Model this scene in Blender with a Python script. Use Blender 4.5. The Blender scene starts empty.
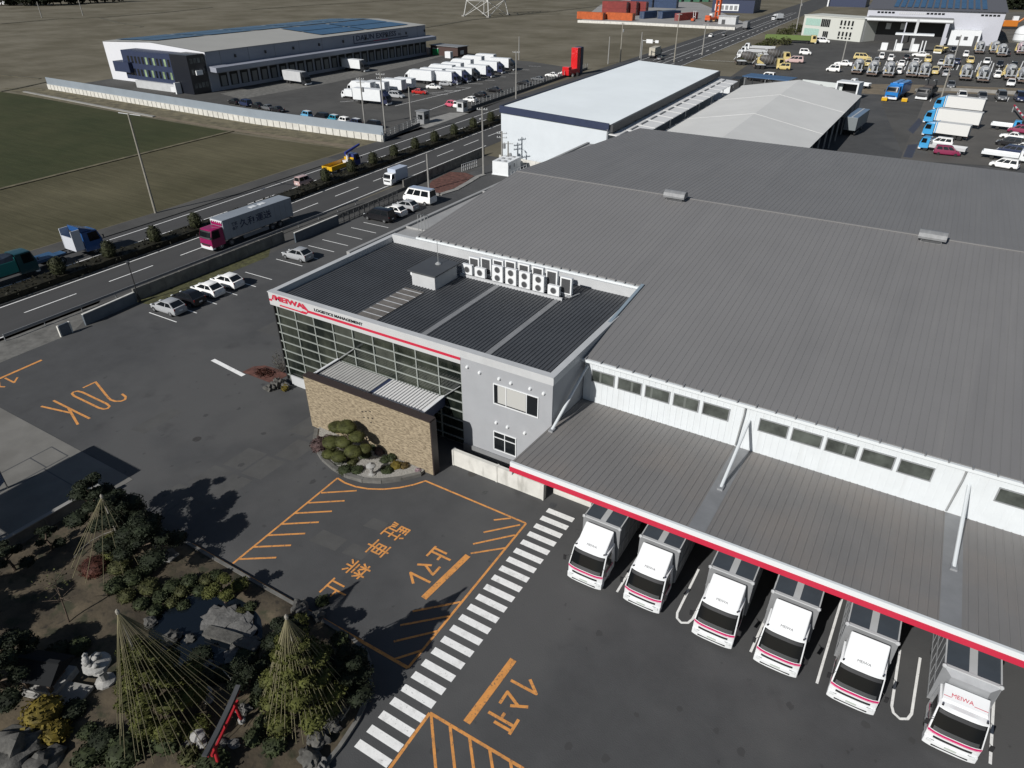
import bpy, bmesh, math, random
from math import pi, sin, cos, radians, atan2, hypot, sqrt
from mathutils import Vector, Matrix, noise
random.seed(7)
SC = bpy.context.scene
COL = SC.collection

# ------------------------------------------------------------------ camera
CAM_H = 34.0; PITCH = radians(31.9075); YAW = radians(31.0128); FOC = 690.0
cd = bpy.data.cameras.new('camera'); cam = bpy.data.objects.new('camera', cd); COL.objects.link(cam)
cam.location = (0, 0, CAM_H); cam.rotation_euler = (pi / 2 - PITCH, 0, YAW)
cd.sensor_width = 36.0; cd.lens = 36.0 * FOC / 1024.0; cd.clip_start = 0.5; cd.clip_end = 6000
SC.camera = cam

# ------------------------------------------------------------------ light
SUN = Vector((-0.33, -1.5, 1.0)).normalized()
w = bpy.data.worlds.new('World'); SC.world = w; w.use_nodes = True
nt = w.node_tree; bg = nt.nodes['Background']
sky = nt.nodes.new('ShaderNodeTexSky'); sky.sky_type = 'NISHITA'; sky.sun_disc = False
sky.sun_elevation = math.asin(SUN.z); sky.sun_rotation = atan2(SUN.x, SUN.y)
sky.air_density = 1.0; sky.dust_density = 0.6; sky.ozone_density = 1.0
nt.links.new(sky.outputs[0], bg.inputs[0]); bg.inputs[1].default_value = 0.05
sl = bpy.data.lights.new('sun', 'SUN'); so = bpy.data.objects.new('sun', sl); COL.objects.link(so)
sl.energy = 5.0; sl.angle = radians(0.5); sl.color = (1.0, 0.972, 0.935)
so.rotation_euler = (-SUN).to_track_quat('-Z', 'Y').to_euler()
SC.view_settings.view_transform = 'Standard'; SC.view_settings.look = 'None'
SC.view_settings.exposure = -0.04; SC.view_settings.gamma = 1.0
SC.view_settings.use_curve_mapping = False

# ------------------------------------------------------------------ measuring
_fw = Vector((-sin(YAW) * cos(PITCH), cos(YAW) * cos(PITCH), -sin(PITCH)))
_rt = Vector((cos(YAW), sin(YAW), 0)); _up = _rt.cross(_fw)
def G(x, y, z=0.0):
    """ground (height z) point seen at photo position x, y"""
    d = _fw * FOC + _rt * (x - 512) - _up * (y - 384)
    t = (z - CAM_H) / d.z
    return Vector((d.x * t, d.y * t, z))

# ------------------------------------------------------------------ materials
_M = {}
def mat(name, col, rough=0.7, metal=0.0, var=0.0, scale=1.0, bump=0.0, bscale=20.0, col2=None, spec=0.5, coat=0.0, stretch=(1, 1, 1), detail=6.0, contrast=(0.35, 0.65)):
    if name in _M: return _M[name]
    m = bpy.data.materials.new(name); m.use_nodes = True; _M[name] = m
    t = m.node_tree; b = t.nodes['Principled BSDF']
    c = (*col, 1) if len(col) == 3 else col
    b.inputs['Base Color'].default_value = c; b.inputs['Roughness'].default_value = rough
    b.inputs['Metallic'].default_value = metal; b.inputs['Specular IOR Level'].default_value = spec
    b.inputs['Coat Weight'].default_value = coat; b.inputs['Coat Roughness'].default_value = 0.08
    m.diffuse_color = c
    if var > 0 or col2 or bump > 0:
        tc = t.nodes.new('ShaderNodeTexCoord'); mp = t.nodes.new('ShaderNodeMapping')
        mp.inputs['Scale'].default_value = stretch
        t.links.new(tc.outputs['Object'], mp.inputs[0])
    if var > 0 or col2:
        n = t.nodes.new('ShaderNodeTexNoise'); n.inputs['Scale'].default_value = scale; n.inputs['Detail'].default_value = detail
        n.inputs['Roughness'].default_value = 0.62
        t.links.new(mp.outputs[0], n.inputs['Vector'])
        r = t.nodes.new('ShaderNodeValToRGB')
        r.color_ramp.elements[0].position = contrast[0]; r.color_ramp.elements[1].position = contrast[1]
        c2 = col2 if col2 else tuple(min(1, v * (1 + var)) for v in col)
        c1 = col if col2 else tuple(v * (1 - var) for v in col)
        r.color_ramp.elements[0].color = (*c1[:3], 1); r.color_ramp.elements[1].color = (*c2[:3], 1)
        t.links.new(n.outputs[0], r.inputs[0]); t.links.new(r.outputs[0], b.inputs['Base Color'])
    if bump > 0:
        n2 = t.nodes.new('ShaderNodeTexNoise'); n2.inputs['Scale'].default_value = bscale; n2.inputs['Detail'].default_value = 4
        t.links.new(mp.outputs[0], n2.inputs['Vector'])
        bp = t.nodes.new('ShaderNodeBump'); bp.inputs['Strength'].default_value = bump; bp.inputs['Distance'].default_value = 0.05
        t.links.new(n2.outputs[0], bp.inputs['Height']); t.links.new(bp.outputs[0], b.inputs['Normal'])
    return m
def mixnoise(m, col, scale, lo, hi, stretch=(1, 1, 1), amount=1.0, detail=5.0, seed=0.0):
    """lay a second patchy colour over a material's base colour (stains, patches, wear)"""
    t = m.node_tree; b = t.nodes['Principled BSDF']
    mx = t.nodes.new('ShaderNodeMix'); mx.data_type = 'RGBA'
    inp = b.inputs['Base Color']
    if inp.is_linked:
        t.links.new(inp.links[0].from_socket, mx.inputs[6])
    else: mx.inputs[6].default_value = inp.default_value
    mx.inputs[7].default_value = (*col, 1)
    tc = t.nodes.new('ShaderNodeTexCoord'); mp = t.nodes.new('ShaderNodeMapping'); mp.inputs['Scale'].default_value = stretch
    mp.inputs['Location'].default_value = (seed, seed * 1.7, seed)
    n = t.nodes.new('ShaderNodeTexNoise'); n.inputs['Scale'].default_value = scale; n.inputs['Detail'].default_value = detail
    r = t.nodes.new('ShaderNodeMapRange'); r.inputs[1].default_value = lo; r.inputs[2].default_value = hi; r.inputs[4].default_value = amount
    t.links.new(tc.outputs['Object'], mp.inputs[0]); t.links.new(mp.outputs[0], n.inputs['Vector'])
    t.links.new(n.outputs[0], r.inputs[0]); t.links.new(r.outputs[0], mx.inputs[0])
    t.links.new(mx.outputs[2], b.inputs['Base Color'])
    return m

asphalt = mat('asphalt', (0.066, 0.067, 0.068), 0.9, var=0.10, scale=0.5, bump=0.25, bscale=14, spec=0.25, contrast=(.3, .7))
mixnoise(asphalt, (0.090, 0.090, 0.089), 0.09, 0.48, 0.60, amount=0.7, seed=3.1)
mixnoise(asphalt, (0.044, 0.044, 0.045), 0.35, 0.64, 0.75, amount=0.55, seed=9.3)
mixnoise(asphalt, (0.036, 0.036, 0.036), 1.3, 0.68, 0.73, amount=0.5, seed=2.3)
asphalt_old = mat('worn_asphalt', (0.072, 0.071, 0.068), 0.92, var=0.12, scale=0.25, bump=0.2, bscale=10, spec=0.2)
mixnoise(asphalt_old, (0.095, 0.093, 0.088), 0.06, 0.5, 0.62, amount=0.6, seed=5)
road_m = mat('road_asphalt', (0.060, 0.060, 0.060), 0.9, var=0.08, scale=0.3, stretch=(1, .12, 1), bump=0.2, bscale=12, spec=0.25)
mixnoise(road_m, (0.068, 0.067, 0.065), 0.25, 0.5, 0.7, stretch=(1, .04, 1), amount=0.5, seed=2)
conc = mat('concrete', (0.24, 0.235, 0.22), 0.88, var=0.13, scale=0.7, bump=0.15, bscale=8)
conc_d = mat('stained_concrete', (0.125, 0.122, 0.112), 0.9, var=0.28, scale=0.9, bump=0.2, bscale=6)
conc_w = mat('pale_concrete', (0.56, 0.55, 0.51), 0.85, var=0.10, scale=0.8)
mixnoise(conc_w, (0.28, 0.27, 0.24), 1.6, 0.56, 0.75, stretch=(1, 1, .25), amount=0.7, seed=4)
slab_m = mat('slab_concrete', (0.155, 0.15, 0.137), 0.9, var=0.12, scale=0.35, bump=0.15)
mixnoise(slab_m, (0.105, 0.1, 0.09), 0.22, 0.52, 0.7, amount=0.6, seed=8)
white_p = mat('white_paint', (0.80, 0.80, 0.78), 0.8, var=0.06, scale=3)
mixnoise(white_p, (0.45, 0.45, 0.43), 2.2, 0.56, 0.76, amount=0.6, seed=1)
mixnoise(white_p, (0.18, 0.18, 0.175), 8, 0.62, 0.72, amount=0.6, seed=11)
orange_p = mat('orange_paint', (0.62, 0.27, 0.070), 0.85, var=0.1, scale=2)
mixnoise(orange_p, (0.30, 0.15, 0.06), 2.2, 0.54, 0.75, amount=0.7, seed=6)
mixnoise(orange_p, (0.10, 0.085, 0.07), 7, 0.58, 0.68, amount=0.75, seed=16)
white_wall = mat('white_metal_cladding', (0.59, 0.62, 0.635), 0.55, var=0.03, scale=0.6)
mixnoise(white_wall, (0.50, 0.52, 0.52), 0.9, 0.55, 0.8, stretch=(2.5, 1, .2), amount=0.5, seed=2)
white_c = mat('white_enamel', (0.68, 0.695, 0.70), 0.35, coat=0.3)
white_t = mat('white_van_body', (0.66, 0.68, 0.69), 0.45, var=0.03, scale=1)
grey_wall = mat('grey_panel', (0.315, 0.325, 0.34), 0.6, var=0.05, scale=0.4)
grey_lt = mat('light_grey_metal', (0.45, 0.46, 0.465), 0.5, var=0.06, scale=0.6)
grey_md = mat('mid_grey_metal', (0.20, 0.205, 0.21), 0.55, var=0.08, scale=0.8)
grey_dk = mat('dark_grey_metal', (0.055, 0.057, 0.06), 0.6, var=0.1, scale=1)
alu = mat('aluminium', (0.30, 0.31, 0.32), 0.5, metal=0.3, var=0.08, scale=1.5)
steel = mat('galvanised_steel', (0.32, 0.33, 0.33), 0.5, metal=0.3, var=0.1, scale=3)
black = mat('black_rubber', (0.014, 0.014, 0.014), 0.8)
blackp = mat('black_plastic', (0.02, 0.02, 0.021), 0.5)
glass_d = mat('dark_glass', (0.010, 0.012, 0.014), 0.06, spec=0.8)
glass_o = mat('office_glass', (0.008, 0.011, 0.009), 0.05, spec=0.7, col2=(0.05, 0.056, 0.042), scale=0.28, stretch=(1, 1, .6), contrast=(.42, .62))  # patchy paler tone stands in for reflected sky and curtains
glass_w = mat('dim_window_glass', (0.060, 0.068, 0.060), 0.12, spec=0.7, var=0.5, scale=0.6)
glass_l = mat('frosted_glass', (0.40, 0.42, 0.40), 0.3, var=0.08)
red_s = mat('red_sign_paint', (0.47, 0.018, 0.048), 0.5)
pink_s = mat('crimson_stripe', (0.52, 0.012, 0.12), 0.4)
navy = mat('navy_panel', (0.020, 0.030, 0.068), 0.5, var=0.08)
def paint(name, col, rough=0.3): return mat(name + '_paint', col, rough, coat=0.5)
HEAD = mat('headlight_lens', (0.6, 0.62, 0.62), 0.12, spec=0.8)
TAIL = mat('tail_lens', (0.14, 0.008, 0.008), 0.25)
AMB = mat('amber_lens', (0.6, 0.2, 0.02), 0.3)
bark = mat('bark', (0.085, 0.062, 0.043), 0.9, var=0.3, scale=6, bump=0.5)
wood_pole = mat('weathered_pole', (0.24, 0.225, 0.19), 0.85, var=0.12, scale=2)
rope_m = mat('straw_rope', (0.15, 0.135, 0.075), 0.9)
stone_lt = mat('granite', (0.29, 0.285, 0.27), 0.85, var=0.18, scale=6, bump=0.4)
rock_m = mat('garden_stone', (0.075, 0.073, 0.066), 0.9, var=0.35, scale=2.2, bump=0.7, bscale=6)
rock_w = mat('pale_garden_stone', (0.115, 0.113, 0.107), 0.9, var=0.3, scale=2.2, bump=0.7, bscale=6)
def leafm(name, col, var=0.45): return mat(name, col, 0.75, var=var, scale=1.7, detail=3, spec=0.25)
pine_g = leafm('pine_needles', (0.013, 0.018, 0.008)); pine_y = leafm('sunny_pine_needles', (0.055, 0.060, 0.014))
moss_g = leafm('clipped_pine_needles', (0.045, 0.049, 0.013)); bush_g = leafm('bush_leaves', (0.026, 0.034, 0.013))
hedge_g = leafm('hedge_leaves', (0.018, 0.022, 0.010)); hedge_b = leafm('winter_hedge_leaves', (0.016, 0.015, 0.009))
yel_g = leafm('yellow_leaves', (0.105, 0.080, 0.012)); red_g = leafm('russet_leaves', (0.050, 0.017, 0.011))
purp_g = leafm('dry_purple_leaves', (0.075, 0.048, 0.045)); olive_g = leafm('olive_leaves', (0.042, 0.045, 0.015))

# ------------------------------------------------------------------ mesh builder
class MB:
    def __init__(s): s.v = []; s.f = []; s.m = []; s.st = []
    def add(s, vs, fs, m=0):
        s.st.append((len(s.v), len(s.f))); o = len(s.v); s.v += [tuple(p) for p in vs]; s.f += [tuple(i + o for i in f) for f in fs]; s.m += [m] * len(fs); return s
    def box(s, x0, x1, y0, y1, z0, z1, m=0):
        vs = [(x, y, z) for z in (z0, z1) for y in (y0, y1) for x in (x0, x1)]
        return s.add(vs, [(0, 2, 3, 1), (4, 5, 7, 6), (0, 1, 5, 4), (2, 6, 7, 3), (0, 4, 6, 2), (1, 3, 7, 5)], m)
    def obox(s, p, q, wd, z0, z1, m=0):
        """box along the ground line p-q, wd wide"""
        p = Vector(p[:2]); q = Vector(q[:2]); d = (q - p).normalized(); n = Vector((-d.y, d.x)) * wd / 2
        c = [p + n, p - n, q - n, q + n]
        return s.prism(c, z0, z1, m)
    def prism(s, poly, z0, z1, m=0):
        a = sum(poly[i][0] * poly[(i + 1) % len(poly)][1] - poly[(i + 1) % len(poly)][0] * poly[i][1] for i in range(len(poly)))
        if a < 0: poly = list(poly)[::-1]
        n = len(poly); vs = [(p[0], p[1], z0) for p in poly] + [(p[0], p[1], z1) for p in poly]
        fs = [tuple(range(n - 1, -1, -1)), tuple(range(n, 2 * n))] + [(i, (i + 1) % n, n + (i + 1) % n, n + i) for i in range(n)]
        return s.add(vs, fs, m)
    def sheet(s, poly, z=None, m=0):
        a = sum(poly[i][0] * poly[(i + 1) % len(poly)][1] - poly[(i + 1) % len(poly)][0] * poly[i][1] for i in range(len(poly)))
        if a < 0: poly = list(poly)[::-1]
        return s.add([(p[0], p[1], z if z is not None else p[2]) for p in poly], [tuple(range(len(poly)))], m)
    def strip(s, pts, wd, z, m=0, ext=0.0):
        """painted line through pts"""
        for i in range(len(pts) - 1):
            p = Vector(pts[i][:2]); q = Vector(pts[i + 1][:2]); d = q - p
            if d.length < 1e-6: continue
            d.normalize(); n = Vector((-d.y, d.x)) * wd / 2
            e0 = d * (ext if i == 0 else 0); e1 = d * (ext if i == len(pts) - 2 else 0)
            zz = z + 0.0006 * (i % 2)
            s.sheet([p - e0 + n, p - e0 - n, q + e1 - n, q + e1 + n], zz, m)
            if 0 < i: s.sheet([(p.x + wd / 2 * cos(a * pi / 4), p.y + wd / 2 * sin(a * pi / 4)) for a in range(8)], z + 0.0012, m)
        return s
    def quad(s, a, b, c, d, m=0): return s.add([a, b, c, d], [(0, 1, 2, 3)], m)
    def tube(s, p, q, r0, r1=None, n=8, m=0, cap=True):
        r1 = r0 if r1 is None else r1; p = Vector(p); q = Vector(q); d = (q - p)
        if d.length < 1e-6: return s
        d.normalize(); u = d.orthogonal().normalized(); v = d.cross(u)
        vs = []
        for c, r in ((p, r0), (q, r1)):
            vs += [c + (u * cos(2 * pi * i / n) + v * sin(2 * pi * i / n)) * r for i in range(n)]
        fs = [(i, (i + 1) % n, n + (i + 1) % n, n + i) for i in range(n)]
        if cap: fs += [tuple(range(n - 1, -1, -1)), tuple(range(n, 2 * n))]
        return s.add(vs, fs, m)
    def path(s, pts, r, n=6, m=0):
        for i in range(len(pts) - 1): s.tube(pts[i], pts[i + 1], r, r, n, m)
        return s
    def lathe(s, prof, c=(0, 0, 0), n=16, m=0, axis='z'):
        vs = []
        for (r, z) in prof:
            for i in range(n):
                a = 2 * pi * i / n
                p = (r * cos(a), r * sin(a), z)
                if axis == 'y': p = (r * cos(a), z, r * sin(a))
                if axis == 'x': p = (z, r * cos(a), r * sin(a))
                vs.append((p[0] + c[0], p[1] + c[1], p[2] + c[2]))
        fs = []
        for k in range(len(prof) - 1):
            for i in range(n):
                j = (i + 1) % n; fs.append((k * n + i, k * n + j, (k + 1) * n + j, (k + 1) * n + i))
        fs += [tuple(range(n - 1, -1, -1)), tuple((len(prof) - 1) * n + i for i in range(n))]
        return s.add(vs, fs, m)
    def ball(s, c, r, m=0, jit=0.0, sub=2, seed=0.0, flat=None):
        bm = bmesh.new(); bmesh.ops.create_icosphere(bm, subdivisions=sub, radius=1.0)
        r = r if hasattr(r, '__len__') else (r, r, r); vs = []
        for v in bm.verts:
            k = 1 + jit * noise.noise(Vector((v.co.x * 1.3 + seed, v.co.y * 1.3 + seed * .7, v.co.z * 1.3)) * 1.6) * 2
            z = v.co.z * r[2] * k
            if flat is not None: z = max(z, flat)
            vs.append((c[0] + v.co.x * r[0] * k, c[1] + v.co.y * r[1] * k, c[2] + z))
        fs = [tuple(x.index for x in f.verts) for f in bm.faces]; bm.free()
        return s.add(vs, fs, m)
    def leaves(s, c, r, n, size, m=0, low=-1.0, shell=0.55, squash=1.0):
        """n leaf-sized faces spread through an ellipsoid"""
        r = r if hasattr(r, '__len__') else (r, r, r)
        for _ in range(n):
            while True:
                d = Vector((random.uniform(-1, 1), random.uniform(-1, 1), random.uniform(-1, 1)))
                if 0.05 < d.length < 1 and d.z > low: break
            d = d.normalized() * (shell + (1 - shell) * random.random() ** 0.6) * (1 + 0.12 * random.uniform(-1, 1))
            p = Vector((c[0] + d.x * r[0], c[1] + d.y * r[1], c[2] + d.z * r[2]))
            u = Vector((random.gauss(0, 1), random.gauss(0, 1), random.gauss(0, .6))).normalized(); v = u.cross(Vector((random.gauss(0, 1), random.gauss(0, 1), random.gauss(0, 1)))).normalized()
            a = size * random.uniform(.6, 1.4)
            s.add([p - u * a - v * a * .55, p + u * a - v * a * .55, p + u * a + v * a * .55, p - u * a + v * a * .55], [(0, 1, 2, 3)], m)
        return s
    def loft(s, secs, m=0, caps=True):
        n = len(secs[0]); o = []
        for c in secs: o += list(c)
        fs = []
        for k in range(len(secs) - 1):
            for i in range(n):
                j = (i + 1) % n; fs.append((k * n + i, k * n + j, (k + 1) * n + j, (k + 1) * n + i))
        if caps: fs += [tuple(range(n - 1, -1, -1)), tuple((len(secs) - 1) * n + i for i in range(n))]
        return s.add(o, fs, m)
    def xf(s, M): s.v = [tuple(M @ Vector(p)) for p in s.v]; return s
    def mesh(s, name, mats, smooth=None, bevel=0.0):
        me = bpy.data.meshes.new(name); me.from_pydata(s.v, [], s.f)
        for i, k in enumerate(s.m): me.polygons[i].material_index = k
        for mm in (mats if isinstance(mats, (list, tuple)) else [mats]): me.materials.append(mm)
        bm = bmesh.new(); bm.from_mesh(me)
        bmesh.ops.recalc_face_normals(bm, faces=bm.faces) if bevel or smooth else None
        if bevel:
            ed = [e for e in bm.edges if len(e.link_faces) == 2 and e.calc_face_angle(0) > 0.5]
            bmesh.ops.bevel(bm, geom=ed, offset=bevel, segments=2, profile=0.5, affect='EDGES', clamp_overlap=True)
        if smooth is not None:
            for f in bm.faces: f.smooth = True
            for e in bm.edges:
                if len(e.link_faces) == 2 and e.calc_face_angle(0) > smooth: e.smooth = False
        bm.to_mesh(me); bm.free(); me.update()
        return me
    def build(s, name, mats, parent=None, loc=None, smooth=None, bevel=0.0):
        o = bpy.data.objects.new(name, s.mesh(name, mats, smooth, bevel)); COL.objects.link(o)
        if parent: o.parent = parent
        if loc is not None: o.location = loc
        return o

def each(mb, name, mats, parent, **k):
    """every piece of mb becomes a part of its own"""
    st = mb.st + [(len(mb.v), len(mb.f))]; out = []
    for i in range(len(st) - 1):
        (v0, f0), (v1, f1) = st[i], st[i + 1]; q = MB(); q.v = mb.v[v0:v1]; q.f = [tuple(j - v0 for j in f) for f in mb.f[f0:f1]]; q.m = mb.m[f0:f1]
        out.append(q.build(name, mats, parent, **k))
    return out
def tag(o, label=None, cat=None, group=None, kind=None):
    if label: o['label'] = label
    if cat: o['category'] = cat
    if group: o['group'] = group
    if kind: o['kind'] = kind
    return o
def thing(name, label, cat, loc=(0, 0, 0), rotz=0.0, group=None):
    o = bpy.data.objects.new(name, None); COL.objects.link(o); o.empty_display_size = 0.3
    o.location = loc; o.rotation_euler = (0, 0, rotz)
    return tag(o, label, cat, group)
def struct(name, mb, m, **k): return tag(mb.build(name, m, **k), kind='structure')
def stuff(name, mb, m, label, cat, **k): return tag(mb.build(name, m, **k), label, cat, kind='stuff')
def dup(root, loc, rotz, label=None, group=None, cat=None):
    r = root.copy(); COL.objects.link(r); r.location = loc; r.rotation_euler = (0, 0, rotz)
    tag(r, label, cat, group)
    for ch in list(root.children):
        c = ch.copy(); COL.objects.link(c); c.parent = r
        for g in list(ch.children):
            d = g.copy(); COL.objects.link(d); d.parent = c
    return r
def text_part(txt, size, m, parent, matrix, name='lettering', width=None, bold=0.0, height=None):
    cu = bpy.data.curves.new(name, 'FONT'); cu.body = txt; cu.size = size; cu.align_x = 'LEFT'; cu.extrude = 0.004; cu.offset = bold
    cu.resolution_u = 2
    t = bpy.data.objects.new(name, cu); COL.objects.link(t)
    bpy.context.view_layer.update()
    me = bpy.data.meshes.new_from_object(t.evaluated_get(bpy.context.evaluated_depsgraph_get()))
    bpy.data.objects.remove(t); bpy.data.curves.remove(cu)
    xs = [v.co.x for v in me.vertices]; ys = [v.co.y for v in me.vertices]
    x0, y0 = min(xs), min(ys); wx = max(xs) - x0; hy = max(ys) - y0
    kx = (width / wx) if width else 1.0; ky = (height / hy) if height else (kx if width else 1.0)
    for v in me.vertices: v.co.x = (v.co.x - x0) * kx; v.co.y = (v.co.y - y0) * ky
    me.materials.clear(); me.materials.append(m)
    o = bpy.data.objects.new(name, me); COL.objects.link(o)
    if parent: o.parent = parent
    o.matrix_local = matrix
    return o
FACE_S = Matrix.Rotation(pi / 2, 4, 'X')                      # text on a wall that faces -Y
FACE_E = Matrix.Rotation(pi / 2, 4, 'Z') @ Matrix.Rotation(pi / 2, 4, 'X')   # on a wall that faces +X
def at(x, y, z, R=None): return Matrix.Translation((x, y, z)) @ (R if R else Matrix.Identity(4))
# ------------------------------------------------------------------ vehicle builders (front looks along local +Y)
def wheel_obj(parent, x, y, r, wdt, rim=True, dual=False):
    s = 1 if x > 0 else -1
    mb = MB(); mb.lathe([(r * .55, -wdt / 2), (r * .94, -wdt / 2), (r, -wdt * .32), (r, wdt * .32), (r * .94, wdt / 2), (r * .55, wdt / 2)], (0, 0, 0), 14, axis='x')
    o = mb.build('wheel', black, parent, (x, y, r), smooth=0.6)
    if rim:
        mb = MB(); mb.lathe([(r * .6, s * wdt * .30), (r * .56, s * wdt * .53), (r * .34, s * wdt * .44), (r * .16, s * wdt * .56), (0.01, s * wdt * .56)], (0, 0, 0), 12, axis='x')
        mb.build('rim', alu, o, smooth=0.5)
    return o

CARS = {  # L, W, H, belt line stations (y from rear -.5 to front .5, height, half-width scale), cabin (rear bottom, rear top, front top, front bottom)
 'hatchback': (4.0, 1.70, 1.50, [(-.5, .62, .86), (-.488, .98, .93), (-.34, 1.02, 1), (.05, .94, 1), (.22, .90, .98), (.36, .82, .95), (.46, .68, .86), (.5, .48, .72)], (-.49, -.30, .0, .33)),
 'saloon': (4.6, 1.72, 1.45, [(-.5, .6, .86), (-.48, .93, .94), (-.3, .96, 1), (.1, .93, 1), (.2, .92, .98), (.38, .82, .95), (.47, .68, .86), (.5, .5, .74)], (-.33, -.2, .03, .21)),
 'minivan': (4.75, 1.78, 1.80, [(-.5, .65, .88), (-.49, 1.02, .96), (-.2, 1.05, 1), (.15, 1.02, 1), (.32, .98, .97), (.42, .85, .93), (.48, .7, .85), (.5, .5, .74)], (-.49, -.44, .13, .36)),
 'kei car': (3.4, 1.48, 1.72, [(-.5, .62, .88), (-.49, .98, .96), (-.2, 1.0, 1), (.2, .98, 1), (.34, .95, .96), (.44, .82, .92), (.49, .66, .85), (.5, .5, .76)], (-.49, -.45, .16, .37)),
 'van': (4.85, 1.82, 2.15, [(-.5, .7, .95), (-.497, 1.12, .98), (-.2, 1.12, 1), (.2, 1.12, 1), (.4, 1.08, .98), (.46, .98, .95), (.49, .75, .9), (.5, .5, .82)], (-.495, -.475, .29, .455)),
}
_carmesh = {}
def car(kind, pname, col, loc, rz, label, group, small=False, roofcol=None, scl=1.0):
    L, W, H, st, cb = CARS[kind]; hw = W / 2; key = kind
    if key not in _carmesh:
        mb = MB(); secs = []
        for (t, zb, k) in st:
            y = t * L; w_ = hw * k; z0 = .22 if abs(t) < .49 else .34
            secs.append([(-w_ * .9, y, z0), (-w_, y, z0 + .14), (-w_, y, zb * .72), (-w_ * .96, y, zb - .04), (-w_ * .86, y, zb),
                         (w_ * .86, y, zb), (w_ * .96, y, zb - .04), (w_, y, zb * .72), (w_, y, z0 + .14), (w_ * .9, y, z0)])
        mb.loft(secs)
        zb = st[3][1] - .03; wb = hw * .92; wt = hw * .74
        yrb, yrt, yft, yfb = [q * L for q in cb]
        ym = (yrt + yft) / 2
        ring = lambda y, z, w_, : [(-w_, y, z), (w_, y, z)]
        A = [(-wb, yrb, zb - .06), (wb, yrb, zb - .06), (wb, yfb, zb - .08), (-wb, yfb, zb - .08)]
        B = [(-wt, yrt, H - .06), (wt, yrt, H - .06), (wt, yft, H - .05), (-wt, yft, H - .05)]
        D = [(-wt * .8, yrt + .16, H), (wt * .8, yrt + .16, H), (wt * .8, yft - .22, H + .01), (-wt * .8, yft - .22, H + .01)]
        mb.loft([A, B, D])
        body = mb.mesh('car_body', [white_c, blackp], smooth=0.55)
        # glass, a little proud of the cabin
        g = MB()
        def lerp(p, q, t): return tuple(p[i] + (q[i] - p[i]) * t for i in range(3))
        def pane(a, b, c, d, u0, u1, v0, v1, nrm, e=.012):
            P = lambda u, v: lerp(lerp(a, b, u), lerp(d, c, u), v)
            pts = [P(u0, v0), P(u1, v0), P(u1, v1), P(u0, v1)]
            g.add([tuple(p[i] + nrm[i] * e for i in range(3)) for p in pts], [(0, 1, 2, 3)])
        pane(A[1], A[0], B[0], B[1], .05, .95, .2, .95, (0, -1, .3))
        pane(A[3], A[2], B[2], B[3], .04, .96, .14, .97, (0, .6, .8))
        for sgn, (a, b, c, d) in ((1, (A[1], A[2], B[2], B[1])), (-1, (A[3], A[0], B[0], B[3]))):
            rr = ((.07, .36), (.40, .66), (.69, .93)) if kind in ('minivan', 'van') else ((.08, .42), (.46, .90))
            for u0, u1 in rr:
                if sgn < 0: u0, u1 = 1 - u1, 1 - u0
                pane(a, b, c, d, u0, u1, .2, .9, (sgn, 0, .25))
        glass = g.mesh('car_windows', [glass_d])
        hl = MB(); hl.ball((0, 0, 0), (.2, .12, .085), sub=1); hlm = hl.mesh('headlight', [HEAD], smooth=1)
        tl = MB(); tl.box(-.06, .06, -.06, .03, -.12, .12); tlm = tl.mesh('tail_light', [TAIL], bevel=.02)
        bp = MB(); bp.box(-hw * .8, hw * .8, .47 * L, .503 * L, .30, .46); bp.box(-.17, .17, .503 * L, .507 * L, .42, .54, 1); bpm = bp.mesh('front_grille', [blackp, white_c], bevel=0)
        bp = MB(); bp.box(-.2, .2, -.508 * L, -.5 * L, .52, .68); rpm = bp.mesh('number_plate', [white_c])
        _carmesh[key] = (body, glass, hlm, tlm, bpm, rpm)
    body, glass, hlm, tlm, bpm, rpm = _carmesh[key]
    r = thing('car' if kind != 'van' else 'passenger_van', label, 'car' if kind not in ('van',) else 'van', loc, rz, group)
    def ob(n, me, x=0, y=0, z=0):
        o = bpy.data.objects.new(n, me); COL.objects.link(o); o.parent = r; o.location = (x, y, z); return o
    b = ob('body', body); s0 = b.material_slots[0]; s0.link = 'OBJECT'; s0.material = paint(pname, col)
    ob('windows', glass)
    if roofcol:
        rf = MB(); y0, y1 = cb[1] * L + .05, cb[2] * L - .05; rf.box(-hw * .66, hw * .66, y0, y1, H + .006, H + .022); rf.build('roof_panel', roofcol, r)
    for sx in (-1, 1):
        ob('headlight', hlm, sx * hw * .66, .462 * L, .66 if kind not in ('van', 'minivan') else .74)
        ob('tail_light', tlm, sx * hw * .84, -.485 * L, .86 if kind != 'van' else 1.0)
        for t in (-.31, .32): wheel_obj(r, sx * (hw - .10), t * L, .30, .2, rim=not small)
        mm = MB(); mm.box(-.05 if sx > 0 else -.13, .13 if sx > 0 else .05, -.05, .05, -.06, .06); mm.build('mirror', blackp, r, (sx * (hw * .98), cb[3] * L - .28, st[4][1] + .06))
    ob('front_grille', bpm); ob('number_plate', rpm)
    r.scale = (scl, scl, scl)
    return r

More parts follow.
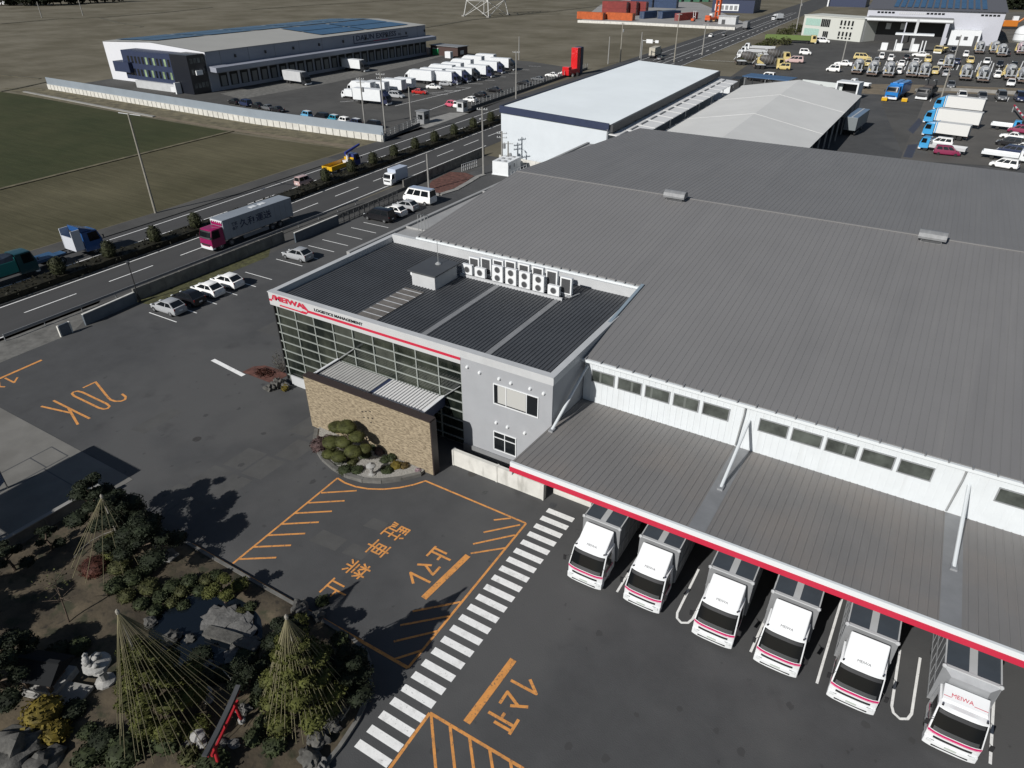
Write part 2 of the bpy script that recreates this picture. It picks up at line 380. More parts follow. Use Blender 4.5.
def cab(r, W, h, mpaint, front, dep=1.95, zf=.5, rake=.30, wlf=.50, bow=.11):
    """cab-over cab with a bowed front: front face at y=front, roof height h"""
    hw = W / 2; F = front
    wl = zf + (h - zf) * wlf                       # windscreen lower edge
    tz = lambda z: max(0, min(1, (z - wl) / (h - wl)))
    def fx(x, z, off=0.0):                          # front surface at x, height z
        y = F - bow * (abs(x) / hw) ** 4 - (rake + .05) * (max(0, z - wl) / (h - .1 - wl)) - (.05 if z < zf + .1 else 0) + off
        return (x * (1 - .06 * tz(z)) * (1 + off * .3), y, z)
    xs = [-hw, -hw * .97, -hw * .88, -hw * .7, -hw * .35, 0, hw * .35, hw * .7, hw * .88, hw * .97, hw]
    zs = [zf, zf + .18, (zf + wl) / 2, wl - .04, wl, (wl + h - .1) / 2, h - .1]
    secs = []
    for x in xs:
        e = .05 * (abs(x) / hw) ** 6; st = [fx(x, z) for z in zs]
        p = st[-1]; st.append((p[0] * .985, p[1] - .16, h - e)); st.append((x * .93, F - dep, h + .02 - e)); st.append((x, F - dep, wl)); st.append((x, F - dep, zf + .1)); secs.append(st)
    mb = MB(); mb.loft(secs); c = mb.build('cab', mpaint, r, smooth=0.5)
    def wrap(name, m, z0, z1, k0, k1, off, parent=None, n=10):
        q = MB(); vs = []
        for i in range(n + 1):
            x = hw * (k0 + (k1 - k0) * i / n)
            vs += [fx(x, z0, off), fx(x, z1, off)]
        q.add(vs, [(2 * i, 2 * i + 2, 2 * i + 3, 2 * i + 1) for i in range(n)]); return q.build(name, m, parent or r, smooth=.8)
    g = wrap('windscreen', mat('windscreen_glass', (.007, .008, .009), .12, spec=.22), wl + .02, h - .13, -.94, .94, .014)
    wrap('dashboard', mat('dim_dashboard', (.034, .036, .038), .5), wl + .04, wl + .04 + (h - wl) * .16, -.84, .84, .020, g); wrap('sun_visor', mat('dim_visor', (.022, .023, .025), .5), h - .13 - (h - wl) * .16, h - .15, -.88, .88, .020, g)
    for sx in (-1, 1):
        x = sx * (hw + .012); q = MB(); sp = lambda x, y, z: (x * (1 - .06 * tz(z)), y, z)
        q.add([sp(x, F - .34, wl - .02), sp(x, F - dep * .72, wl - .02), sp(x, F - dep * .72, h - .2), sp(x, F - rake - .2, h - .2)], [(0, 1, 2, 3)])
        q.build('side_window', mat('windscreen_glass', (.007, .008, .009)), r)
    cab.wrap = wrap
    return c, wl

def lamp_pair(r, W, F, z, m=None):
    for sx in (-1, 1):
        b = MB(); b.box(-.17, .17, -.05, .03, -.08, .08); b.build('headlight', m or HEAD, r, (sx * (W / 2 - .24), F - .05, z), bevel=.02)
def mirrors(r, W, F, z):
    for sx in (-1, 1):
        b = MB(); b.tube((0, -.05, .15), (sx * .22, .12, .12), .015, n=5); b.box(sx * .22 - .09, sx * .22 + .09, .08, .15, -.2, .16)
        b.build('mirror', blackp, r, (sx * W / 2, F - .12, z))
def chassis(r, W, L, F, z=.62, wheels=(.2, .78), rw=.46, m=None, rim=True):
    b = MB(); b.box(-.42, -.26, F - L + .05, F - .9, z, z + .22); b.box(.26, .42, F - L + .05, F - .9, z, z + .22)
    for k in range(4): y = F - 1.2 - (L - 1.6) * k / 3; b.box(-.3, .3, y - .06, y + .06, z + .03, z + .19)
    b.box(-W / 2 + .12, W / 2 - .12, F - L + .02, F - L + .12, z - .1, z + .06)
    b.build('chassis', m or grey_dk, r)
    for t in wheels:
        for sx in (-1, 1): wheel_obj(r, sx * (W / 2 - .2), F - L * t, rw, .3, rim=rim)
def bump_plan(hw, F): return [(-hw, F - .55)] + [(hw * t, F + .05 - .12 * abs(t) ** 4) for t in (-1, -.97, -.88, -.7, -.35, 0, .35, .7, .88, .97, 1)] + [(hw, F - .55)]
def front_trim(r, W, F, zf, wl, bumper_m):
    b = MB(); b.prism(bump_plan(W / 2 - .01, F), zf - .22, zf + .16); b.build('bumper', bumper_m, r, bevel=.03)
    b = MB(); b.box(-W * .36, W * .36, F - .03, F + .018, zf + .30, min(wl - .12, zf + .52)); b.build('grille', blackp, r)

def box_truck(label, loc, rz, group=None, cabc=None, bodyc=None, L=8.2, W=2.35, H=3.4, hcab=2.6, small=True, refrigerator=True, name='box_truck', wheels=(.15, .72, .84), deflector=True, box=True, gap=.12, cat='truck', zb=.95):
    r = thing(name, label, cat, loc, rz, group); F = L / 2; cabc = cabc or white_c
    k = hcab / 2.6; dep = 1.95 * k if hcab > 2.2 else 1.35; zf = .5 * k
    c, wl = cab(r, W * (.97 if hcab > 2.2 else 1), hcab, cabc, F, dep=dep, zf=zf)
    front_trim(r, W * .96, F, zf, wl, white_c); lamp_pair(r, W * .96, F, zf + .22 * k)
    mirrors(r, W * .97, F, wl + .2 * k)
    chassis(r, W, L, F, .62 * k, wheels, .46 * k if hcab > 2.2 else .29, rim=not small)
    if box:
        y0, y1 = -F, F - dep - gap
        b = MB(); b.box(-W / 2, W / 2, y0, y1, zb * k, H); b.build('cargo_box', bodyc or white_t, r, bevel=.03)
        b = MB(); b.box(-.012, .012, y0 - .02, y0 - .004, zb * k + .1, H - .12); b.box(-W * .46, W * .46, y0 - .02, y0 - .004, zb * k + .03, zb * k + .09); b.box(-W * .46, W * .46, y0 - .02, y0 - .004, H - .12, H - .06)
        for sx in (-.3, .3): b.tube((sx, y0 - .025, zb * k + .1), (sx, y0 - .025, H - .12), .018, n=5)
        b.build('rear_door_gear', steel, r)
        if refrigerator:
            b = MB(); b.box(-W * .33, W * .33, y1 + .01, y1 + .42, H - .62, H - .05); b.build('cooling_unit', grey_md, r, bevel=.04)
        for sx in (-1, 1):
            b = MB(); b.box(-.07, .07, -.03, .03, -.05, .05); b.build('tail_light', TAIL, r, (sx * W * .4, y0 + .0, zb * k - .14))
    if deflector and hcab > 2.2 and H > hcab + .3:
        b = MB(); yt = F - dep + .05; b.add([(-W * .40, F - .6, hcab + .03), (W * .40, F - .6, hcab + .03), (W * .42, yt, hcab + .03), (-W * .42, yt, hcab + .03), (W * .38, yt, H - .12), (-W * .38, yt, H - .12)],
              [(0, 1, 4, 5), (1, 2, 4), (0, 5, 3), (2, 3, 5, 4), (0, 3, 2, 1)]); b.build('wind_deflector', cabc, r)
    return r

def flat_truck(label, loc, rz, group=None, cabc=None, bedc=None, L=6.2, W=2.1, hcab=2.3, bed=.95, side=.45, name='flatbed_truck', load=None, wheels=(.17, .76)):
    r = thing(name, label, 'truck', loc, rz, group); F = L / 2; k = hcab / 2.6; dep = 1.85 * k
    c, wl = cab(r, W * .96, hcab, cabc or white_c, F, dep=dep, zf=.5 * k)
    front_trim(r, W * .94, F, .5 * k, wl, white_c); lamp_pair(r, W * .94, F, .5 * k + .2); mirrors(r, W * .96, F, wl + .2)
    chassis(r, W, L, F, .58 * k, wheels, .42 * k, rim=False)
    y0, y1 = -F, F - dep - .12; t = .05; b = MB(); b.box(-W / 2, W / 2, y0, y1, bed - .12, bed)
    b.box(-W / 2, -W / 2 + t, y0, y1, bed, bed + side); b.box(W / 2 - t, W / 2, y0, y1, bed, bed + side)
    b.box(-W / 2 + t, W / 2 - t, y0, y0 + t, bed, bed + side); b.box(-W / 2 + t, W / 2 - t, y1 - t, y1, bed, bed + side + .35)
    b.build('load_bed', bedc or grey_lt, r)
    return r

def mixer_truck(label, loc, rz, group, cabc, drumc, L=7.6):
    r = thing('concrete_mixer', label, 'mixer truck', loc, rz, group); r.scale = (1.35, 1.35, 1.35); W = 2.35; F = L / 2
    c, wl = cab(r, W * .97, 2.6, cabc, F); front_trim(r, W * .95, F, .5, wl, cabc); lamp_pair(r, W * .95, F, .72); mirrors(r, W * .97, F, wl + .2)
    chassis(r, W, L, F, .62, (.16, .70, .85), .46, rim=False)
    b = MB(); prof = [(.35, 0), (.72, .25), (1.05, 1.1), (1.12, 1.9), (1.0, 2.7), (.72, 3.5), (.52, 4.0)]
    b.lathe(prof, (0, 0, 0), 16, axis='y'); b.v = [(x, -y, z) for x, y, z in b.v]
    for i, (rr, yy) in enumerate(prof[1:-1]): b.lathe([(rr + .005, -yy - .05), (rr + .05, -yy - .03), (rr + .05, -yy + .03), (rr + .005, -yy + .05)], (0, 0, 0), 16, 1, axis='y')
    d = b.build('drum', [drumc, grey_md], r, (0, F - 2.3, 1.75), smooth=.7); d.rotation_euler = (radians(-13), 0, 0)
    b = MB(); b.add([(-.5, -.35, .5), (.5, -.35, .5), (.5, .35, .5), (-.5, .35, .5), (-.22, -.16, 0), (.22, -.16, 0), (.22, .16, 0), (-.22, .16, 0)], [(0, 1, 5, 4), (1, 2, 6, 5), (2, 3, 7, 6), (3, 0, 4, 7), (4, 5, 6, 7)])
    b.build('hopper', grey_lt, r, (0, -F + .95, 2.72))
    b = MB(); b.quad((-.3, 0, 0), (.3, 0, 0), (.22, -1.1, -1.2), (-.22, -1.1, -1.2)); b.quad((-.3, 0, 0), (-.22, -1.1, -1.2), (-.26, -1.1, -1.0), (-.36, 0, .22)); b.quad((.3, 0, 0), (.22, -1.1, -1.2), (.26, -1.1, -1.0), (.36, 0, .22))
    b.build('chute', steel, r, (0, -F + .75, 2.35))
    b = MB(); b.box(-1.1, -.85, -F + .1, -F + .3, .7, 2.4); b.box(.85, 1.1, -F + .1, -F + .3, .7, 2.4); b.box(-1.1, 1.1, -F + .08, -F + .32, 1.15, 1.35); b.build('rear_frame', drumc, r)
    b = MB(); b.box(-1.15, 1.15, -F, -F + .12, .62, .84); b.build('rear_bumper', mat('dusty_brown_paint', (.16, .11, .085), .8), r)
    for sx in (-1, 1):
        b = MB(); b.box(-.52, .52, -1.2, 1.2, 0, .06); b.build('mudguard', white_c, r, (sx * .72, -F + 1.7, 1.02))
    return r

def company_truck(label, loc, kind=0):
    """own fleet lorry: white cab, crimson stripe, tall box"""
    r = thing('delivery_truck', label, 'truck', loc, pi, 'white company lorries backed under the loading canopy')
    W = 2.5; F = 0.0; wl0 = None
    c, wl = cab(r, 2.34, 2.62, white_c, F, dep=2.0, zf=.55, rake=.48, wlf=.40, bow=.16)
    b = MB(); b.prism(bump_plan(1.175, F + .02), .30, .74); bp_ = b.build('bumper', white_c, r, bevel=.03)
    b = MB(); b.box(-.80, .80, F + .02, F + .078, .43, .50); b.build('bumper_slot', blackp, bp_); b = MB(); b.box(-.26, .26, F + .02, F + .084, .58, .70); b.build('number_plate', mat('plate_green_white', (.42, .46, .42), .5), bp_)
    cab.wrap('grille', blackp, .90, 1.05, -.72, .72, .012)
    cab.wrap('stripe', pink_s, wl - .17, wl - .03, -.985, .985, .010)
    cab.wrap('stripe', mat('pale_pink_stripe', (.62, .25, .33), .4), wl - .225, wl - .19, -.985, .985, .010)
    for sx in (-1, 1): b = MB(); b.box(sx * 1.178 - .004, sx * 1.178 + .004, F - 1.7, F - .16, wl - .17, wl - .05); b.build('stripe', pink_s, r)
    lamp_pair(r, 2.25, F + .06, .66)
    mirrors(r, 2.3, F + .05, 1.95)
    b = MB()
    for sx in (-1, 1): b.tube((sx * .95, F - .72, 2.60), (sx * .95, F - .60, 2.74), .02, n=6); b.ball((sx * .95, F - .60, 2.76), .06, sub=1)
    b.build('marker_lamp', blackp, r)
    for sx in (-.45, .25):
        b = MB(); b.tube((sx, F - .045, wl + .05), (sx + .62, F - .13, wl + .2), .013, n=5); b.build('wiper', black, r)
    # cab door lines
    b = MB()
    for sx in (-1, 1):
        for yy in (-.42, -1.55): b.box(sx * 1.168 - .004, sx * 1.168 + .004, F + yy - .012, F + yy + .012, .85, 1.55)
        b.box(sx * 1.18 - .02, sx * 1.18 + .02, F - 1.45, F - 1.25, 1.48, 1.53)
    b.build('door_handle', blackp, r)
    Z1 = 3.66
    if kind == 0:
        b = MB(); yt = F - 1.98
        P = [(-1.0, F - .66, 2.58), (1.0, F - .66, 2.58), (1.02, yt, 2.64), (-1.02, yt, 2.64), (.95, yt, 3.56), (-.95, yt, 3.56), (.90, F - .70, 2.68), (-.90, F - .70, 2.68)]
        b.add(P, [(0, 1, 6, 7), (7, 6, 4, 5), (1, 2, 4, 6), (0, 7, 5, 3), (2, 3, 5, 4), (0, 3, 2, 1)])
        d = b.build('wind_deflector', white_c, r, bevel=.05)
        y0, z0 = F - .70, 2.68; y1, z1 = yt, 3.56; n = Vector((0, z1 - z0, y0 - y1)).normalized()
        u = Vector((0, y1 - y0, z1 - z0)).normalized()
        p = Vector((.33, y0, z0)) + u * .16 + n * .006
        R = Matrix(((-1, 0, 0), (0, u.y, n.y), (0, u.z, n.z))).to_4x4()
        text_part('MEIWA', .3, grey_dk, d, Matrix.Translation(p) @ R, width=.66, height=.13)
    else:
        b = MB(); yt = F - 1.9
        b.add([(-1.0, F - .95, 2.62), (1.0, F - .95, 2.62), (1.02, yt, 2.64), (-1.02, yt, 2.64), (.98, yt + .1, 3.0), (-.98, yt + .1, 3.0), (.96, F - 1.05, 2.72), (-.96, F - 1.05, 2.72)],
              [(0, 1, 6, 7), (7, 6, 4, 5), (1, 2, 4, 6), (0, 7, 5, 3), (2, 3, 5, 4), (0, 3, 2, 1)]); d = b.build('wind_deflector', white_c, r, bevel=.02)
        y0, z0 = F - 1.05, 2.72; y1, z1 = yt + .1, 3.0; n = Vector((0, z1 - z0, y0 - y1)).normalized(); u = Vector((0, y1 - y0, z1 - z0)).normalized()
        R = Matrix(((-1, 0, 0), (0, u.y, n.y), (0, u.z, n.z))).to_4x4()
        p = Vector((.62, y0, z0)) + u * .2 + n * .006
        text_part('MEIWA', .3, red_s, d, Matrix.Translation(p) @ R, width=.95, height=.2)
        b = MB(); q = lambda x, s: tuple(Vector((x, y0, z0)) + u * s + n * .006)
        b.quad(q(.95, .16), q(.62, .16), q(.62, .19), q(.95, .19)); b.quad(q(-.36, .16), q(-.95, .16), q(-.95, .19), q(-.36, .19)); b.build('deflector_line', red_s, d)
    # cargo box
    yb = F - 2.2; L = 8.6
    b = MB(); b.box(-W / 2, W / 2, yb - 6.4, yb, 1.0, Z1, 0)
    for sx in (-1, 1):
        for k in range(9): y = yb - .05 - k * .78; b.box(sx * W / 2 - .02, sx * W / 2 + .02, y - .04, y + .04, 1.0, Z1, 1)
        b.box(sx * (W / 2 + .02) - .02, sx * (W / 2 + .02) + .02, yb - 6.4, yb, 2.1, 2.18, 1); b.box(sx * (W / 2 + .02) - .02, sx * (W / 2 + .02) + .02, yb - 6.4, yb, 1.0, 1.1, 1)
    if kind: b.add([(-W / 2, yb, 1.2), (W / 2, yb, 1.2), (W / 2, yb, Z1), (-W / 2, yb, Z1), (-W * .34, yb + .38, 1.2), (W * .34, yb + .38, 1.2), (W * .34, yb + .3, Z1 - .25), (-W * .34, yb + .3, Z1 - .25)], [(4, 5, 6, 7), (0, 4, 7, 3), (1, 2, 6, 5), (3, 7, 6, 2)], 1)
    cb = b.build('cargo_box', [grey_md, alu], r)
    b = MB(); b.box(-.18, .18, yb - 6.4, yb - .02, Z1 + .002, Z1 + .05)
    for sx in (-1, 1): b.box(sx * (W / 2 - .035) - .035, sx * (W / 2 - .035) + .035, yb - 6.4, yb - .02, Z1 + .002, Z1 + .06)
    b.box(-W / 2, W / 2, yb - .15, yb + .02, Z1 - .01, Z1 + .062)
    for sx in (-1, 1): b.ball((sx * (W / 2 - .03), yb - .02, Z1 + .02), .13, sub=1)
    b.build('roof_frame', grey_lt, cb)
    b = MB(); b.box(-W / 2 + .08, -.18, yb - 6.4, yb - .16, Z1 + .003, Z1 + .03); b.box(.18, W / 2 - .08, yb - 6.4, yb - .16, Z1 + .003, Z1 + .03)
    b.build('roof_panel', mat('slate_roof_panel', (0.055, 0.066, 0.080), .45, var=.08, scale=.8), cb)
    chassis(r, 2.35, L, F, .62, (.16, .74), .44)
    b = MB(); b.box(-1.14, -.7, F - 4.4, F - 2.6, .42, .95); b.build('fuel_tank', alu, r, bevel=.08)
    return r

def utility_pole(label, loc, h=11.0, rz=0.0, group=None, arms=1, transformer=False, r0=.17, m=None, cat='utility pole', lamp=False):
    r = thing('utility_pole', label, cat, loc, rz, group); m = m or conc
    b = MB(); b.tube((0, 0, -.02), (0, 0, h), r0, r0 * .62, 10); b.build('pole', m, r, smooth=.6)
    for k in range(arms):
        z = h - .4 - k * .75; b = MB(); b.box(-.95, .95, -.05, .05, z - .05, z + .05)
        a = b.build('crossarm', steel, r)
        b = MB()
        for x in (-.85, -.4, .4, .85): b.lathe([(.05, z + .05), (.07, z + .12), (.04, z + .16), (.06, z + .22), (.02, z + .28)], (x, 0, 0), 6)
        b.build('insulator', white_c, a)
    if transformer:
        b = MB(); b.lathe([(.1, h - 3.1), (.28, h - 3.05), (.28, h - 2.2), (.2, h - 2.1), (.05, h - 2.0)], (.42, 0, 0), 10); b.box(-.1, .5, -.04, .04, h - 2.3, h - 2.2); b.build('transformer', grey_md, r, smooth=.6)
    if lamp:
        b = MB(); b.tube((0, 0, h - 2), (0, -1.3, h - 1.6), .03, n=5); b.box(-.12, .12, -1.8, -1.2, h - 1.68, h - 1.56); b.build('street_lamp_arm', grey_lt, r)
    return r
# ------------------------------------------------------------------ ground and fields
def fieldm(name, c1, c2, ang, wave, amt):
    m = mat(name, c1, 0.95, col2=c2, scale=0.035, spec=0.15, contrast=(.38, .64))
    t = m.node_tree; b = t.nodes['Principled BSDF']
    tc = t.nodes.new('ShaderNodeTexCoord'); mp = t.nodes.new('ShaderNodeMapping'); mp.inputs['Rotation'].default_value = (0, 0, ang); mp.inputs['Scale'].default_value = (.09, wave, 1)
    n = t.nodes.new('ShaderNodeTexNoise'); n.inputs['Scale'].default_value = 1.0; n.inputs['Detail'].default_value = 7; n.inputs['Roughness'].default_value = .7
    r = t.nodes.new('ShaderNodeMapRange'); r.inputs[1].default_value = .42; r.inputs[2].default_value = .62; r.inputs[3].default_value = 1 - amt; r.inputs[4].default_value = 1 + amt
    mx = t.nodes.new('ShaderNodeMix'); mx.data_type = 'RGBA'; mx.blend_type = 'MULTIPLY'; mx.inputs[0].default_value = 1
    t.links.new(tc.outputs['Object'], mp.inputs[0]); t.links.new(mp.outputs[0], n.inputs[0]); t.links.new(n.outputs[0], r.inputs[0])
    src = b.inputs['Base Color'].links[0].from_socket
    t.links.new(src, mx.inputs[6]); t.links.new(r.outputs[0], mx.inputs[7]); t.links.new(mx.outputs[2], b.inputs['Base Color'])
    bp = t.nodes.new('ShaderNodeBump'); bp.inputs['Strength'].default_value = .5; bp.inputs['Distance'].default_value = .15
    t.links.new(n.outputs[0], bp.inputs['Height']); t.links.new(bp.outputs[0], b.inputs['Normal'])
    return m
paddy = fieldm('winter_paddy', (0.108, 0.096, 0.067), (0.165, 0.149, 0.112), radians(-8), 0.30, .06)
paddy2 = fieldm('winter_stubble', (0.068, 0.063, 0.036), (0.104, 0.094, 0.057), radians(-3.5), 1.6, .12)
greenf = fieldm('young_wheat', (0.038, 0.045, 0.020), (0.056, 0.058, 0.028), radians(-6), 0.9, .10)
bank_m = mat('dry_grass_bank', (0.115, 0.10, 0.06), 0.95, var=.4, scale=.5, bump=.6, bscale=3)
bank_d = mat('ditch_grass', (0.080, 0.072, 0.048), 0.95, var=.35, scale=.3, bump=.6, bscale=3)
dirt = mat('bare_dirt', (0.155, 0.125, 0.085), 0.95, var=.2, scale=.4, bump=.4)
gravel = mat('pale_gravel', (0.30, 0.29, 0.265), 0.95, var=.35, scale=9, bump=.8, bscale=30)

b = MB(); b.sheet([(-2600, -400), (900, -400), (900, 3000), (-2600, 3000)], 0.0); struct('ground', b, paddy)

def polyG(*pts): return [tuple(G(x, y)[:2]) for x, y in pts]
# stubble field and the green field beside the main road
road_c = lambda Y: -87.4 - (0.046 * (Y - 62) if Y > 75 else 0.046 * 13 * max(0, (Y - 49) / 26) ** 2 * 1.0 if Y > 49 else 0)
RY = [-60, 0, 30, 49, 56, 62, 68, 75, 85, 100, 120, 140, 170, 200, 250, 300, 360, 430, 520, 640, 800]
b = MB(); b.sheet([(-101.6, -60), (-101.6, 62), (-103.8, 107.5), (-137.5, 105.5), (-134.5, 50), (-129, -60)], 0.006); struct('field_stubble', b, paddy2)
b = MB(); b.sheet([(-137.9, 106.5), (-167, 106.6), (-229, 108.5), (-245, 108), (-230, 20), (-200, -60), (-130.5, -60), (-135.3, 50)], 0.006); struct('field_green', b, greenf)
b = MB()
for p, q in (((-130, -60), (-134.9, 52)), ((-134.9, 52), (-138, 107))): b.obox(p, q, .9, 0, .16)
b.build('field_path', bank_m); bpy.data.objects['field_path']['kind'] = 'structure'
b = MB(); b.sheet([(-103.5, 107.6), (-137.6, 106.6), (-229, 108.6), (-246, 112), (-236, 118.4), (-190, 117), (-140, 115.3), (-103, 116.5)], 0.010); struct('bank_strip', b, bank_m)
b = MB(); b.sheet([(-104, 108.4), (-140, 107.2), (-180, 108), (-180, 109.2), (-140, 108.7), (-104, 110.6)], 0.016); struct('dirt_track', b, dirt)
b = MB(); b.obox((-232.5, 111.4), (-167.6, 107.9), .8, 0, .25); tag(b.build('drainage_channel', conc), 'long pale concrete channel edge along the green field', 'drain channel')
# far banks between the fields
b = MB()
for px_ in ([(0, 24), (58, 19), (100, 17.5), (160, 13), (212, 7.5)], [(100, 18), (118, 23), (142, 27)], [(0, 92), (25, 87), (47, 82)], [(0, 75), (40, 79)],
            [(424, 28), (470, 20), (540, 13), (600, 6)], [(372, 1.5), (410, 0)], [(380, 9.5), (470, 16), (560, 14)], [(250, 10), (300, 6), (372, 2)]):
    for i in range(len(px_) - 1): b.obox(G(*px_[i]), G(*px_[i + 1]), 2.2 if px_[i][1] < 30 else 1.0, 0, .15)
struct('field_bank', b, bank_d)

# ------------------------------------------------------------------ yards and roads
b = MB(); b.sheet([(-73.2, -300), (200, -300), (200, 100), (70, 230), (-4, 232), (-26, 232), (-46, 224), (-62, 205), (-70, 124), (-72, 118), (-76, 110), (-76, 40), (-73.4, 31)], 0.008); struct('yard', b, asphalt)  # asphalt carried on out of view to darken what the windscreens reflect
b = MB(); b.sheet([(-78.4, -60), (-73.2, -60), (-73.2, 31.5), (-76.5, 36), (-78.4, 38)], 0.012); struct('pavement_apron', b, conc_d)
b = MB(); b.sheet([(-78.2, 31.4), (-73.1, 31.4), (-72.6, 118), (-79.5, 118), (-78.4, 80)], .0105); struct('roadside_pavement', b, asphalt_old)
b = MB()
for i in range(len(RY) - 1):
    a, c = RY[i], RY[i + 1]; b.quad((road_c(a) - 13.6, a, .012), (road_c(a) + 9.6, a, .012), (road_c(c) + 9.6, c, .012), (road_c(c) - 13.6, c, .012))
struct('road', b, road_m)
b = MB()
for i in range(len(RY) - 1):
    a, c = RY[i], RY[i + 1]
    if c <= 110: b.quad((road_c(a) - 13.6, a, .13), (road_c(a) - 10.2, a, .13), (road_c(c) - 10.2, c, .13), (road_c(c) - 13.6, c, .13)); b.quad((road_c(a) - 10.2, a, .13), (road_c(a) - 10.2, a, 0), (road_c(c) - 10.2, c, 0), (road_c(c) - 10.2, c, .13))
struct('pavement', b, asphalt_old)
b = MB()
def rline(off, y0, y1, wd=.17, dash=None, z=.0165):
    y = y0
    while y < y1:
        st_ = dash[0] if dash else 6.0; e = min(y + st_, y1)
        b.sheet([(road_c(y) + off - wd / 2, y), (road_c(y) + off + wd / 2, y), (road_c(e) + off + wd / 2, e), (road_c(e) + off - wd / 2, e)], z)
        y += (dash[0] + dash[1]) if dash else st_
rline(8.8, -60, 125); rline(1.15, -60, 560, .18); rline(-8.8, -60, 300); rline(-4.6, 1.2, 300, .17, (6, 4.05)); rline(4.8, 1.3, 300, .17, (6, 4.1)); rline(-3.0, -60, 200, .15)
rline(-1.5, 200, 560, .16); rline(9.2, 230, 520, .16); rline(5.4, 300, 520, .3, (5, 6)); rline(-9.0, 300, 560, .16)
struct('road_marking', b, white_p)
# median with kerb and clipped winter hedge
b = MB()
for i in range(len(RY) - 1):
    a, c = RY[i], min(RY[i + 1], 205)
    if a < 205:
        x = lambda Y, o: road_c(Y) + o
        b.add([(x(a, -2.5), a, .01), (x(a, .8), a, .01), (x(a, .8), a, .15), (x(a, -2.5), a, .15), (x(c, -2.5), c, .01), (x(c, .8), c, .01), (x(c, .8), c, .15), (x(c, -2.5), c, .15)], [(3, 2, 6, 7), (1, 5, 6, 2), (0, 3, 7, 4)])
struct('median_kerb', b, conc_d)
b = MB()
for y in range(-6, 205):
    for k in range(2):
        xo = road_c(y) - .85 + random.uniform(-.25, .25) + (.75 if k else -.75); dens = 26 if y < 120 else 14
        b.leaves((xo, y + random.uniform(0, 1), .42), (.85, .8, .75), dens, .15 if y < 120 else .22, low=-.6)
    if y % 2 == 0: b.box(road_c(y) - 2.2, road_c(y) + .5, y, y + 2, .1, .82 + .08 * random.random())
stuff('median_hedge', b, hedge_b, 'low dark clipped hedge running along the median of the main road', 'hedge')
k = 0
TY = [39.0, 45.6, 52.2, 58.8, 86.0, 92.8, 99.0, 105.5, 112.5, 119.5, 127, 135, 143, 151]
for y in TY:
    r = thing('topiary_tree', 'small clipped barrel-shaped evergreen rising from the hedge of the road median', 'tree', (road_c(y) - .6, y, .15), 0, 'clipped evergreens in the road median')
    b = MB(); b.tube((0, 0, 0), (0, 0, 1.0), .05, n=5); b.build('trunk', bark, r)
    b = MB(); b.lathe([(.35, .5), (.72, .9), (.80, 1.5), (.66, 2.3), (.25, 2.75)], (0, 0, 0), 9); b.leaves((0, 0, 1.65), (.92, .92, 1.25), 520, .075, shell=.86); b.build('crown', leafm('dark_topiary_leaves', (.026, .029, .012)), r)

# ------------------------------------------------------------------ yard paintwork
b = MB()
x = -17.0
y0, y1 = 12.6, 33.5
n = 23
for i in range(n):                                              # zebra crossing
    yy = 33.15 - i * .918
    b.sheet([(-17.1, yy), (-15.0, yy), (-15.0, yy + .47), (-17.1, yy + .47)], .0125)
def wl_(pts, wd=.14, z=.0125): b.strip([Vector(p) for p in pts], wd, z)
wl_([(-9.72, 33), (-9.75, 29.0)]); wl_([(-1.15, 33.5), (-1.4, 28.9)]); wl_([(2.45, 35.7), (2.25, 28.75)]); wl_([(10.6, 33), (10.46, 28.5)])
for xa in (-5.95, 5.93):
    wl_([(xa, 33.5), (xa, 29.4), (xa + .12, 29.02), (xa + .45, 28.82), (xa + .8, 29.02), (xa + .95, 29.45), (xa + 1.05, 33.5)])
for i, yy in enumerate((47.1, 49.9, 52.4, 57.5, 60.3, 63.3, 66.0, 68.9, 71.9, 74.6, 38.9, 41.5, 44.2)):
    wl_([(-70.7, yy - .05), (-66.0, yy)], .12)
wl_([(-55.8, 35.45), (-50.8, 34.95)], .45)
struct('white_yard_marking', b, white_p)
b = MB()
_k = [0]
def ol(pts, wd=.15): _k[0] += 1; b.strip([Vector(p) for p in pts], wd, .0125 + .0005 * (_k[0] % 24))
arc = [(-32.55, 28.25), (-31.7, 28.12), (-30.7, 28.2), (-29.7, 28.5), (-28.7, 29.05), (-27.8, 29.8), (-27.1, 30.6), (-26.55, 31.5)]
ol([(-32.35, 18.2), (-32.55, 28.25)]); ol(arc); ol([(-26.55, 31.45), (-17.75, 31.4)]); ol([(-17.72, 31.4), (-17.6, 17.95)]); ol([(-36.2, 17.95), (-17.6, 17.95)], .2)
for k in range(7): ol([(-32.4, 26.35 - 1.29 * k), (-30.3, 27.9 - 1.31 * k)], .15)
for p, q in (((-19.85, 30.5), (-18.9, 31.3)), ((-19.8, 29.1), (-18.0, 31.05)), ((-19.8, 27.8), (-17.8, 30.0)), ((-19.45, 27.0), (-17.7, 28.65)), ((-19.8, 21.2), (-17.7, 23.3)), ((-19.8, 20.0), (-17.7, 22.05)), ((-19.4, 18.9), (-17.65, 20.8)), ((-18.6, 18.0), (-17.6, 19.3))): ol([p, q], .14)
ol([(-19.85, 22.35), (-19.5, 26.75)], .42); ol([(-12.95, 16.95), (-12.8, 21.45)], .42); ol([(-69.9, 18), (-70.2, 26.7)], .3)
ol([(-14.92, 16.4), (-9.2, 16.4)], .17); ol([(-14.92, 16.4), (-14.8, 10)], .17); ol([(-9.2, 16.4), (-9.2, 10)], .17)
for k in range(5): ol([(-14.8 + k * 1.22, 16.35), (-11.6 + k * 1.22, 12.7)], .15)
struct('orange_yard_marking', b, orange_p)
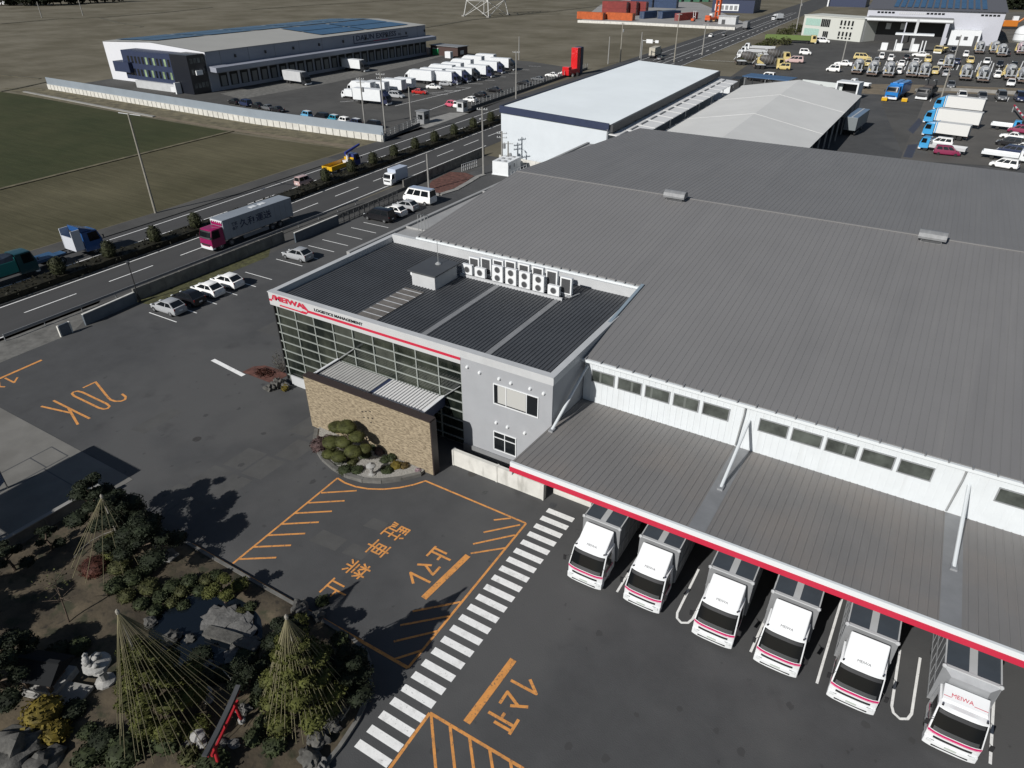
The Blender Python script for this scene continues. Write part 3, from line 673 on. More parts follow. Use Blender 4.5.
GL = {
 '止': [[(0, .04), (1, .04)], [(.52, 1), (.52, .04)], [(.52, .55), (.92, .55)], [(.16, .66), (.16, .04)]],
 'マ': [[(.02, .9), (.95, .9), (.45, .34)], [(.2, .52), (.68, .02)]],
 'レ': [[(.15, 1), (.15, .03), (.95, .46)]],
 '2': [[(.04, .80), (.12, .93), (.38, 1), (.66, .99), (.9, .91), (.96, .80), (.88, .70), (.03, .02), (1, .02)]],
 '0': [[(.5, 1), (.18, .97), (.03, .86), (.03, .14), (.18, .03), (.5, 0), (.82, .03), (.97, .14), (.97, .86), (.82, .97), (.5, 1)]],
 'K': [[(.1, 1), (.1, 0)], [(.95, 1), (.1, .42)], [(.38, .6), (1, 0)]],
 '駐': [[(.05, .94), (.05, .5), (.46, .5), (.46, .06), (.36, .1)], [(.05, .94), (.45, .94)], [(.05, .8), (.42, .8)], [(.05, .65), (.42, .65)], [(.25, .94), (.25, .5)], [(.03, .3), (.0, .08)], [(.14, .3), (.16, .1)], [(.26, .3), (.29, .12)],
       [(.70, 1), (.78, .88)], [(.56, .76), (1, .76)], [(.6, .42), (.97, .42)], [(.53, .04), (1.03, .04)], [(.78, .76), (.78, .04)]],
 '車': [[(.1, .87), (.9, .87)], [(.2, .72), (.8, .72), (.8, .34), (.2, .34), (.2, .72)], [(.2, .53), (.8, .53)], [(0, .18), (1, .18)], [(.5, 1), (.5, -.02)]],
 '禁': [[(.03, .84), (.47, .84)], [(.25, 1), (.25, .54)], [(.24, .82), (.03, .58)], [(.26, .82), (.46, .6)], [(.53, .84), (.98, .84)], [(.75, 1), (.75, .54)], [(.74, .82), (.53, .6)], [(.76, .82), (.98, .58)],
       [(.2, .43), (.8, .43)], [(.04, .27), (.96, .27)], [(.5, .27), (.5, -.02)], [(.3, .17), (.12, .02)], [(.7, .17), (.9, .02)]],
}
def painted(ch, xb, xt, ys, ye, wd=.17):
    """glyph with its foot at X=xb and its head at X=xt, reading from Y=ys to Y=ye"""
    for k_, st_ in enumerate(GL[ch]): b.strip([Vector((xb + (xt - xb) * v, ys + (ye - ys) * u, 0)) for u, v in st_], wd, .0125 + .0022 * k_, ext=wd * .3)
def word(name, lst, wd):
    global b
    b = MB()
    for a in lst: painted(*a, wd)
    struct(name, b, orange_p)
word('painted_speed_limit', [('2', -61.85, -56.6, 27.05, 25.85), ('0', -61.8, -56.6, 25.35, 24.55), ('K', -61.9, -56.5, 23.3, 22.1)], .2)
word('painted_no_parking', [('駐', -25.85, -24.2, 26.7, 25.35), ('車', -25.85, -24.2, 24.8, 23.5), ('禁', -25.85, -24.2, 22.65, 21.4), ('止', -25.8, -24.2, 20.7, 19.4)], .13)
word('painted_stop', [('止', -21.9, -20.3, 26.3, 25.35), ('マ', -21.9, -20.35, 24.95, 24.15), ('レ', -21.9, -20.3, 23.7, 22.95)], .17)
word('painted_stop_word', [('止', -10.65, -12.25, 17.6, 18.45), ('マ', -10.65, -12.2, 18.8, 19.6), ('レ', -10.6, -12.2, 20.15, 20.85)], .17)
word('painted_gate_stop', [('止', -68.1, -69.7, 20.2, 21.1), ('マ', -68.1, -69.7, 21.6, 22.4), ('レ', -68.1, -69.7, 22.9, 23.7)], .17)
b = MB(); random.seed(4)
for k in range(6):
    for q in range(2):
        if random.random() < .85: xx = -42.5 + q * 2.1 + .5 * k; yy = 19 + k * 2.9; b.sheet([(xx + .06, yy + .05), (xx + 1.95, yy + .3), (xx + 2.0, yy + 2.8), (xx + .1, yy + 2.6)], .0095)
for xx, yy, a, c in ((-29.6, 22.3, 2.2, 1.4), (-26.9, 22.6, 1.6, 1.2), (-27.4, 25.3, 1.4, 1.1), (-57, 42, 3, 6), (-52, 24, 1.6, 4)): b.sheet([(xx, yy), (xx + a, yy + .2), (xx + a, yy + c), (xx + .1, yy + c - .1)], .0095)
struct('asphalt_patch', b, mat('patched_asphalt', (.080, .080, .078), .9, var=.10, scale=.6, bump=.2, spec=.2))
b = MB(); random.seed(12)
for k in range(46):
    xx, yy = (random.uniform(-14, 12), random.uniform(14, 28)) if k < 26 else (random.uniform(-62, -30), random.uniform(20, 36)); rr = random.uniform(.05, .22)
    b.sheet([(xx + rr * cos(a * pi / 5) * random.uniform(.7, 1.3), yy + rr * sin(a * pi / 5) * random.uniform(.7, 1.6)) for a in range(10)], .0098 + .0001 * (k % 7))
struct('oil_stain', b, mat('oil_stain', (.054, .054, .054), .8, spec=.25))
b = MB()
for x_, y_ in ((-46, 26), (-24, 34), (3, 20)): b.sheet([(x_ + .35 * cos(a * pi / 8), y_ + .35 * sin(a * pi / 8)) for a in range(16)], .0135)
struct('manhole_cover', b, mat('iron_cover', (.04, .038, .036), .7, var=.3, scale=8))
# weighbridge slab with steel frames and its canopy just outside the picture
b = MB(); b.box(-72, -45.8, 4.5, 20.1, -.05, .03); struct('pavement_slab', b, slab_m)
b = MB()
def fr(pts): b.strip([Vector(p) for p in pts], .09, .034)
fr([(-55.2, 8), (-55.2, 19.2), (-52.9, 19.2), (-52.9, 8)]); fr([(-55.2, 17.5), (-52.9, 17.5)]); fr([(-55.2, 12.3), (-52.9, 12.3)]); fr([(-52.6, 19.2), (-52.6, 8)]); fr([(-52.9, 17.3), (-47, 17.3)])
struct('slab_joint', b, grey_dk)
r = thing('weighbridge_canopy', 'flat canopy on four posts over the weighbridge slab', 'canopy', (-51.4, 7.6, 0))
b = MB(); b.box(-3.1, 3.1, -4.4, 4.3, 5.9, 6.15); b.build('roof', grey_dk, r)
for sx in (-2.8, 2.8):
    for sy in (-4, 1.5): b = MB(); b.box(sx - .1, sx + .1, sy - .1, sy + .1, 0, 5.9); each(b, 'post', steel, r)
# ------------------------------------------------------------------ boundary walls by the road
def panel_wall(name, label, p, q, h, m, thick=.16, pitch=2.0, post=None, cat='wall', cap=None):
    p = Vector((*p[:2], 0)); q = Vector((*q[:2], 0)); L = (q - p).length; rz = atan2((q - p).y, (q - p).x)
    r = thing(name, label, cat, p, rz); n = max(1, round(L / pitch)); s = L / n
    b = MB()
    for i in range(n): b.box(i * s + .02, (i + 1) * s - .02, -thick / 2, thick / 2, 0, h)
    each(b, 'panel', m, r)
    b = MB()
    for i in range(n + 1): b.box(i * s - .07, i * s + .07, -thick / 2 - .05, thick / 2 + .05, 0, h + .02)
    b.build('post', post or m, r)
    if cap: b = MB(); b.box(-.05, L + .05, -thick / 2 - .07, thick / 2 + .07, h + .022, h + .10); b.build('coping', cap, r)
    return r
panel_wall('concrete_wall', 'weathered grey concrete panel wall between the main road and the parked hatchbacks', (-74.7, 40.0), (-74.7, 62.6), 1.5, mat('grey_wall_panel', (.16, .155, .14), .9, var=.25, scale=.7), pitch=2.1)
panel_wall('entrance_wall', 'slate coloured low wall with pale edge beside the yard entrance', (-73.7, 33.4), (-74.2, 39.7), 1.25, mat('slate_tile', (0.105, 0.125, 0.145), .5, var=.12, scale=.8), pitch=6.4, cap=conc_w, thick=.14)
panel_wall('entrance_sign_wall', 'short slate wall stub with white end at the yard entrance', (-73.4, 30.5), (-73.45, 31.7), 1.25, mat('slate_tile', (.1, .12, .14)), pitch=1.3, thick=.14, post=conc_w)
panel_wall('sliding_gate', 'blue-grey sheet gate panel with white end post along the car park', (-73.0, 63.2), (-73.2, 71.8), 1.35, mat('gate_sheet', (0.085, 0.105, 0.125), .5, var=.1), pitch=8.6, cap=conc_w, thick=.12)
r = thing('mesh_fence', 'dark metal lattice gate fence behind the empty parking bays', 'fence', (-73.3, 72.0, 0))
b = MB()
for i in range(13): b.box(-.05, .05, i * 1.15 - .05, i * 1.15 + .05, 0, 1.5)
each(b, 'post', grey_dk, r)
b = MB()
for z in (.15, .8, 1.4): b.box(-.03, .03, 0, 13.8, z, z + .06)
for i in range(40): b.box(-.012, .012, i * .345, i * .345 + .03, .15, 1.45)
b.build('lattice', grey_dk, r)
panel_wall('concrete_wall', 'grey concrete panel wall above the reddish planting bed by the road', (-76.2, 91.0), (-77.5, 118.0), 1.6, conc_d, pitch=2.1)
panel_wall('low_kerb_wall', 'low concrete edge wall of the road in front of the white van', (-75.2, 72), (-76.0, 91), .5, conc_d, pitch=4)
r = thing('guard_rail', 'grey steel guard rail between the road and the parking wall', 'guard rail', (-77.4, 27, 0))
b = MB(); b.box(-.04, .04, 0, 54, .5, .78); b.build('beam', grey_md, r)
b = MB()
for i in range(14): b.tube((0, i * 4.1, 0), (0, i * 4.1, .8), .06, n=6)
each(b, 'post', grey_md, r)
# grass verge strips and planting beds
b = MB(); b.sheet([(-74.5, 39.8), (-72.2, 40.2), (-72.2, 57.5), (-74.5, 60)], .014)
struct('grass_verge', b, mat('verge_grass', (0.060, 0.060, 0.022), .95, var=.5, scale=1.5, bump=.6))
b = MB(); b.sheet(polyG((425, 190), (432, 181), (450, 172), (466, 173), (474, 176), (460, 186), (440, 194)), .05); struct('planting_bed_soil', b, mat('red_mulch', (0.095, 0.040, 0.030), .95, var=.5, scale=1.5))
b = MB(); P = [G(*q) for q in ((425, 193), (440, 195), (456, 190), (470, 182), (478, 177), (484, 175))]
for i in range(5): b.obox(P[i], P[i + 1], .9, 0, .16)
struct('pale_kerb', b, conc)
b = MB(); b.sheet([(-51.4, 35.3), (-51.3, 36.6), (-50.5, 37.3), (-48.6, 37.5), (-47.2, 37.2), (-47.3, 35.3)], .03); struct('russet_bed_soil', b, mat('red_mulch', (.09, .04, .03)))
# ------------------------------------------------------------------ office
roof_dk = mat('dark_ribbed_roof', (0.060, 0.064, 0.070), .55, var=.10, scale=.4)
off = thing('office_building', 'two-storey grey office with glazed front, red striped sign band and dark ribbed roof', 'office building', (-46.5, 36.3, 0))
O = lambda X, Y, Z=0: (X + 46.5, Y - 36.3, Z)
def oB(b, x0, x1, y0, y1, z0, z1, m=0): return b.box(x0 + 46.5, x1 + 46.5, y0 - 36.3, y1 - 36.3, z0, z1, m)
b = MB()
oB(b, -26.3, -18.5, 36.3, 52.9, 0, 8.55); oB(b, -46.2, -26.302, 36.75, 52.9, 0, 8.55)
b.build('wall', grey_wall, off)
b = MB(); oB(b, -46.55, -26.31, 36.28, 36.74, 7.95, 9.12); b.build('sign_band', mat('pale_grey_band', (.47, .475, .475), .5, var=.03, scale=.5), off)
# parapets
b = MB()
oB(b, -46.6, -18.45, 36.24, 36.80, 9.122, 9.20); oB(b, -26.302, -18.45, 36.27, 36.78, 8.552, 9.12)
oB(b, -46.58, -46.05, 36.802, 53.0, 7.9, 9.19); oB(b, -18.98, -18.46, 36.802, 53.0, 8.552, 9.19)
oB(b, -46.04, -18.99, 52.5, 52.98, 8.552, 9.45)
b.build('parapet', grey_lt, off)
rf = MB(); oB(rf, -46.04, -18.99, 36.82, 52.49, 8.555, 8.60); rfo = rf.build('roof', roof_dk, off)
rb = MB(); x = -45.9
while x < -19.1:
    rb.add([(x + 46.5 - .055, .56, 8.602), (x + 46.5 + .055, .56, 8.602), (x + 46.5 + .025, .56, 8.665), (x + 46.5 - .025, .56, 8.665), (x + 46.5 - .055, 16.1, 8.602), (x + 46.5 + .055, 16.1, 8.602), (x + 46.5 + .025, 16.1, 8.665), (x + 46.5 - .025, 16.1, 8.665)], [(0, 1, 2, 3), (1, 5, 6, 2), (2, 6, 7, 3), (3, 7, 4, 0)])
    x += .33
rb.build('roof_rib', roof_dk, rfo)
b = MB(); oB(b, -30.95, -30.45, 37.2, 48.6, 8.61, 8.69); oB(b, -24.95, -24.45, 37.2, 48.6, 8.61, 8.69); b.build('cable_tray', grey_md, rfo)
b = MB(); oB(b, -37.6, -35.5, 37.2, 44.0, 8.61, 8.672)
for k in range(8): oB(b, -37.6, -35.5, 37.4 + k * .88, 37.5 + k * .88, 8.673, 8.685, 1)
b.build('walkway_boards', [mat('faded_deck', (.125, .115, .105), .9, var=.2, scale=1.2), grey_lt], rfo)
# curtain wall
b = MB(); oB(b, -46.12, -26.32, 36.42, 36.5, .35, 7.95); b.add([O(-46.2, 36.42, .9), O(-46.2, 36.42, 7.95), O(-46.2, 37.6, 7.95), O(-46.2, 37.6, .9)], [(0, 1, 2, 3)])
cw = b.build('curtain_wall_glass', glass_o, off)
b = MB()
for i in range(10): X = -45.85 + i * 2.17; oB(b, X - .05, X + .05, 36.34, 36.45, .4, 7.95)
for k in range(9): Z = 7.94 - k * .885; oB(b, -46.3, -26.32, 36.35, 36.44, Z - .045, Z + .045)
oB(b, -46.32, -46.2, 36.33, 36.45, .35, 7.95, 1)
for k in range(9): Z = 7.94 - k * .885; oB(b, -46.42, -46.21, 36.43, 37.6, Z - .03, Z + .03)
b.build('mullion', [mat('pale_mullion', (.25, .27, .25), .5), blackp], off)
b = MB(); oB(b, -45.6, -38.8, 36.2, 36.33, 0, 1.0); b.build('plinth', grey_lt, off)
# blinds behind some panes
for i, k in ((0, 0), (1, 0), (3, 0), (4, 0), (3, 1), (5, 1)): b = MB(); X = -45.8 + i * 2.17; oB(b, X + .1, X + 2.05, 36.405, 36.415, 7.9 - k * .885 - .78, 7.9 - k * .885); b.build('blind', mat('blind_fabric', (.05, .055, .045), .35, var=.2), off)
# signs
b = MB(); oB(b, -42.0, -26.31, 36.25, 36.278, 8.30, 8.52); oB(b, -46.52, -46.2, 36.25, 36.278, 8.35, 8.52); oB(b, -45.3, -42.5, 36.25, 36.278, 8.10, 8.22)
b.add([O(-46.0, 36.255, 8.52), O(-46.2, 36.255, 8.52), O(-46.0, 36.255, 9.0), O(-45.85, 36.255, 9.0), O(-41.6, 36.255, 8.3), O(-42.3, 36.255, 8.52), O(-42.55, 36.255, 9.0), O(-42.35, 36.255, 9.0)], [(0, 3, 2, 1), (4, 7, 6, 5)])
b.add([O(-42.9, 36.255, 8.06), O(-42.2, 36.255, 8.06), O(-41.9, 36.255, 8.3), O(-42.6, 36.255, 8.3)], [(0, 1, 2, 3)])
b.build('red_stripe', red_s, off)
text_part('MEIWA', .7, red_s, off, at(*O(-45.82, 36.25, 8.53), FACE_S), 'sign_lettering', width=3.5, height=.5, bold=.03)
text_part('LOGISTICS MANAGEMENT', .4, blackp, off, at(*O(-41.1, 36.25, 8.66), FACE_S), 'sign_lettering', width=5.3, height=.27, bold=.015)
# right part: windows and round vents
def wind(b0, b1, z0, z1, nv, nh=0, lit=None):
    b = MB(); oB(b, b0, b1, 36.292, 36.297, z0, z1); g = b.build('window', glass_d, off)
    b = MB(); e = .07
    oB(b, b0 - e, b1 + e, 36.235, 36.30, z0 - e, z0); oB(b, b0 - e, b1 + e, 36.235, 36.30, z1, z1 + e); oB(b, b0 - e, b0, 36.235, 36.30, z0, z1); oB(b, b1, b1 + e, 36.235, 36.30, z0, z1)
    for t in nv: X = b0 + (b1 - b0) * t; oB(b, X - .03, X + .03, 36.24, 36.29, z0, z1)
    if nh: oB(b, b0, b1, 36.242, 36.288, z0 + nh - .03, z0 + nh + .03)
    b.build('frame', white_c, g)
    if lit:
        b = MB(); oB(b, b0 + (b1 - b0) * lit[0], b0 + (b1 - b0) * lit[1], 36.284, 36.289, z0 + .1, z1 - .05); b.build('blind', mat('pale_blind', (.42, .42, .40), .6), g)
wind(-23.35, -19.65, 5.5, 7.15, (.28, .75), 0, (.08, .73)); wind(-23.4, -21.5, 1.2, 2.85, (.5,), 1.15)
b = MB(); oB(b, -26.3, -18.9, 36.15, 36.295, 0, .7); b.build('plinth', grey_md, off)
for X, Z in ((-25.7, 7.9), (-24.6, 7.75), (-22.9, 7.75), (-21.9, 7.7), (-20.3, 7.75), (-19.2, 7.7), (-23.2, 3.75), (-22.2, 3.7), (-20.7, 3.7)):
    b = MB(); b.lathe([(.13, 0), (.13, -.08), (.09, -.16), (.02, -.18)], (0, 0, 0), 10, axis='y'); b.build('vent_cap', white_c, off, O(X, 36.3, Z), smooth=.7)
# penthouse
ph = MB(); oB(ph, -37.5, -34.95, 44.9, 48.3, 8.6, 9.95); po = ph.build('penthouse', grey_lt, off)
ph = MB(); oB(ph, -37.75, -34.7, 44.65, 48.5, 9.952, 10.07); ph.build('penthouse_roof', roof_dk, po)
ph = MB(); ph.lathe([(.25, 0), (.25, -.3), (.2, -.42), (.02, -.46)], O(-37.65, 45.6, 9.35), 10, axis='x'); ph.build('exhaust_hood', white_c, po, smooth=.7)
ph = MB(); ph.tube(O(-36.2, 47.2, 10.07), O(-36.2, 47.2, 12.3), .025, n=6); ph.lathe([(.3, 10.072), (.3, 10.12), (.05, 10.3)], O(-36.2, 47.2), 10); ph.build('antenna', steel, po)
# stands for the air conditioners
b = MB(); oB(b, -34.9, -24.3, 48.75, 48.95, 8.61, 8.85); oB(b, -34.9, -23.8, 49.65, 49.85, 8.61, 8.85); b.build('equipment_rail', grey_lt, off)
def ac(loc, fans, label, hh, back=False):
    r = thing('air_conditioner', label, 'air conditioner', loc, 0, 'outdoor units on the office roof')
    b = MB(); b.box(-.56, .56, -.17, .17, .06, hh); b.build('casing', white_c, r, bevel=.02)
    for k in range(fans):
        z = hh * (k + .5) / fans + .03; b = MB(); b.lathe([(.30, -.172), (.30, -.19), (.26, -.2), (.02, -.195)], (0, 0, z), 14, axis='y')
        b.build('fan_grille', grey_md, r, smooth=.6)
        b = MB(); b.lathe([(.25, -.202), (.1, -.206), (.02, -.208)], (0, 0, z), 14, axis='y'); b.build('fan', grey_dk, r)
    b = MB(); b.box(-.4, -.3, -.2, .2, 0, .06); b.box(.3, .4, -.2, .2, 0, .06); b.build('foot', steel, r)
    if back: b = MB(); b.box(-.42, .42, -.19, -.172, .2, hh - .12); b.build('coil_grille', grey_dk, r)
    return r
for i, (X, f, hh) in enumerate(((-34.2, 1, 1.0), (-32.8, 1, .95), (-30.9, 2, 1.55), (-29.5, 2, 1.55), (-28.1, 2, 1.55), (-26.7, 2, 1.55), (-25.2, 1, .95))):
    ac((X, 49.0, 8.85), f, ('low single-fan white outdoor unit next to the roof penthouse', 'low single-fan white outdoor unit beside the gap in the front row', 'twin-fan white outdoor unit leftmost of the four tall ones in the front row', 'twin-fan white outdoor unit second of the four tall ones in the front row', 'twin-fan white outdoor unit third of the four tall ones in the front row', 'twin-fan white outdoor unit rightmost of the four tall ones in the front row', 'low single-fan white outdoor unit at the right end of the front row')[i], hh)
for i, (X, hh) in enumerate(((-33.9, 1.5), (-32.6, 1.7), (-31.3, 1.8), (-30.0, 1.95), (-28.6, 1.95), (-27.2, 1.95), (-25.8, 1.95), (-24.4, 1.6))):
    ac((X, 49.75, 8.85), 0, '%s white outdoor unit with dark coil grille in the back row on the office roof' % ('first', 'second', 'third', 'fourth', 'fifth', 'sixth', 'seventh', 'rightmost')[i], hh, True)
b = MB()
for k in range(3): b.path([(-24.2, 49.3 + .12 * k, 8.85), (-23.9, 49.4 + .12 * k, 8.75), (-23.5, 50.6, 8.8)], .05)
tag(b.build('refrigerant_pipe', steel), 'bundle of pale pipes at the right end of the outdoor units', 'pipe')
# stone faced entrance wall
stone_face = mat('tan_stone_cladding', (0.135, 0.105, 0.066), .9, col2=(0.36, 0.295, 0.20), scale=2.6, stretch=(1, 1, 3.0), bump=1.0, bscale=9, detail=8, contrast=(.34, .6))
mixnoise(stone_face, (.10, .075, .05), 5, .60, .68, stretch=(1, 1, 2.5), amount=.8, seed=3)
r = thing('stone_wall', 'tall free-standing tan stone-faced wall in front of the office entrance', 'wall', (-39.2, 32.3, 0))
b = MB(); b.box(0, 12.75, 0, .62, 0, 4.95); b.build('masonry', stone_face, r)
b = MB(); b.box(-.04, 12.79, -.05, .67, 4.952, 5.06); b.box(12.752, 12.86, -.02, .64, 0, 4.95); b.build('coping', mat('dark_brown_metal', (.03, .022, .02), .5), r)
b = MB()
for cx_, cz in ((6.1, 3.6), (6.5, 3.75), (6.95, 3.9), (6.2, 3.1), (6.65, 3.2), (7.1, 3.3), (6.9, 2.85)): b.box(cx_ - .07, cx_ + .07, -.02, .05, cz - .05, cz + .05)
b.build('peep_holes', blackp, r)
r = thing('entrance_canopy', 'flat entrance canopy with white ribbed roof between the stone wall and the glazed front', 'canopy', (-39.0, 32.95, 0))
b = MB(); b.box(0, 5.4, 0, 3.28, 4.15, 4.45)
for k in range(17): b.box(.05 + .315 * k, .13 + .315 * k, 0, 3.28, 4.451, 4.50)
b.build('flat_roof', mat('canopy_sheet', (.40, .40, .385), .5, var=.06, scale=1), r)
b = MB(); b.box(5.85, 10.95, 0, 3.28, 4.15, 4.44)
for k in range(17): b.box(5.9 + .3 * k, 6.02 + .3 * k, 0, 3.28, 4.44, 4.53)
b.build('ribbed_roof', mat('white_rib_sheet', (.66, .66, .65), .5), r)
b = MB(); b.box(5.41, 5.84, 0, 3.28, 4.15, 4.40); b.box(10.96, 11.06, -.05, 3.3, 3.7, 4.58); b.box(-.22, -.01, -.05, 3.3, 4.0, 4.62); b.build('edge_beam', navy, r)
b = MB(); b.box(-.22, .0, -.05, 3.3, 4.622, 4.68); b.box(10.9, 11.1, -.05, 3.3, 4.582, 4.63); b.build('edge_cap', white_c, r)
for X in (.5, 10.5): b = MB(); b.box(X - .1, X + .1, 2.2, 2.4, 0, 4.15); each(b, 'column', grey_dk, r)
b = MB(); b.path([(11.0, 3.2, 4.6), (12.6, 3.3, 6.0)], .04); b.path([(-.1, 3.2, 4.6), (1.9, 3.3, 6.2)], .04); b.build('tie_rod', steel, r)
panel_wall('pale_concrete_wall', 'pale stained low concrete wall in front of the office window', (-25.9, 34.3), (-17.9, 34.3), 1.45, conc_w, pitch=4, thick=.3)
b = MB(); b.box(-17.6, -14.6, 35.2, 35.7, 0, .45); b.box(-14.58, -14.45, 35.1, 35.8, 0, .5); tag(b.build('concrete_block', conc_w, bevel=.03), 'long cream concrete block lying behind the zebra crossing under the canopy edge', 'concrete block')
b = MB(); b.box(-17.25, -16.75, 33.8, 34.3, 0, .016); tag(b.build('drain_cover', grey_dk), 'small square steel drain cover at the upper end of the zebra crossing', 'drain cover')

# ------------------------------------------------------------------ warehouse
roof_g = mat('grey_seamed_roof', (0.180, 0.177, 0.176), .62, var=.05, scale=.10, spec=.4, contrast=(.3, .7))
mixnoise(roof_g, (.158, .156, .156), .12, .5, .7, stretch=(4, .4, 1), amount=.5, seed=2)
mixnoise(roof_g, (.21, .205, .20), .5, .55, .75, stretch=(4, .15, 1), amount=.35, seed=6)
wh = thing('warehouse', 'large white-walled logistics warehouse with wide grey ribbed gable roof', 'warehouse', (0, 41.1, 0))
WX1 = 60.0
def zr(Y): return 8.55 + .1 * (Y - 41.1) if Y <= 72.8 else 11.72 - .05 * (Y - 72.8)
def wv(X, Y, Z): return (X, Y - 41.1, Z)
b = MB()
# front wall, notch walls, left wall, back wall, right gable as solid thin boxes
b.box(-18.45, WX1, .22, .5, 0, 8.35)
b.add([wv(-18.45, 41.32, 4), wv(-18.45, 41.32, 8.3), wv(-18.45, 53.0, 9.5), wv(-18.45, 53.0, 4)], [(0, 1, 2, 3)])
b.add([wv(-42.9, 53.2, 0), wv(-42.9, 53.2, 9.45), wv(-18.45, 53.2, 9.45), wv(-18.45, 53.2, 0)], [(0, 1, 2, 3)])
b.add([wv(-42.9, 53.2, 0), wv(-42.9, 53.2, zr(53.2) - .1), wv(-42.9, 72.8, zr(72.8) - .1), wv(-42.9, 112.4, zr(112.4) - .1), wv(-42.9, 112.4, 0)], [(0, 1, 2, 3, 4)])
b.add([wv(-42.9, 112.4, 0), wv(-42.9, 112.4, 9.6), wv(WX1, 112.4, 9.6), wv(WX1, 112.4, 0)], [(0, 1, 2, 3)])
b.add([wv(WX1, 41.3, 0), wv(WX1, 41.3, zr(41.3) - .1), wv(WX1, 72.8, zr(72.8) - .1), wv(WX1, 112.4, zr(112.4) - .1), wv(WX1, 112.4, 0)], [(0, 1, 2, 3, 4)])
x = -18.3
while x < 30: b.box(x, x + .06, .20, .225, 4.4, 8.3); x += .45
b.build('wall', white_wall, wh)
def slab(b, poly, th=.12):
    top = [wv(X, Y, zr(Y)) for X, Y in poly]; bot = [wv(X, Y, zr(Y) - th) for X, Y in poly]; n = len(poly)
    b.add(top + bot, [tuple(range(n)), tuple(range(2 * n - 1, n - 1, -1))] + [(i, n + i, n + (i + 1) % n, (i + 1) % n) for i in range(n)])
b = MB(); slab(b, [(-18.6, 41.05), (WX1, 41.05), (WX1, 53.0), (-18.6, 53.0)]); slab(b, [(-43.1, 53.0), (WX1, 53.0), (WX1, 72.8), (-43.1, 72.8)]); fr_ = b.build('front_roof_slope', roof_g, wh)
b = MB(); slab(b, [(-43.1, 72.8), (WX1, 72.8), (WX1, 112.6), (-43.1, 112.6)]); br_ = b.build('rear_roof_slope', roof_g, wh)
def rib(b, X, ya, yb, hh=.020, w0=.035, w1=.02):
    a, c = wv(X, ya, zr(ya) + .001), wv(X, yb, zr(yb) + .001)
    b.add([(X - w0, a[1], a[2]), (X - w1, a[1], a[2] + hh), (X + w1, a[1], a[2] + hh), (X + w0, a[1], a[2]), (X - w0, c[1], c[2]), (X - w1, c[1], c[2] + hh), (X + w1, c[1], c[2] + hh), (X + w0, c[1], c[2])], [(0, 1, 5, 4), (1, 2, 6, 5), (2, 3, 7, 6), (0, 3, 2, 1)])
b = MB(); c2 = MB(); X = -42.9
while X < 48:
    rib(b, X, 41.05 if X > -18.5 else 53.0, 72.8); rib(c2, X, 72.8, 112.6); X += .5
b.build('roof_seam', roof_g, fr_); c2.build('roof_seam', roof_g, br_)
b = MB(); b.box(-43.1, WX1, 31.55, 31.85, 11.715, 11.80); b.build('ridge_cap', roof_g, wh)
# gutter and snow clips on the eaves
b = MB(); b.box(-18.6, WX1, -.26, -.08, 8.28, 8.5); b.box(-43.1, -18.62, 11.62, 11.88, 9.40, 9.62); b.build('gutter', mat('pale_gutter', (.62, .65, .66), .45), wh)
b = MB(); b.box(-.04, .04, -.2, .2, -.06, .06); clip_me = b.mesh('gutter_clip', [grey_md])
X = -18.2
while X < 24: o = bpy.data.objects.new('gutter_clip', clip_me); COL.objects.link(o); o.parent = wh; o.location = (X, -.1, 8.56); X += 1.25
X = -42.8
while X < -18.8: o = bpy.data.objects.new('gutter_clip', clip_me); COL.objects.link(o); o.parent = wh; o.location = (X, 11.85, 9.70); X += .9
b = MB(); b.add([wv(-18.82, 41.0, 8.3), wv(-18.56, 41.0, 8.3), wv(-18.56, 41.0, 8.68), wv(-18.82, 41.0, 8.68), wv(-18.82, 53.0, 9.5), wv(-18.56, 53.0, 9.5), wv(-18.56, 53.0, 9.88), wv(-18.82, 53.0, 9.88)], [(0, 1, 2, 3), (4, 7, 6, 5), (3, 2, 6, 7), (0, 3, 7, 4), (1, 5, 6, 2)])
b.build('verge_flashing', mat('sky_tinted_flashing', (.30, .37, .42), .35, metal=.3), wh)  # blue of the reflected sky is put into the metal's colour
def whwin(x0, x1):
    b = MB(); b.box(x0, x1, .195, .205, 6.6, 7.5); g = b.build('window', glass_w, wh)
    e = .07; b = MB(); b.box(x0 - e, x1 + e, .16, .215, 6.6 - e, 6.6); b.box(x0 - e, x1 + e, .16, .215, 7.5, 7.5 + e); b.box(x0 - e, x0, .16, .215, 6.6, 7.5); b.box(x1, x1 + e, .16, .215, 6.6, 7.5)
    b.build('frame', alu, g)
    if random.random() < .5:
        t = random.uniform(.2, .6); b = MB(); b.box(x0 + (x1 - x0) * t, x0 + (x1 - x0) * t + .16, .188, .194, 6.65, 7.45); b.build('blind', mat('window_reflection_board', (.12, .13, .12), .4), g)  # narrow pale strip on the pane, a reflection put in as colour
for k in range(5): whwin(-17.75 + k * 2.14, -17.75 + k * 2.14 + 1.75)
for k in range(5): whwin(-5.3 + k * 2.14, -5.3 + k * 2.14 + 1.78)
for k in range(3): whwin(8.5 + k * 2.14, 8.5 + k * 2.14 + 1.78)
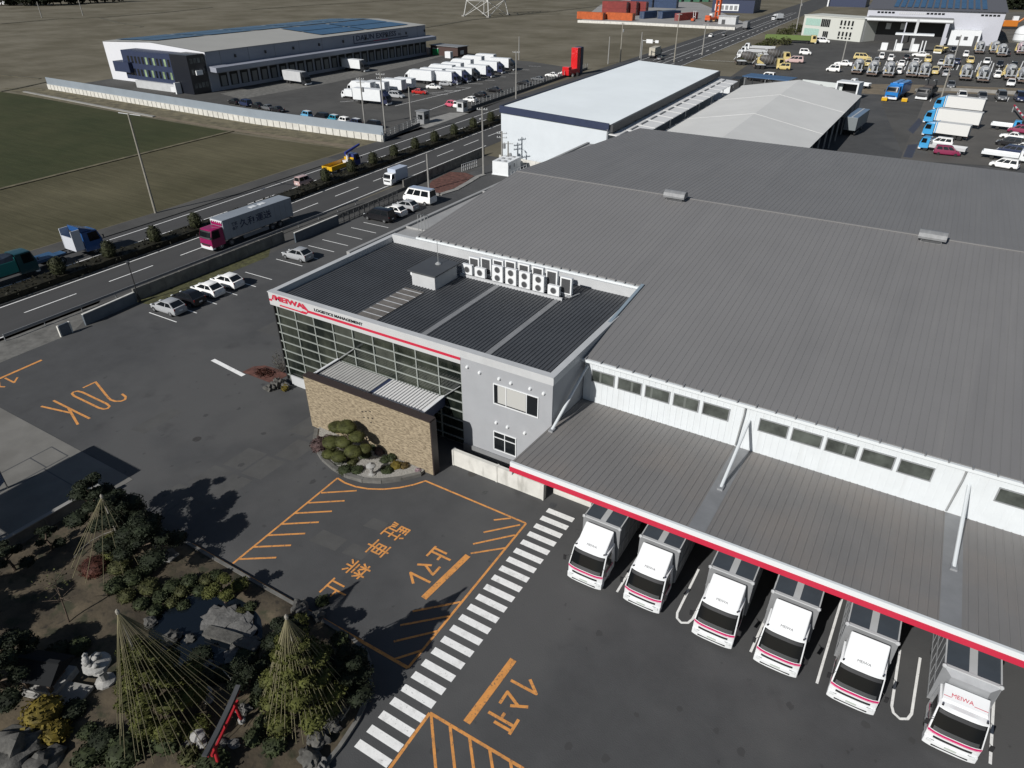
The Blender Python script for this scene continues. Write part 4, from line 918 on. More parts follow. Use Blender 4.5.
# side lean-to on the road side
b = MB(); b.add([(-46.7, 12.0, 9.05), (-46.7, 60, 9.05), (-43.0, 60, 9.2), (-43.0, 12.0, 9.2), (-46.7, 12.0, 0), (-46.7, 60, 0), (-43.0, 60, 0), (-43.0, 12.0, 0)], [(0, 3, 2, 1), (0, 1, 5, 4), (1, 2, 6, 5), (0, 4, 7, 3)])
b.box(-47.1, -46.701, 5.7, 60, 8.9, 9.26)
for yy in (14.5, 29.5, 47.5): b.box(-46.7, -43.0, yy, yy + .12, 9.08, 9.3)
b.build('lean_to', mat('lean_to_sheet', (.30, .30, .295), .55, var=.08, scale=.5), wh)
b = MB()
for k in range(3): b.path([(-44.6 + .45 * k, 14.0, 9.2), (-44.6 + .45 * k, 14.0, 11.0), (-44.6 + .45 * k, 14.5, 11.0), (-44.6 + .45 * k, 14.5, 9.3)], .03, 5)
b.build('roof_ladder', steel, wh)
for i, X in enumerate((-22.8, 1.7)):
    r = thing('roof_ventilator', ('dull metal hooded ventilator near the ridge on the left part of the warehouse roof', 'dull metal hooded ventilator near the ridge on the right part of the warehouse roof')[i], 'ventilator', (X, 71.9, zr(71.9)), 0, 'hooded ventilators on the warehouse roof')
    b = MB(); b.box(-.85, .85, -.42, .45, -.1, .32); b.build('base', mat('ventilator_metal', (.20, .205, .21), .6, var=.15, scale=2), r)
    b = MB(); pr = [(-.62, .30), (-.66, .5), (-.52, .8), (-.2, .98), (.2, .98), (.52, .8), (.66, .5), (.62, .3)]
    b.loft([[(-1.15, y, z) for y, z in pr], [(1.15, y, z) for y, z in pr]]); b.build('hood', mat('ventilator_metal', (.2, .2, .2)), r, smooth=.6)
    b = MB()
    for s in (-.35, -.25): b.box(-.8, .8, s - .12, s - .08, .02, .3)
    b.build('louvre', grey_dk, r)
# loading canopy
cn = thing('loading_canopy', 'long grey ribbed loading canopy with red fascia stripe over the lorry bays', 'canopy', (0, 41.3, 0))
can_m = mat('canopy_roof_sheet', (0.182, 0.176, 0.170), .62, var=.05, scale=.4, stretch=(1.2, .5, 1))
mixnoise(can_m, (.225, .200, .178), .34, .46, .66, stretch=(.6, .6, 1), amount=.5, seed=7)
zc = lambda Y: 4.72 + .0845 * (41.3 - Y)
b = MB(); CX1 = 48
b.add([(-18.52, 0, 4.72), (CX1, 0, 4.72), (CX1, -10.45, zc(30.85)), (-18.52, -10.45, zc(30.85)), (-18.52, 0, 4.5), (CX1, 0, 4.5), (CX1, -10.45, zc(30.85) - .25), (-18.52, -10.45, zc(30.85) - .25)], [(0, 3, 2, 1), (4, 5, 6, 7), (0, 4, 7, 3)])
cr = b.build('roof_sheet', can_m, cn)
b = MB(); X = -18.4
while X < 30:
    if not any(abs(X - q) < .55 for q in (-6.05, 6.95, 19.9)):
        b.add([(X - .045, 0, 4.721), (X - .02, 0, 4.75), (X + .02, 0, 4.75), (X + .045, 0, 4.721), (X - .045, -10.45, zc(30.85) + .001), (X - .02, -10.45, zc(30.85) + .03), (X + .02, -10.45, zc(30.85) + .03), (X + .045, -10.45, zc(30.85) + .001)], [(0, 1, 5, 4), (1, 2, 6, 5), (2, 3, 7, 6)])
    X += .45
b.build('roof_rib', can_m, cr)
for q in (-6.05, 6.95, 19.9):
    b = MB(); b.add([(q - .5, -.05, 4.735), (q + .5, -.05, 4.735), (q + .5, -10.4, zc(30.85) + .012), (q - .5, -10.4, zc(30.85) + .012)], [(0, 3, 2, 1)]); b.build('flashing_strip', mat('flashing_sheet', (.21, .215, .22), .5, var=.1, scale=.6), cr)

b = MB(); b.box(-18.6, CX1, -10.62, -10.455, 5.245, 5.62); b.build('front_gutter', mat('pale_gutter', (.6, .6, .6)), cn)
b = MB(); b.box(-18.62, CX1, -10.68, -10.622, 4.88, 5.25); b.build('red_fascia', red_s, cn)
b = MB(); b.box(-18.62, -18.535, -10.45, 0, 4.4, 4.75); b.build('side_edge', grey_lt, cn)
for i, q in enumerate((-18.2, -6.05, 6.95, 19.9)):
    b = MB(); y0, z0 = -5.6, zc(35.7) + .08; b.tube((q + .05, y0, z0), (q + .05, -.12, 7.15 if i else 7.8), .11, n=8); b.build('stay_rod', mat('pale_gutter', (.6, .6, .6)), cn, smooth=.7)
    b = MB(); b.box(q - .12, q + .22, y0 - .25, y0 + .25, z0 - .12, z0 + .08); b.build('stay_shoe', alu, cn)
    b = MB(); b.path([(q - .35, -.13, 8.3), (q - .35, -.13, 7.4), (q - .5, -.13, 4.9)], .06, 6); each(b, 'downpipe', steel, cn)
for X in (-12, -1, 10, 21): b = MB(); b.box(X - .15, X + .15, -3.2, -2.9, 0, zc(38.2) - .3); each(b, 'column', grey_dk, cn)
b = MB(); b.box(-18.4, CX1, -3.0, -.002, 0, 1.0); tag(b.build('loading_dock', conc_d), 'raised concrete loading dock under the canopy', 'loading dock')
labs = ['white company lorry nearest the zebra crossing, leftmost under the red-striped canopy', 'white company lorry second from the zebra crossing', 'white company lorry beside the left U-shaped bay line', 'white company lorry fourth from the zebra crossing, in the middle right', 'white company lorry left of the U-shaped bay line near the right edge', 'white lorry with low roof deflector and a thin red line, rightmost under the canopy']
for i, (X, Y) in enumerate(((-11.75, 28.3), (-7.98, 28.45), (-3.55, 28.2), (.02, 28.2), (3.95, 28.0), (8.55, 27.8))): company_truck(labs[i], (X, Y, 0.012), 1 if i == 5 else 0)
# ------------------------------------------------------------------ own car park and main road traffic
silver = (0.36, 0.37, 0.38); whitec = (0.80, 0.80, 0.80); blackc = (0.010, 0.010, 0.012); dkred = (0.42, 0.020, 0.016); dkblue = (0.020, 0.030, 0.075); greyc = (0.12, 0.125, 0.13); pinkc = (0.55, 0.10, 0.16)
g1 = 'cars parked nose-in along the road wall'
car('hatchback', 'silver', silver, (-69.0, 40.2, .013), pi / 2 + .05, 'silver hatchback at the near end of the row by the slate entrance wall', g1, scl=1.06)
car('hatchback', 'black', blackc, (-69.1, 42.9, .013), pi / 2 + .03, 'black car between the silver hatchback and the white hatchback', g1, scl=1.06)
car('hatchback', 'white', whitec, (-69.2, 45.6, .013), pi / 2 + .04, 'white hatchback parked next to the black car', g1, scl=1.06)
car('hatchback', 'white', whitec, (-69.2, 48.4, .013), pi / 2 + .06, 'white hatchback at the far end of the near row of four', g1, scl=1.06)
car('hatchback', 'silver', silver, (-68.3, 59.0, .013), pi / 2 + .04, 'lone silver hatchback in front of the blue-grey sheet gate', g1, scl=1.06)
car('minivan', 'black', blackc, (-69.3, 76.6, .013), pi / 2 + .03, 'black minivan in front of the lattice fence', g1, scl=1.06)
car('hatchback', 'white', whitec, (-69.0, 79.6, .013), pi / 2 + .02, 'white car squeezed between the black minivan and a silver car', g1, scl=1.06)
car('hatchback', 'silver', silver, (-69.1, 82.6, .013), pi / 2 + .03, 'silver car beside the white passenger van', g1, scl=1.06)
car('van', 'white', whitec, (-69.4, 86.6, .013), pi / 2 + .03, 'tall white passenger van with bluish roof at the end of the parking row', g1, roofcol=mat('blue_roof_film', (.30, .36, .46), .35), scl=1.12)

# magenta lorry
mag = paint('magenta', (0.24, 0.007, 0.075))
r = box_truck('large lorry with magenta cab and long bluish-white box lettered in kanji on the main road', (-80.7, 61.9, .02), pi, cabc=mag, bodyc=mat('slate_blue_box', (.24, .265, .295), .4, var=.06, scale=.4), L=14.6, W=2.48, H=3.75, hcab=2.95, small=False, refrigerator=False, name='lorry', wheels=(.10, .22, .72, .82), deflector=False, cat='lorry')
b = MB(); b.box(-1.1, 1.1, 4.2, 5.05, 2.98, 3.5); b.build('roof_spoiler', mag, r, bevel=.08)
b = MB(); b.box(-1.15, 1.15, 4.95, 5.02, 3.52, 3.66)
for k in range(6): b.box(-1.1 + k * .4, -1.0 + k * .4, 4.9, 5.1, 3.4, 3.6)
b.build('light_bar', white_c, r)
b = MB()
for k in (0, 1): b.box(-.35, .45, .5 + k * 1.6 - 4, 1.5 + k * 1.6 - 4, 3.76, 3.81)
b.build('roof_vent_panel', white_c, r)
# the side seen from the car park is local -X (truck points to -Y); text runs from cab to tail
TS = Matrix(((0, 0, -1), (-1, 0, 0), (0, 1, 0))).to_4x4()
text_part('久和運送', 1.2, navy, r, Matrix.Translation((-1.255, 2.3, 2.0)) @ TS, width=5.6, height=1.15, bold=.02)
text_part('株式', .5, navy, r, Matrix.Translation((-1.255, 3.6, 2.6)) @ TS, width=.95, height=.5, bold=.02)
text_part('会社', .5, navy, r, Matrix.Translation((-1.255, 3.6, 2.0)) @ TS, width=.95, height=.5, bold=.02)
b = MB()
for y in range(-7, 5): b.box(-1.252, -1.242, y - .015, y + .015, 1.0, 3.7)
b.build('panel_joint', grey_md, r)
b = MB(); b.box(-1.2, -1.1, -2.5, 2.0, .4, .9); b.box(1.1, 1.2, -2.5, 2.0, .4, .9); b.build('side_guard', grey_md, r)

box_truck('small white box van with a cream cab driving on the main road behind the fence', (-80.0, 93.6, .02), pi, bodyc=mat('pale_blue_box', (.40, .45, .54), .4), L=4.7, W=1.8, H=2.55, hcab=2.0, small=False, refrigerator=False, name='delivery_van', wheels=(.16, .78), cat='van', gap=.04, zb=.8)
# blue tractor pulling a low frame
tb = paint('tractor_blue', (0.018, 0.075, 0.22))
r = thing('tractor_lorry', 'blue tractor lorry with white side fairings on the far carriageway', 'lorry', (-93.9, 43.2, .02), 0); r.scale = (1.1, 1.1, 1.1)
cab(r, 2.4, 2.9, tb, 4.2, dep=2.3, zf=.5); front_trim(r, 2.38, 4.2, .5, 1.7, grey_md); lamp_pair(r, 2.4, 4.2, .75); mirrors(r, 2.4, 4.2, 2.0); chassis(r, 2.4, 9.5, 4.2, .7, (.13, .56, .68), .5)
b = MB(); b.add([(-1.1, 3.3, 2.95), (1.1, 3.3, 2.95), (1.1, 1.75, 3.6), (-1.1, 1.75, 3.6), (-1.1, 1.75, 2.95), (1.1, 1.75, 2.95)], [(0, 1, 2, 3), (3, 2, 5, 4), (0, 3, 4), (1, 5, 2), (0, 4, 5, 1)]); b.build('wind_deflector', tb, r)
b = MB()
for s in (-1, 1): b.box(s * 1.15 - .05, s * 1.15 + .05, .7, 1.75, 1.0, 3.4)
b.box(-1.1, 1.1, .72, .8, .95, 2.6); b.build('side_fairing', mat('pale_fairing', (.5, .52, .56), .4), r)
b = MB(); b.box(-1.0, 1.0, -4.8, -1.3, .95, 1.25); b.box(-.6, .6, -1.3, -.2, .95, 1.1); b.build('fifth_wheel_deck', mat('deck_blue', (.03, .08, .16), .5), r)
# teal tipper with tarpaulin
r = flat_truck('teal tipper lorry under a dark tarpaulin at the left edge of the photo', (-93.2, 34.6, .02), 0, cabc=paint('dark_teal', (.008, .05, .06)), bedc=paint('teal', (.012, .16, .15)), L=8.6, W=2.45, hcab=3.2, bed=1.3, side=1.3, name='tipper_lorry', wheels=(.14, .68, .83))
b = MB(); secs = []
for y in (-4.25, -3, -1, .8, 1.9): secs.append([(-1.22, y, 2.5), (-.9, y, 3.15 + .15 * sin(y * 3)), (0, y, 3.4 + .1 * cos(y * 2)), (.9, y, 3.15 + .12 * cos(y * 3)), (1.22, y, 2.5)])
b.loft(secs); b.build('tarpaulin', mat('dark_tarpaulin', (.012, .02, .035), .6, var=.3, scale=2), r)
# yellow crane lorry
r = flat_truck('yellow-bedded crane lorry with blue cab and folded blue boom on the far carriageway', (-93.4, 94.6, .02), radians(3), cabc=paint('cab_blue', (.03, .045, .17)), bedc=paint('safety_yellow', (.62, .36, .015)), L=8.2, W=2.3, hcab=2.6, bed=1.1, side=.6, name='crane_lorry')
b = MB(); b.box(-1, 1, 1.35, 2.0, .9, 1.5); b.tube((0, 1.7, 1.5), (0, 1.7, 2.8), .22, n=8); b.build('crane_base', mat('pale_fairing', (.5, .52, .56)), r)
b = MB(); b.xf(Matrix.Identity(4)); b.add([(-.17, 1.2, 2.7), (.17, 1.2, 2.7), (.17, 5.4, 3.5), (-.17, 5.4, 3.5), (-.17, 1.2, 3.1), (.17, 1.2, 3.1), (.17, 5.4, 3.8), (-.17, 5.4, 3.8)], [(0, 1, 2, 3), (4, 7, 6, 5), (0, 4, 5, 1), (1, 5, 6, 2), (2, 6, 7, 3), (3, 7, 4, 0)]); b.build('boom', paint('boom_blue', (.02, .03, .20)), r)
car('kei car', 'pale_pink', (.50, .36, .34), (-92.6, 84.2, .02), 0, 'pale pinkish small car half hidden by the median hedge', 'cars on the main road', True)

# ------------------------------------------------------------------ poles
utility_pole('tall weathered concrete pole with a cross bar standing at the edge of the field', (-100.9, 61.1, 0), 14.6, radians(0), arms=0, m=wood_pole, r0=.20)
b = MB(); b.tube((-2.3, 0, 0), (2.4, .3, .0), .06, n=5); tag(b.build('pole_bracket', grey_lt, bpy.data.objects['utility_pole'], (0, 0, 14.55)), None)
r = thing('lamp_post', 'dark slim lamp post at the corner of the slate entrance wall', 'lamp post', (-74.0, 40.0, 0))
b = MB(); b.tube((0, 0, 0), (0, 0, 4.6), .07, .05, 8); b.box(-.12, .12, -.12, .12, 0, .7); each(b, 'post', blackp, r); b = MB(); b.lathe([(.03, 0), (.16, .08), (.2, .3), (.22, .34), (.02, .4)], (0, 0, 4.6), 10); b.build('lantern', grey_dk, r)
for i, (p, h, a, tr, lb) in enumerate((((479, 172), 11.5, 1, False, 'tall concrete lamp pole beside the white equipment cabinets'), ((429, 190), 6, 0, False, 'dark short pole at the corner of the reddish planting bed'),
        ((365, 126), 10.5, 2, True, 'utility pole left of the pair inside the truck yard gate'), ((386, 137), 13.0, 2, False, 'utility pole right of the pair inside the truck yard gate'), ((411, 120), 7.5, 0, False, 'plain grey pole beside the gate cabin of the truck yard'),
        ((530, 97), 12, 1, False, 'tall pole rising behind the roof edge of the white building'), ((519, 60), 8, 0, False, 'plain pale pole at the far edge of the truck yard'), ((620, 62), 13, 1, True, 'dark utility pole beyond the white building, left of the field'), ((608, 64), 9, 0, False, 'bare pale pole beside the dark utility pole beyond the white building'),
        ((674, 62), 16, 1, False, 'tall utility pole right of the lorry with the tan box'), ((702, 55), 11, 1, False, 'utility pole on the verge of the main road in the distance'), ((640, 58), 9, 0, False, 'pole with white road sign arm near the far bend'),
        ((795, 36), 16, 1, True, 'pale tall utility pole beside the green-windowed office'), ((532, 162), 6.5, 2, True, 'utility pole with transformer in front of the white gable wall, left one'), ((540, 165), 5, 1, True, 'utility pole with transformer in front of the white gable wall, right one'),
        ((842, 62), 7, 0, False, 'thin lamp pole in the mixer truck yard'), ((953, 62), 9, 0, False, 'slim pole among the parked mixer trucks'), ((939, 105), 9, 1, False, 'tan pole between the two yards near the yellow plant'))):
    g = G(*p)
    if i == 0: g = Vector((-69.9, 106.2, 0))
    if i in (13, 14): g = Vector((-69.5 + (i - 13) * 1.7, 112.0 - (i - 13) * .6, 0))
    if i == 5: g = Vector((-104.5, 176, 0))
    utility_pole(lb, (g.x, g.y, 0), h, radians(20), 'utility poles', arms=a, transformer=tr, m=(wood_pole if i in (7, 9, 17) else conc), lamp=(i == 0), r0=.15 + .0004 * g.y)
for i, p in enumerate(((42, 18), (83, 15.5))):
    g = G(*p); utility_pole(('pale pole far out in the paddies, left one', 'pale pole far out in the paddies beside the track')[i], (g.x, g.y, 0), 9, 0, 'utility poles', arms=0, r0=.35)
# lattice pylon
r = thing('transmission_pylon', 'pale steel lattice pylon standing in the far paddies', 'pylon', (-277, 428, 0))
b = MB(); bs = [(-9.5, -12), (9.5, -12), (9.5, 12), (-9.5, 12)]
lv = lambda z: [(x * (1 - z / 60), y * (1 - z / 60), z) for x, y in bs]
for k in range(4):
    A, B_ = lv(k * 9), lv(k * 9 + 9)
    for i in range(4):
        b.tube(A[i], B_[i], .30, n=5); b.tube(A[i], B_[(i + 1) % 4], .17, n=4); b.tube(A[(i + 1) % 4], B_[i], .17, n=4); b.tube(B_[i], B_[(i + 1) % 4], .15, n=4)
b.build('lattice', mat('pylon_paint', (.50, .50, .48), .6), r)
for p in bs: b = MB(); b.box(p[0] - 1, p[0] + 1, p[1] - 1, p[1] + 1, 0, .8); each(b, 'footing', conc, r)

# ------------------------------------------------------------------ the express company's depot across the road
dm = mat('depot_blue_grey', (0.25, 0.265, 0.31), .6, var=.05, scale=.1)
dp = thing('express_depot', 'very large pale depot with solar panels, lettered side and many dock doors', 'depot', (-185.7, 139.8, 0))
L_, Wd = 103.0, 48.0
hz = lambda y: 10.6 + .0 * y
b = MB(); Hs, Hr = 10.6, 11.9
pr = [(0, 0), (0, Hs), (-Wd * .5, Hr), (-Wd, 11.0), (-Wd, 0)]
b.add([(x, 0, z) for x, z in pr] + [(x, L_, z) for x, z in pr], [(0, 1, 2, 3, 4)], 1); b.add([(x, 0, z) for x, z in pr] + [(x, L_, z) for x, z in pr], [(5, 9, 8, 7, 6), (0, 5, 6, 1), (3, 8, 9, 4)], 0)
wl = b.build('wall', [dm, mat('bright_depot_end', (.60, .61, .64), .5, var=.02)], dp)
b = MB(); b.add([(.3, -.3, Hs + .01), (.3, L_ + .3, Hs + .01), (-Wd * .5, L_ + .3, Hr + .02), (-Wd * .5, -.3, Hr + .02), (-Wd - .2, L_ + .3, 11.02), (-Wd - .2, -.3, 11.02)], [(0, 1, 2, 3), (3, 2, 4, 5)])
rf = b.build('roof', mat('pale_tan_roof', (.34, .335, .31), .6, var=.05, scale=.05), dp)
sol = mat('solar_panel', (.020, .075, .16), .3, var=.15, scale=.2, spec=.7)
b = MB()
def solar(x0, x1, y0, y1):
    f = lambda x: (Hs + (Hr - Hs) * (-x) / (Wd * .5) if x > -Wd * .5 else Hr - (Hr - 11.0) * (-x - Wd * .5) / (Wd * .5)) + .25
    b.add([(x0, y0, f(x0)), (x0, y1, f(x0)), (x1, y1, f(x1)), (x1, y0, f(x1))], [(0, 1, 2, 3)])
for k in range(2): solar(-3.5 - k * 10, -12.7 - k * 10, 50, 72); solar(-3.5 - k * 10, -12.7 - k * 10, 73, 97)
for k in range(2):
    for q in range(5): solar(-25 - k * 11, -35.2 - k * 11, 3 + q * 19.5, 21.5 + q * 19.5)
b.build('solar_panels', sol, rf)
b = MB(); b.add([(.01, -.1, 5.5), (3.7, -.1, 5.35), (3.7, L_ + 2, 5.35), (.01, L_ + 2, 5.5), (.01, -.1, 6.9), (3.7, -.1, 6.6), (3.7, L_ + 2, 6.6), (.01, L_ + 2, 6.9)], [(0, 1, 2, 3), (4, 7, 6, 5), (0, 4, 5, 1), (1, 5, 6, 2), (2, 6, 7, 3)]); b.build('dock_canopy', dm, dp)
for k in range(26):
    y = 3.2 + k * 3.85; b = MB(); b.box(-.02, .10, y, y + 2.9, 1.0, 4.6); d = b.build('dock_door', mat('dock_shelter', (.018, .019, .02), .8), dp)
    b = MB(); b.box(.11, .14, y + .55, y + 2.35, 1.1, 3.9); b.build('shutter', mat('dock_shutter', (.16, .165, .17), .6), d)
b = MB()
for k in range(9): y = 10 + k * 11.5; b.box(.0, .35, y, y + .5, 8.2, 9.0)
each(b, 'wall_vent', blackp, dp)
b = MB()
for k in range(10): y = 5 + k * 10.3; b.box(.0, .06, y, y + .08, 6.9, 10.5)
b.build('panel_joint', grey_md, dp)
text_part('DAIUN EXPRESS', 2, navy, dp, at(.05, 63.0, 8.15, FACE_E), 'sign_lettering', width=22.0, height=1.7, bold=.06)
text_part('co.', 1, navy, dp, at(.05, 86.0, 8.2, FACE_E), 'sign_lettering', width=1.9, height=.8, bold=.03)
b = MB(); b.box(.0, .06, 62.0, 72.0, 7.3, 7.6); b.box(.0, .06, 80, 92, 7.35, 7.7); b.box(.0, .06, 61.5, 61.9, 7.3, 9.9); b.build('sign_line', navy, dp); b = MB(); b.box(.0, .061, 72.0, 80.0, 7.32, 7.66); b.build('sign_line', mat('maroon_paint', (.2, .015, .06), .5), dp)
# its office block
ob_ = thing('depot_office', 'dark navy office block with green-lit windows at the near end of the depot', 'office block', (-185.9, 133.8, 0))
b = MB(); b.box(-31, -7.5, .6, 5.7, 2.1, 9.9); b.box(-7.5, 0, .0, 5.7, 0, 10.2, 1); b.box(-34.5, -27, -.6, 5.7, 4.0, 6.8); b.build('wall', [navy, mat('dark_glazed_entrance', (.012, .014, .02), .3)], ob_)
b = MB(); b.box(-26, -7.5, -.4, 5.7, 0, 2.08); b.build('base_wall', grey_lt, ob_)
gw = mat('green_window', (.20, .27, .16), .25, var=.3, scale=.35)
for z0 in (6.6, 3.2):
    for k in range(12):
        b = MB(); b.box(-28.5 + k * 1.7, -27.6 + k * 1.7, .55, .62, z0, z0 + 1.9); b.build('window', gw if (k * 7 + int(z0)) % 5 < 2 and k > 2 else glass_d, ob_)
b = MB()
for q in range(4):
    for z in (1.6, 5.2, 8.0): b.box(.005, .04, .7 + q * 1.25, 1.6 + q * 1.25, z, z + 1.3)
each(b, 'window', mat('entrance_pane', (.10, .11, .11), .25, var=.6, scale=.5), ob_)
b = MB(); b.box(-5.6, -5.1, -2.0, -.2, 0, 3.0); b.box(-8.6, -6.8, -1.2, -.6, .3, 1.6); b.build('entrance_pier', white_c, ob_)
b = MB(); b.box(.5, .9, 1.5, 3.6, 5.0, 6.2); b.build('small_sign', white_c, ob_)
# compound wall
dw = thing('compound_wall', 'long depot boundary wall of white concrete below and blue-grey sheet panels above', 'wall', (0, 0, 0))
P = [(-231.8, 118.15), (-185.8, 116.68), (-139.8, 115.21), (-101.9, 116.5)]
b = MB(); b2 = MB(); b3 = MB()
for i in range(3):
    b.obox(P[i], P[i + 1], .5, 0, 1.38); p, q = Vector(P[i]), Vector(P[i + 1]); n = int((q - p).length / 1.9); d = (q - p).normalized(); nn = Vector((d.y, -d.x))
    b2.obox(p - nn * .05, q - nn * .05, .12, 1.39, 3.25)
    for k in range(n): a = p + d * (k * (q - p).length / n) + nn * .24; b3.obox(a, a + d * .16, .08, 0, 1.36)
b.build('concrete_base', mat('weathered_white_concrete', (.52, .51, .47), .85, var=.12, scale=.8), dw); b2.build('sheet_panel', mat('blue_grey_sheet', (.22, .255, .29), .5, var=.05, scale=.3), dw); b3.build('joint', conc_d, dw)
b = MB(); b.sheet([(-232, 118.5), (-139.8, 115.4), (-102.3, 116.7), (-103.5, 150), (-108, 190), (-112, 236), (-140, 246), (-180, 246), (-236, 246), (-240, 180)], .012); struct('depot_yard', b, asphalt_old)
b = MB(); b.sheet([(-181.5, 139), (-169, 136), (-168, 170), (-172, 215), (-178, 243), (-181.5, 243)], .016); struct('dock_apron', b, conc_d)
b = MB(); b.sheet([(-102.5, 132), (-108.5, 134), (-108.5, 150), (-104, 152)], .02); struct('depot_entrance', b, conc)
b = MB()
for a, c in (((395, 106), (470, 88)), ((340, 102), (365, 100)), ((412, 95), (462, 90)), ((424, 112), (446, 104))): b.strip([G(*a), G(*c)], .2, .018)
for k in range(9): p = G(432 + k * 12, 94 - k * 3.5); b.strip([p, p + Vector((4.5, 1.5, 0))], .2, .018)
struct('depot_marking', b, white_p)
# depot fence along the road
def fence(label, p, q, h, base, m):
    p = Vector((*p, 0)); q = Vector((*q, 0)); L = (q - p).length; r = thing('railing', label, 'fence', p, atan2((q - p).y, (q - p).x))
    b = MB(); b.box(0, L, -.12, .12, 0, base); b.build('kerb_wall', grey_dk, r)
    b = MB(); n = int(L / 2)
    for i in range(n + 1): b.box(i * L / n - .06, i * L / n + .06, -.05, .05, base, h)
    each(b, 'post', steel, r)
    b = MB()
    for z in (.25, .6, .95): b.box(0, L, -.03, .03, base + (h - base) * z - .04, base + (h - base) * z + .03)
    b.build('rail', steel, r)
fence('white railing on a dark base wall along the depot yard and the road', (-106.5, 157), (-112.5, 238), 2.0, .7, steel)
fence('short railing beside the depot gate cabin', (-102.2, 116.2), (-105.8, 134), 2.0, .6, steel)
def cabin(label, p, s, h, m, rz=0):
    r = thing('gate_cabin', label, 'cabin', p, rz); b = MB(); b.box(-s / 2, s / 2, -s / 2, s / 2, 0, h); b.build('wall', m, r); b = MB(); b.box(-s / 2 - .2, s / 2 + .2, -s / 2 - .2, s / 2 + .2, h + .001, h + .15); b.build('roof', grey_md, r)
    b = MB(); b.box(s / 2 + .005, s / 2 + .03, -s * .3, s * .3, 1.0, 2.0); b.box(-s * .3, s * .3, -s / 2 - .03, -s / 2 - .005, 1.0, 2.0); each(b, 'window', glass_d, r)
cabin('small grey gate cabin on the near side of the depot entrance', (-106.6, 136.5, 0), 2.2, 2.7, grey_md); cabin('small pale gate cabin on the far side of the depot entrance', (-107.0, 153.3, 0), 2.0, 2.4, grey_lt)
# sheds and skips at the far end
r = thing('site_shed', 'dark low shed with flat roof at the far side of the depot yard', 'shed', (-177, 246.0, 0), radians(-5)); b = MB(); b.box(-7, 7, -3, 3, 0, 3.4); b.build('wall', mat('brown_shed', (.06, .035, .03), .8), r); b = MB(); b.box(-7.4, 7.4, -3.4, 3.4, 3.402, 3.6); b.build('roof', grey_md, r); b = MB(); b.box(-6, -3, -3.06, -3.005, .3, 2.6); b.box(7.005, 7.06, -1.5, .6, .8, 2.2); each(b, 'door', grey_lt, r)
def tank(label, p, m, s): r = thing('vending_box', label, 'box', p); b = MB(); b.box(-s, s, -s * .7, s * .7, 0, 2.3); b.build('cabinet', m, r, bevel=.08); b = MB(); b.box(s + .003, s + .03, -s * .5, s * .5, .5, 1.9); b.build('front_panel', grey_lt, r)
p = G(437, 55); tank('bright green cabinet beside the dark shed in the depot yard', (p.x, p.y, 0), paint('green', (.02, .22, .08)), 1.4); p = G(427, 54); tank('pale pink cabinet left of the green one in the depot yard', (p.x, p.y, 0), mat('pinkish', (.45, .36, .34)), 1.6); p = G(449, 58); tank('white cabinet with dark top at the corner of the dark shed', (p.x, p.y, 0), white_t, 1.3)
# depot lorries: (photo foot point of the middle, heading, length, box height, cab colour, label)
cd_ = paint('navy_cab', (.02, .025, .06)); cg = paint('charcoal_cab', (.02, .022, .025)); cw_ = white_c
gD = 'lorries parked in the depot yard'
fleet = [((298, 84), -95, 10.5, 3.7, cg, grey_lt, 'grey tarpaulin-sided lorry backed to the depot docks'), ((356, 71), -92, 10.5, 3.7, cg, white_t, 'white box lorry with dark cab backed to the depot docks'),
 ((373, 104), -85, 11, 3.8, cd_, white_t, 'white box lorry nearest the depot gate with navy cab'), ((362, 95), 90, 9, 3.7, cw_, white_t, 'white lorry facing the docks, left of the middle cluster'), ((376, 94), 92, 8.5, 3.5, cw_, white_t, 'white lorry facing the docks, second of the middle cluster'),
 ((392, 92), 92, 9, 3.6, cd_, white_t, 'white lorry with navy roof stripe in the middle cluster'), ((403, 90), 94, 8, 3.4, cw_, white_t, 'white lorry at the right of the middle cluster'),
 ((420, 83), 95, 10, 3.8, cw_, white_t, 'leftmost white lorry of the long far row'), ((431, 81), 95, 10, 3.8, cw_, white_t, 'second white lorry of the long far row'), ((441, 77), 95, 10, 3.8, cw_, white_t, 'third white lorry of the long far row'), ((451, 74), 95, 9, 3.6, cw_, white_t, 'fourth white lorry of the long far row'), ((461, 71), 95, 9, 3.8, cw_, white_t, 'fifth white lorry of the long far row'), ((472, 67), 95, 9, 3.7, cw_, white_t, 'sixth white lorry of the long far row'), ((484, 65), 95, 9, 3.7, cw_, white_t, 'last white lorry of the long far row beside the brown shed'),
 ((447, 84), -84, 9, 3.6, cd_, white_t, 'first white lorry with dark cab in the near row of the depot yard'), ((457, 82), -84, 9, 3.6, cd_, white_t, 'second white lorry with dark cab in the near row'), ((467, 80), -84, 9, 3.6, cg, white_t, 'third white lorry with dark cab in the near row'), ((481, 77), -84, 9, 3.6, cd_, white_t, 'fourth white lorry with navy cab in the near row'), ((492, 73), -84, 9, 3.6, cd_, white_t, 'fifth white lorry with navy cab in the near row'), ((503, 70), -84, 9.5, 3.8, cg, white_t, 'white lorry standing apart at the right end of the near row')]
for p, a, L, H, c_, bc, lb in fleet:
    g = G(*p); box_truck(lb, (g.x, g.y, .02), radians(a), gD, c_, bc, L=L, W=2.4, H=H, small=True, refrigerator=(c_ is not cw_))
g = G(349, 98); box_truck('tiny white box van at the left of the middle cluster', (g.x, g.y, .02), radians(90), gD, white_c, white_t, L=4.2, W=1.7, H=2.4, hcab=1.9, refrigerator=False, wheels=(.16, .78), gap=.04, name='small_van', cat='van', zb=.8)
g = 'cars in the depot yard'
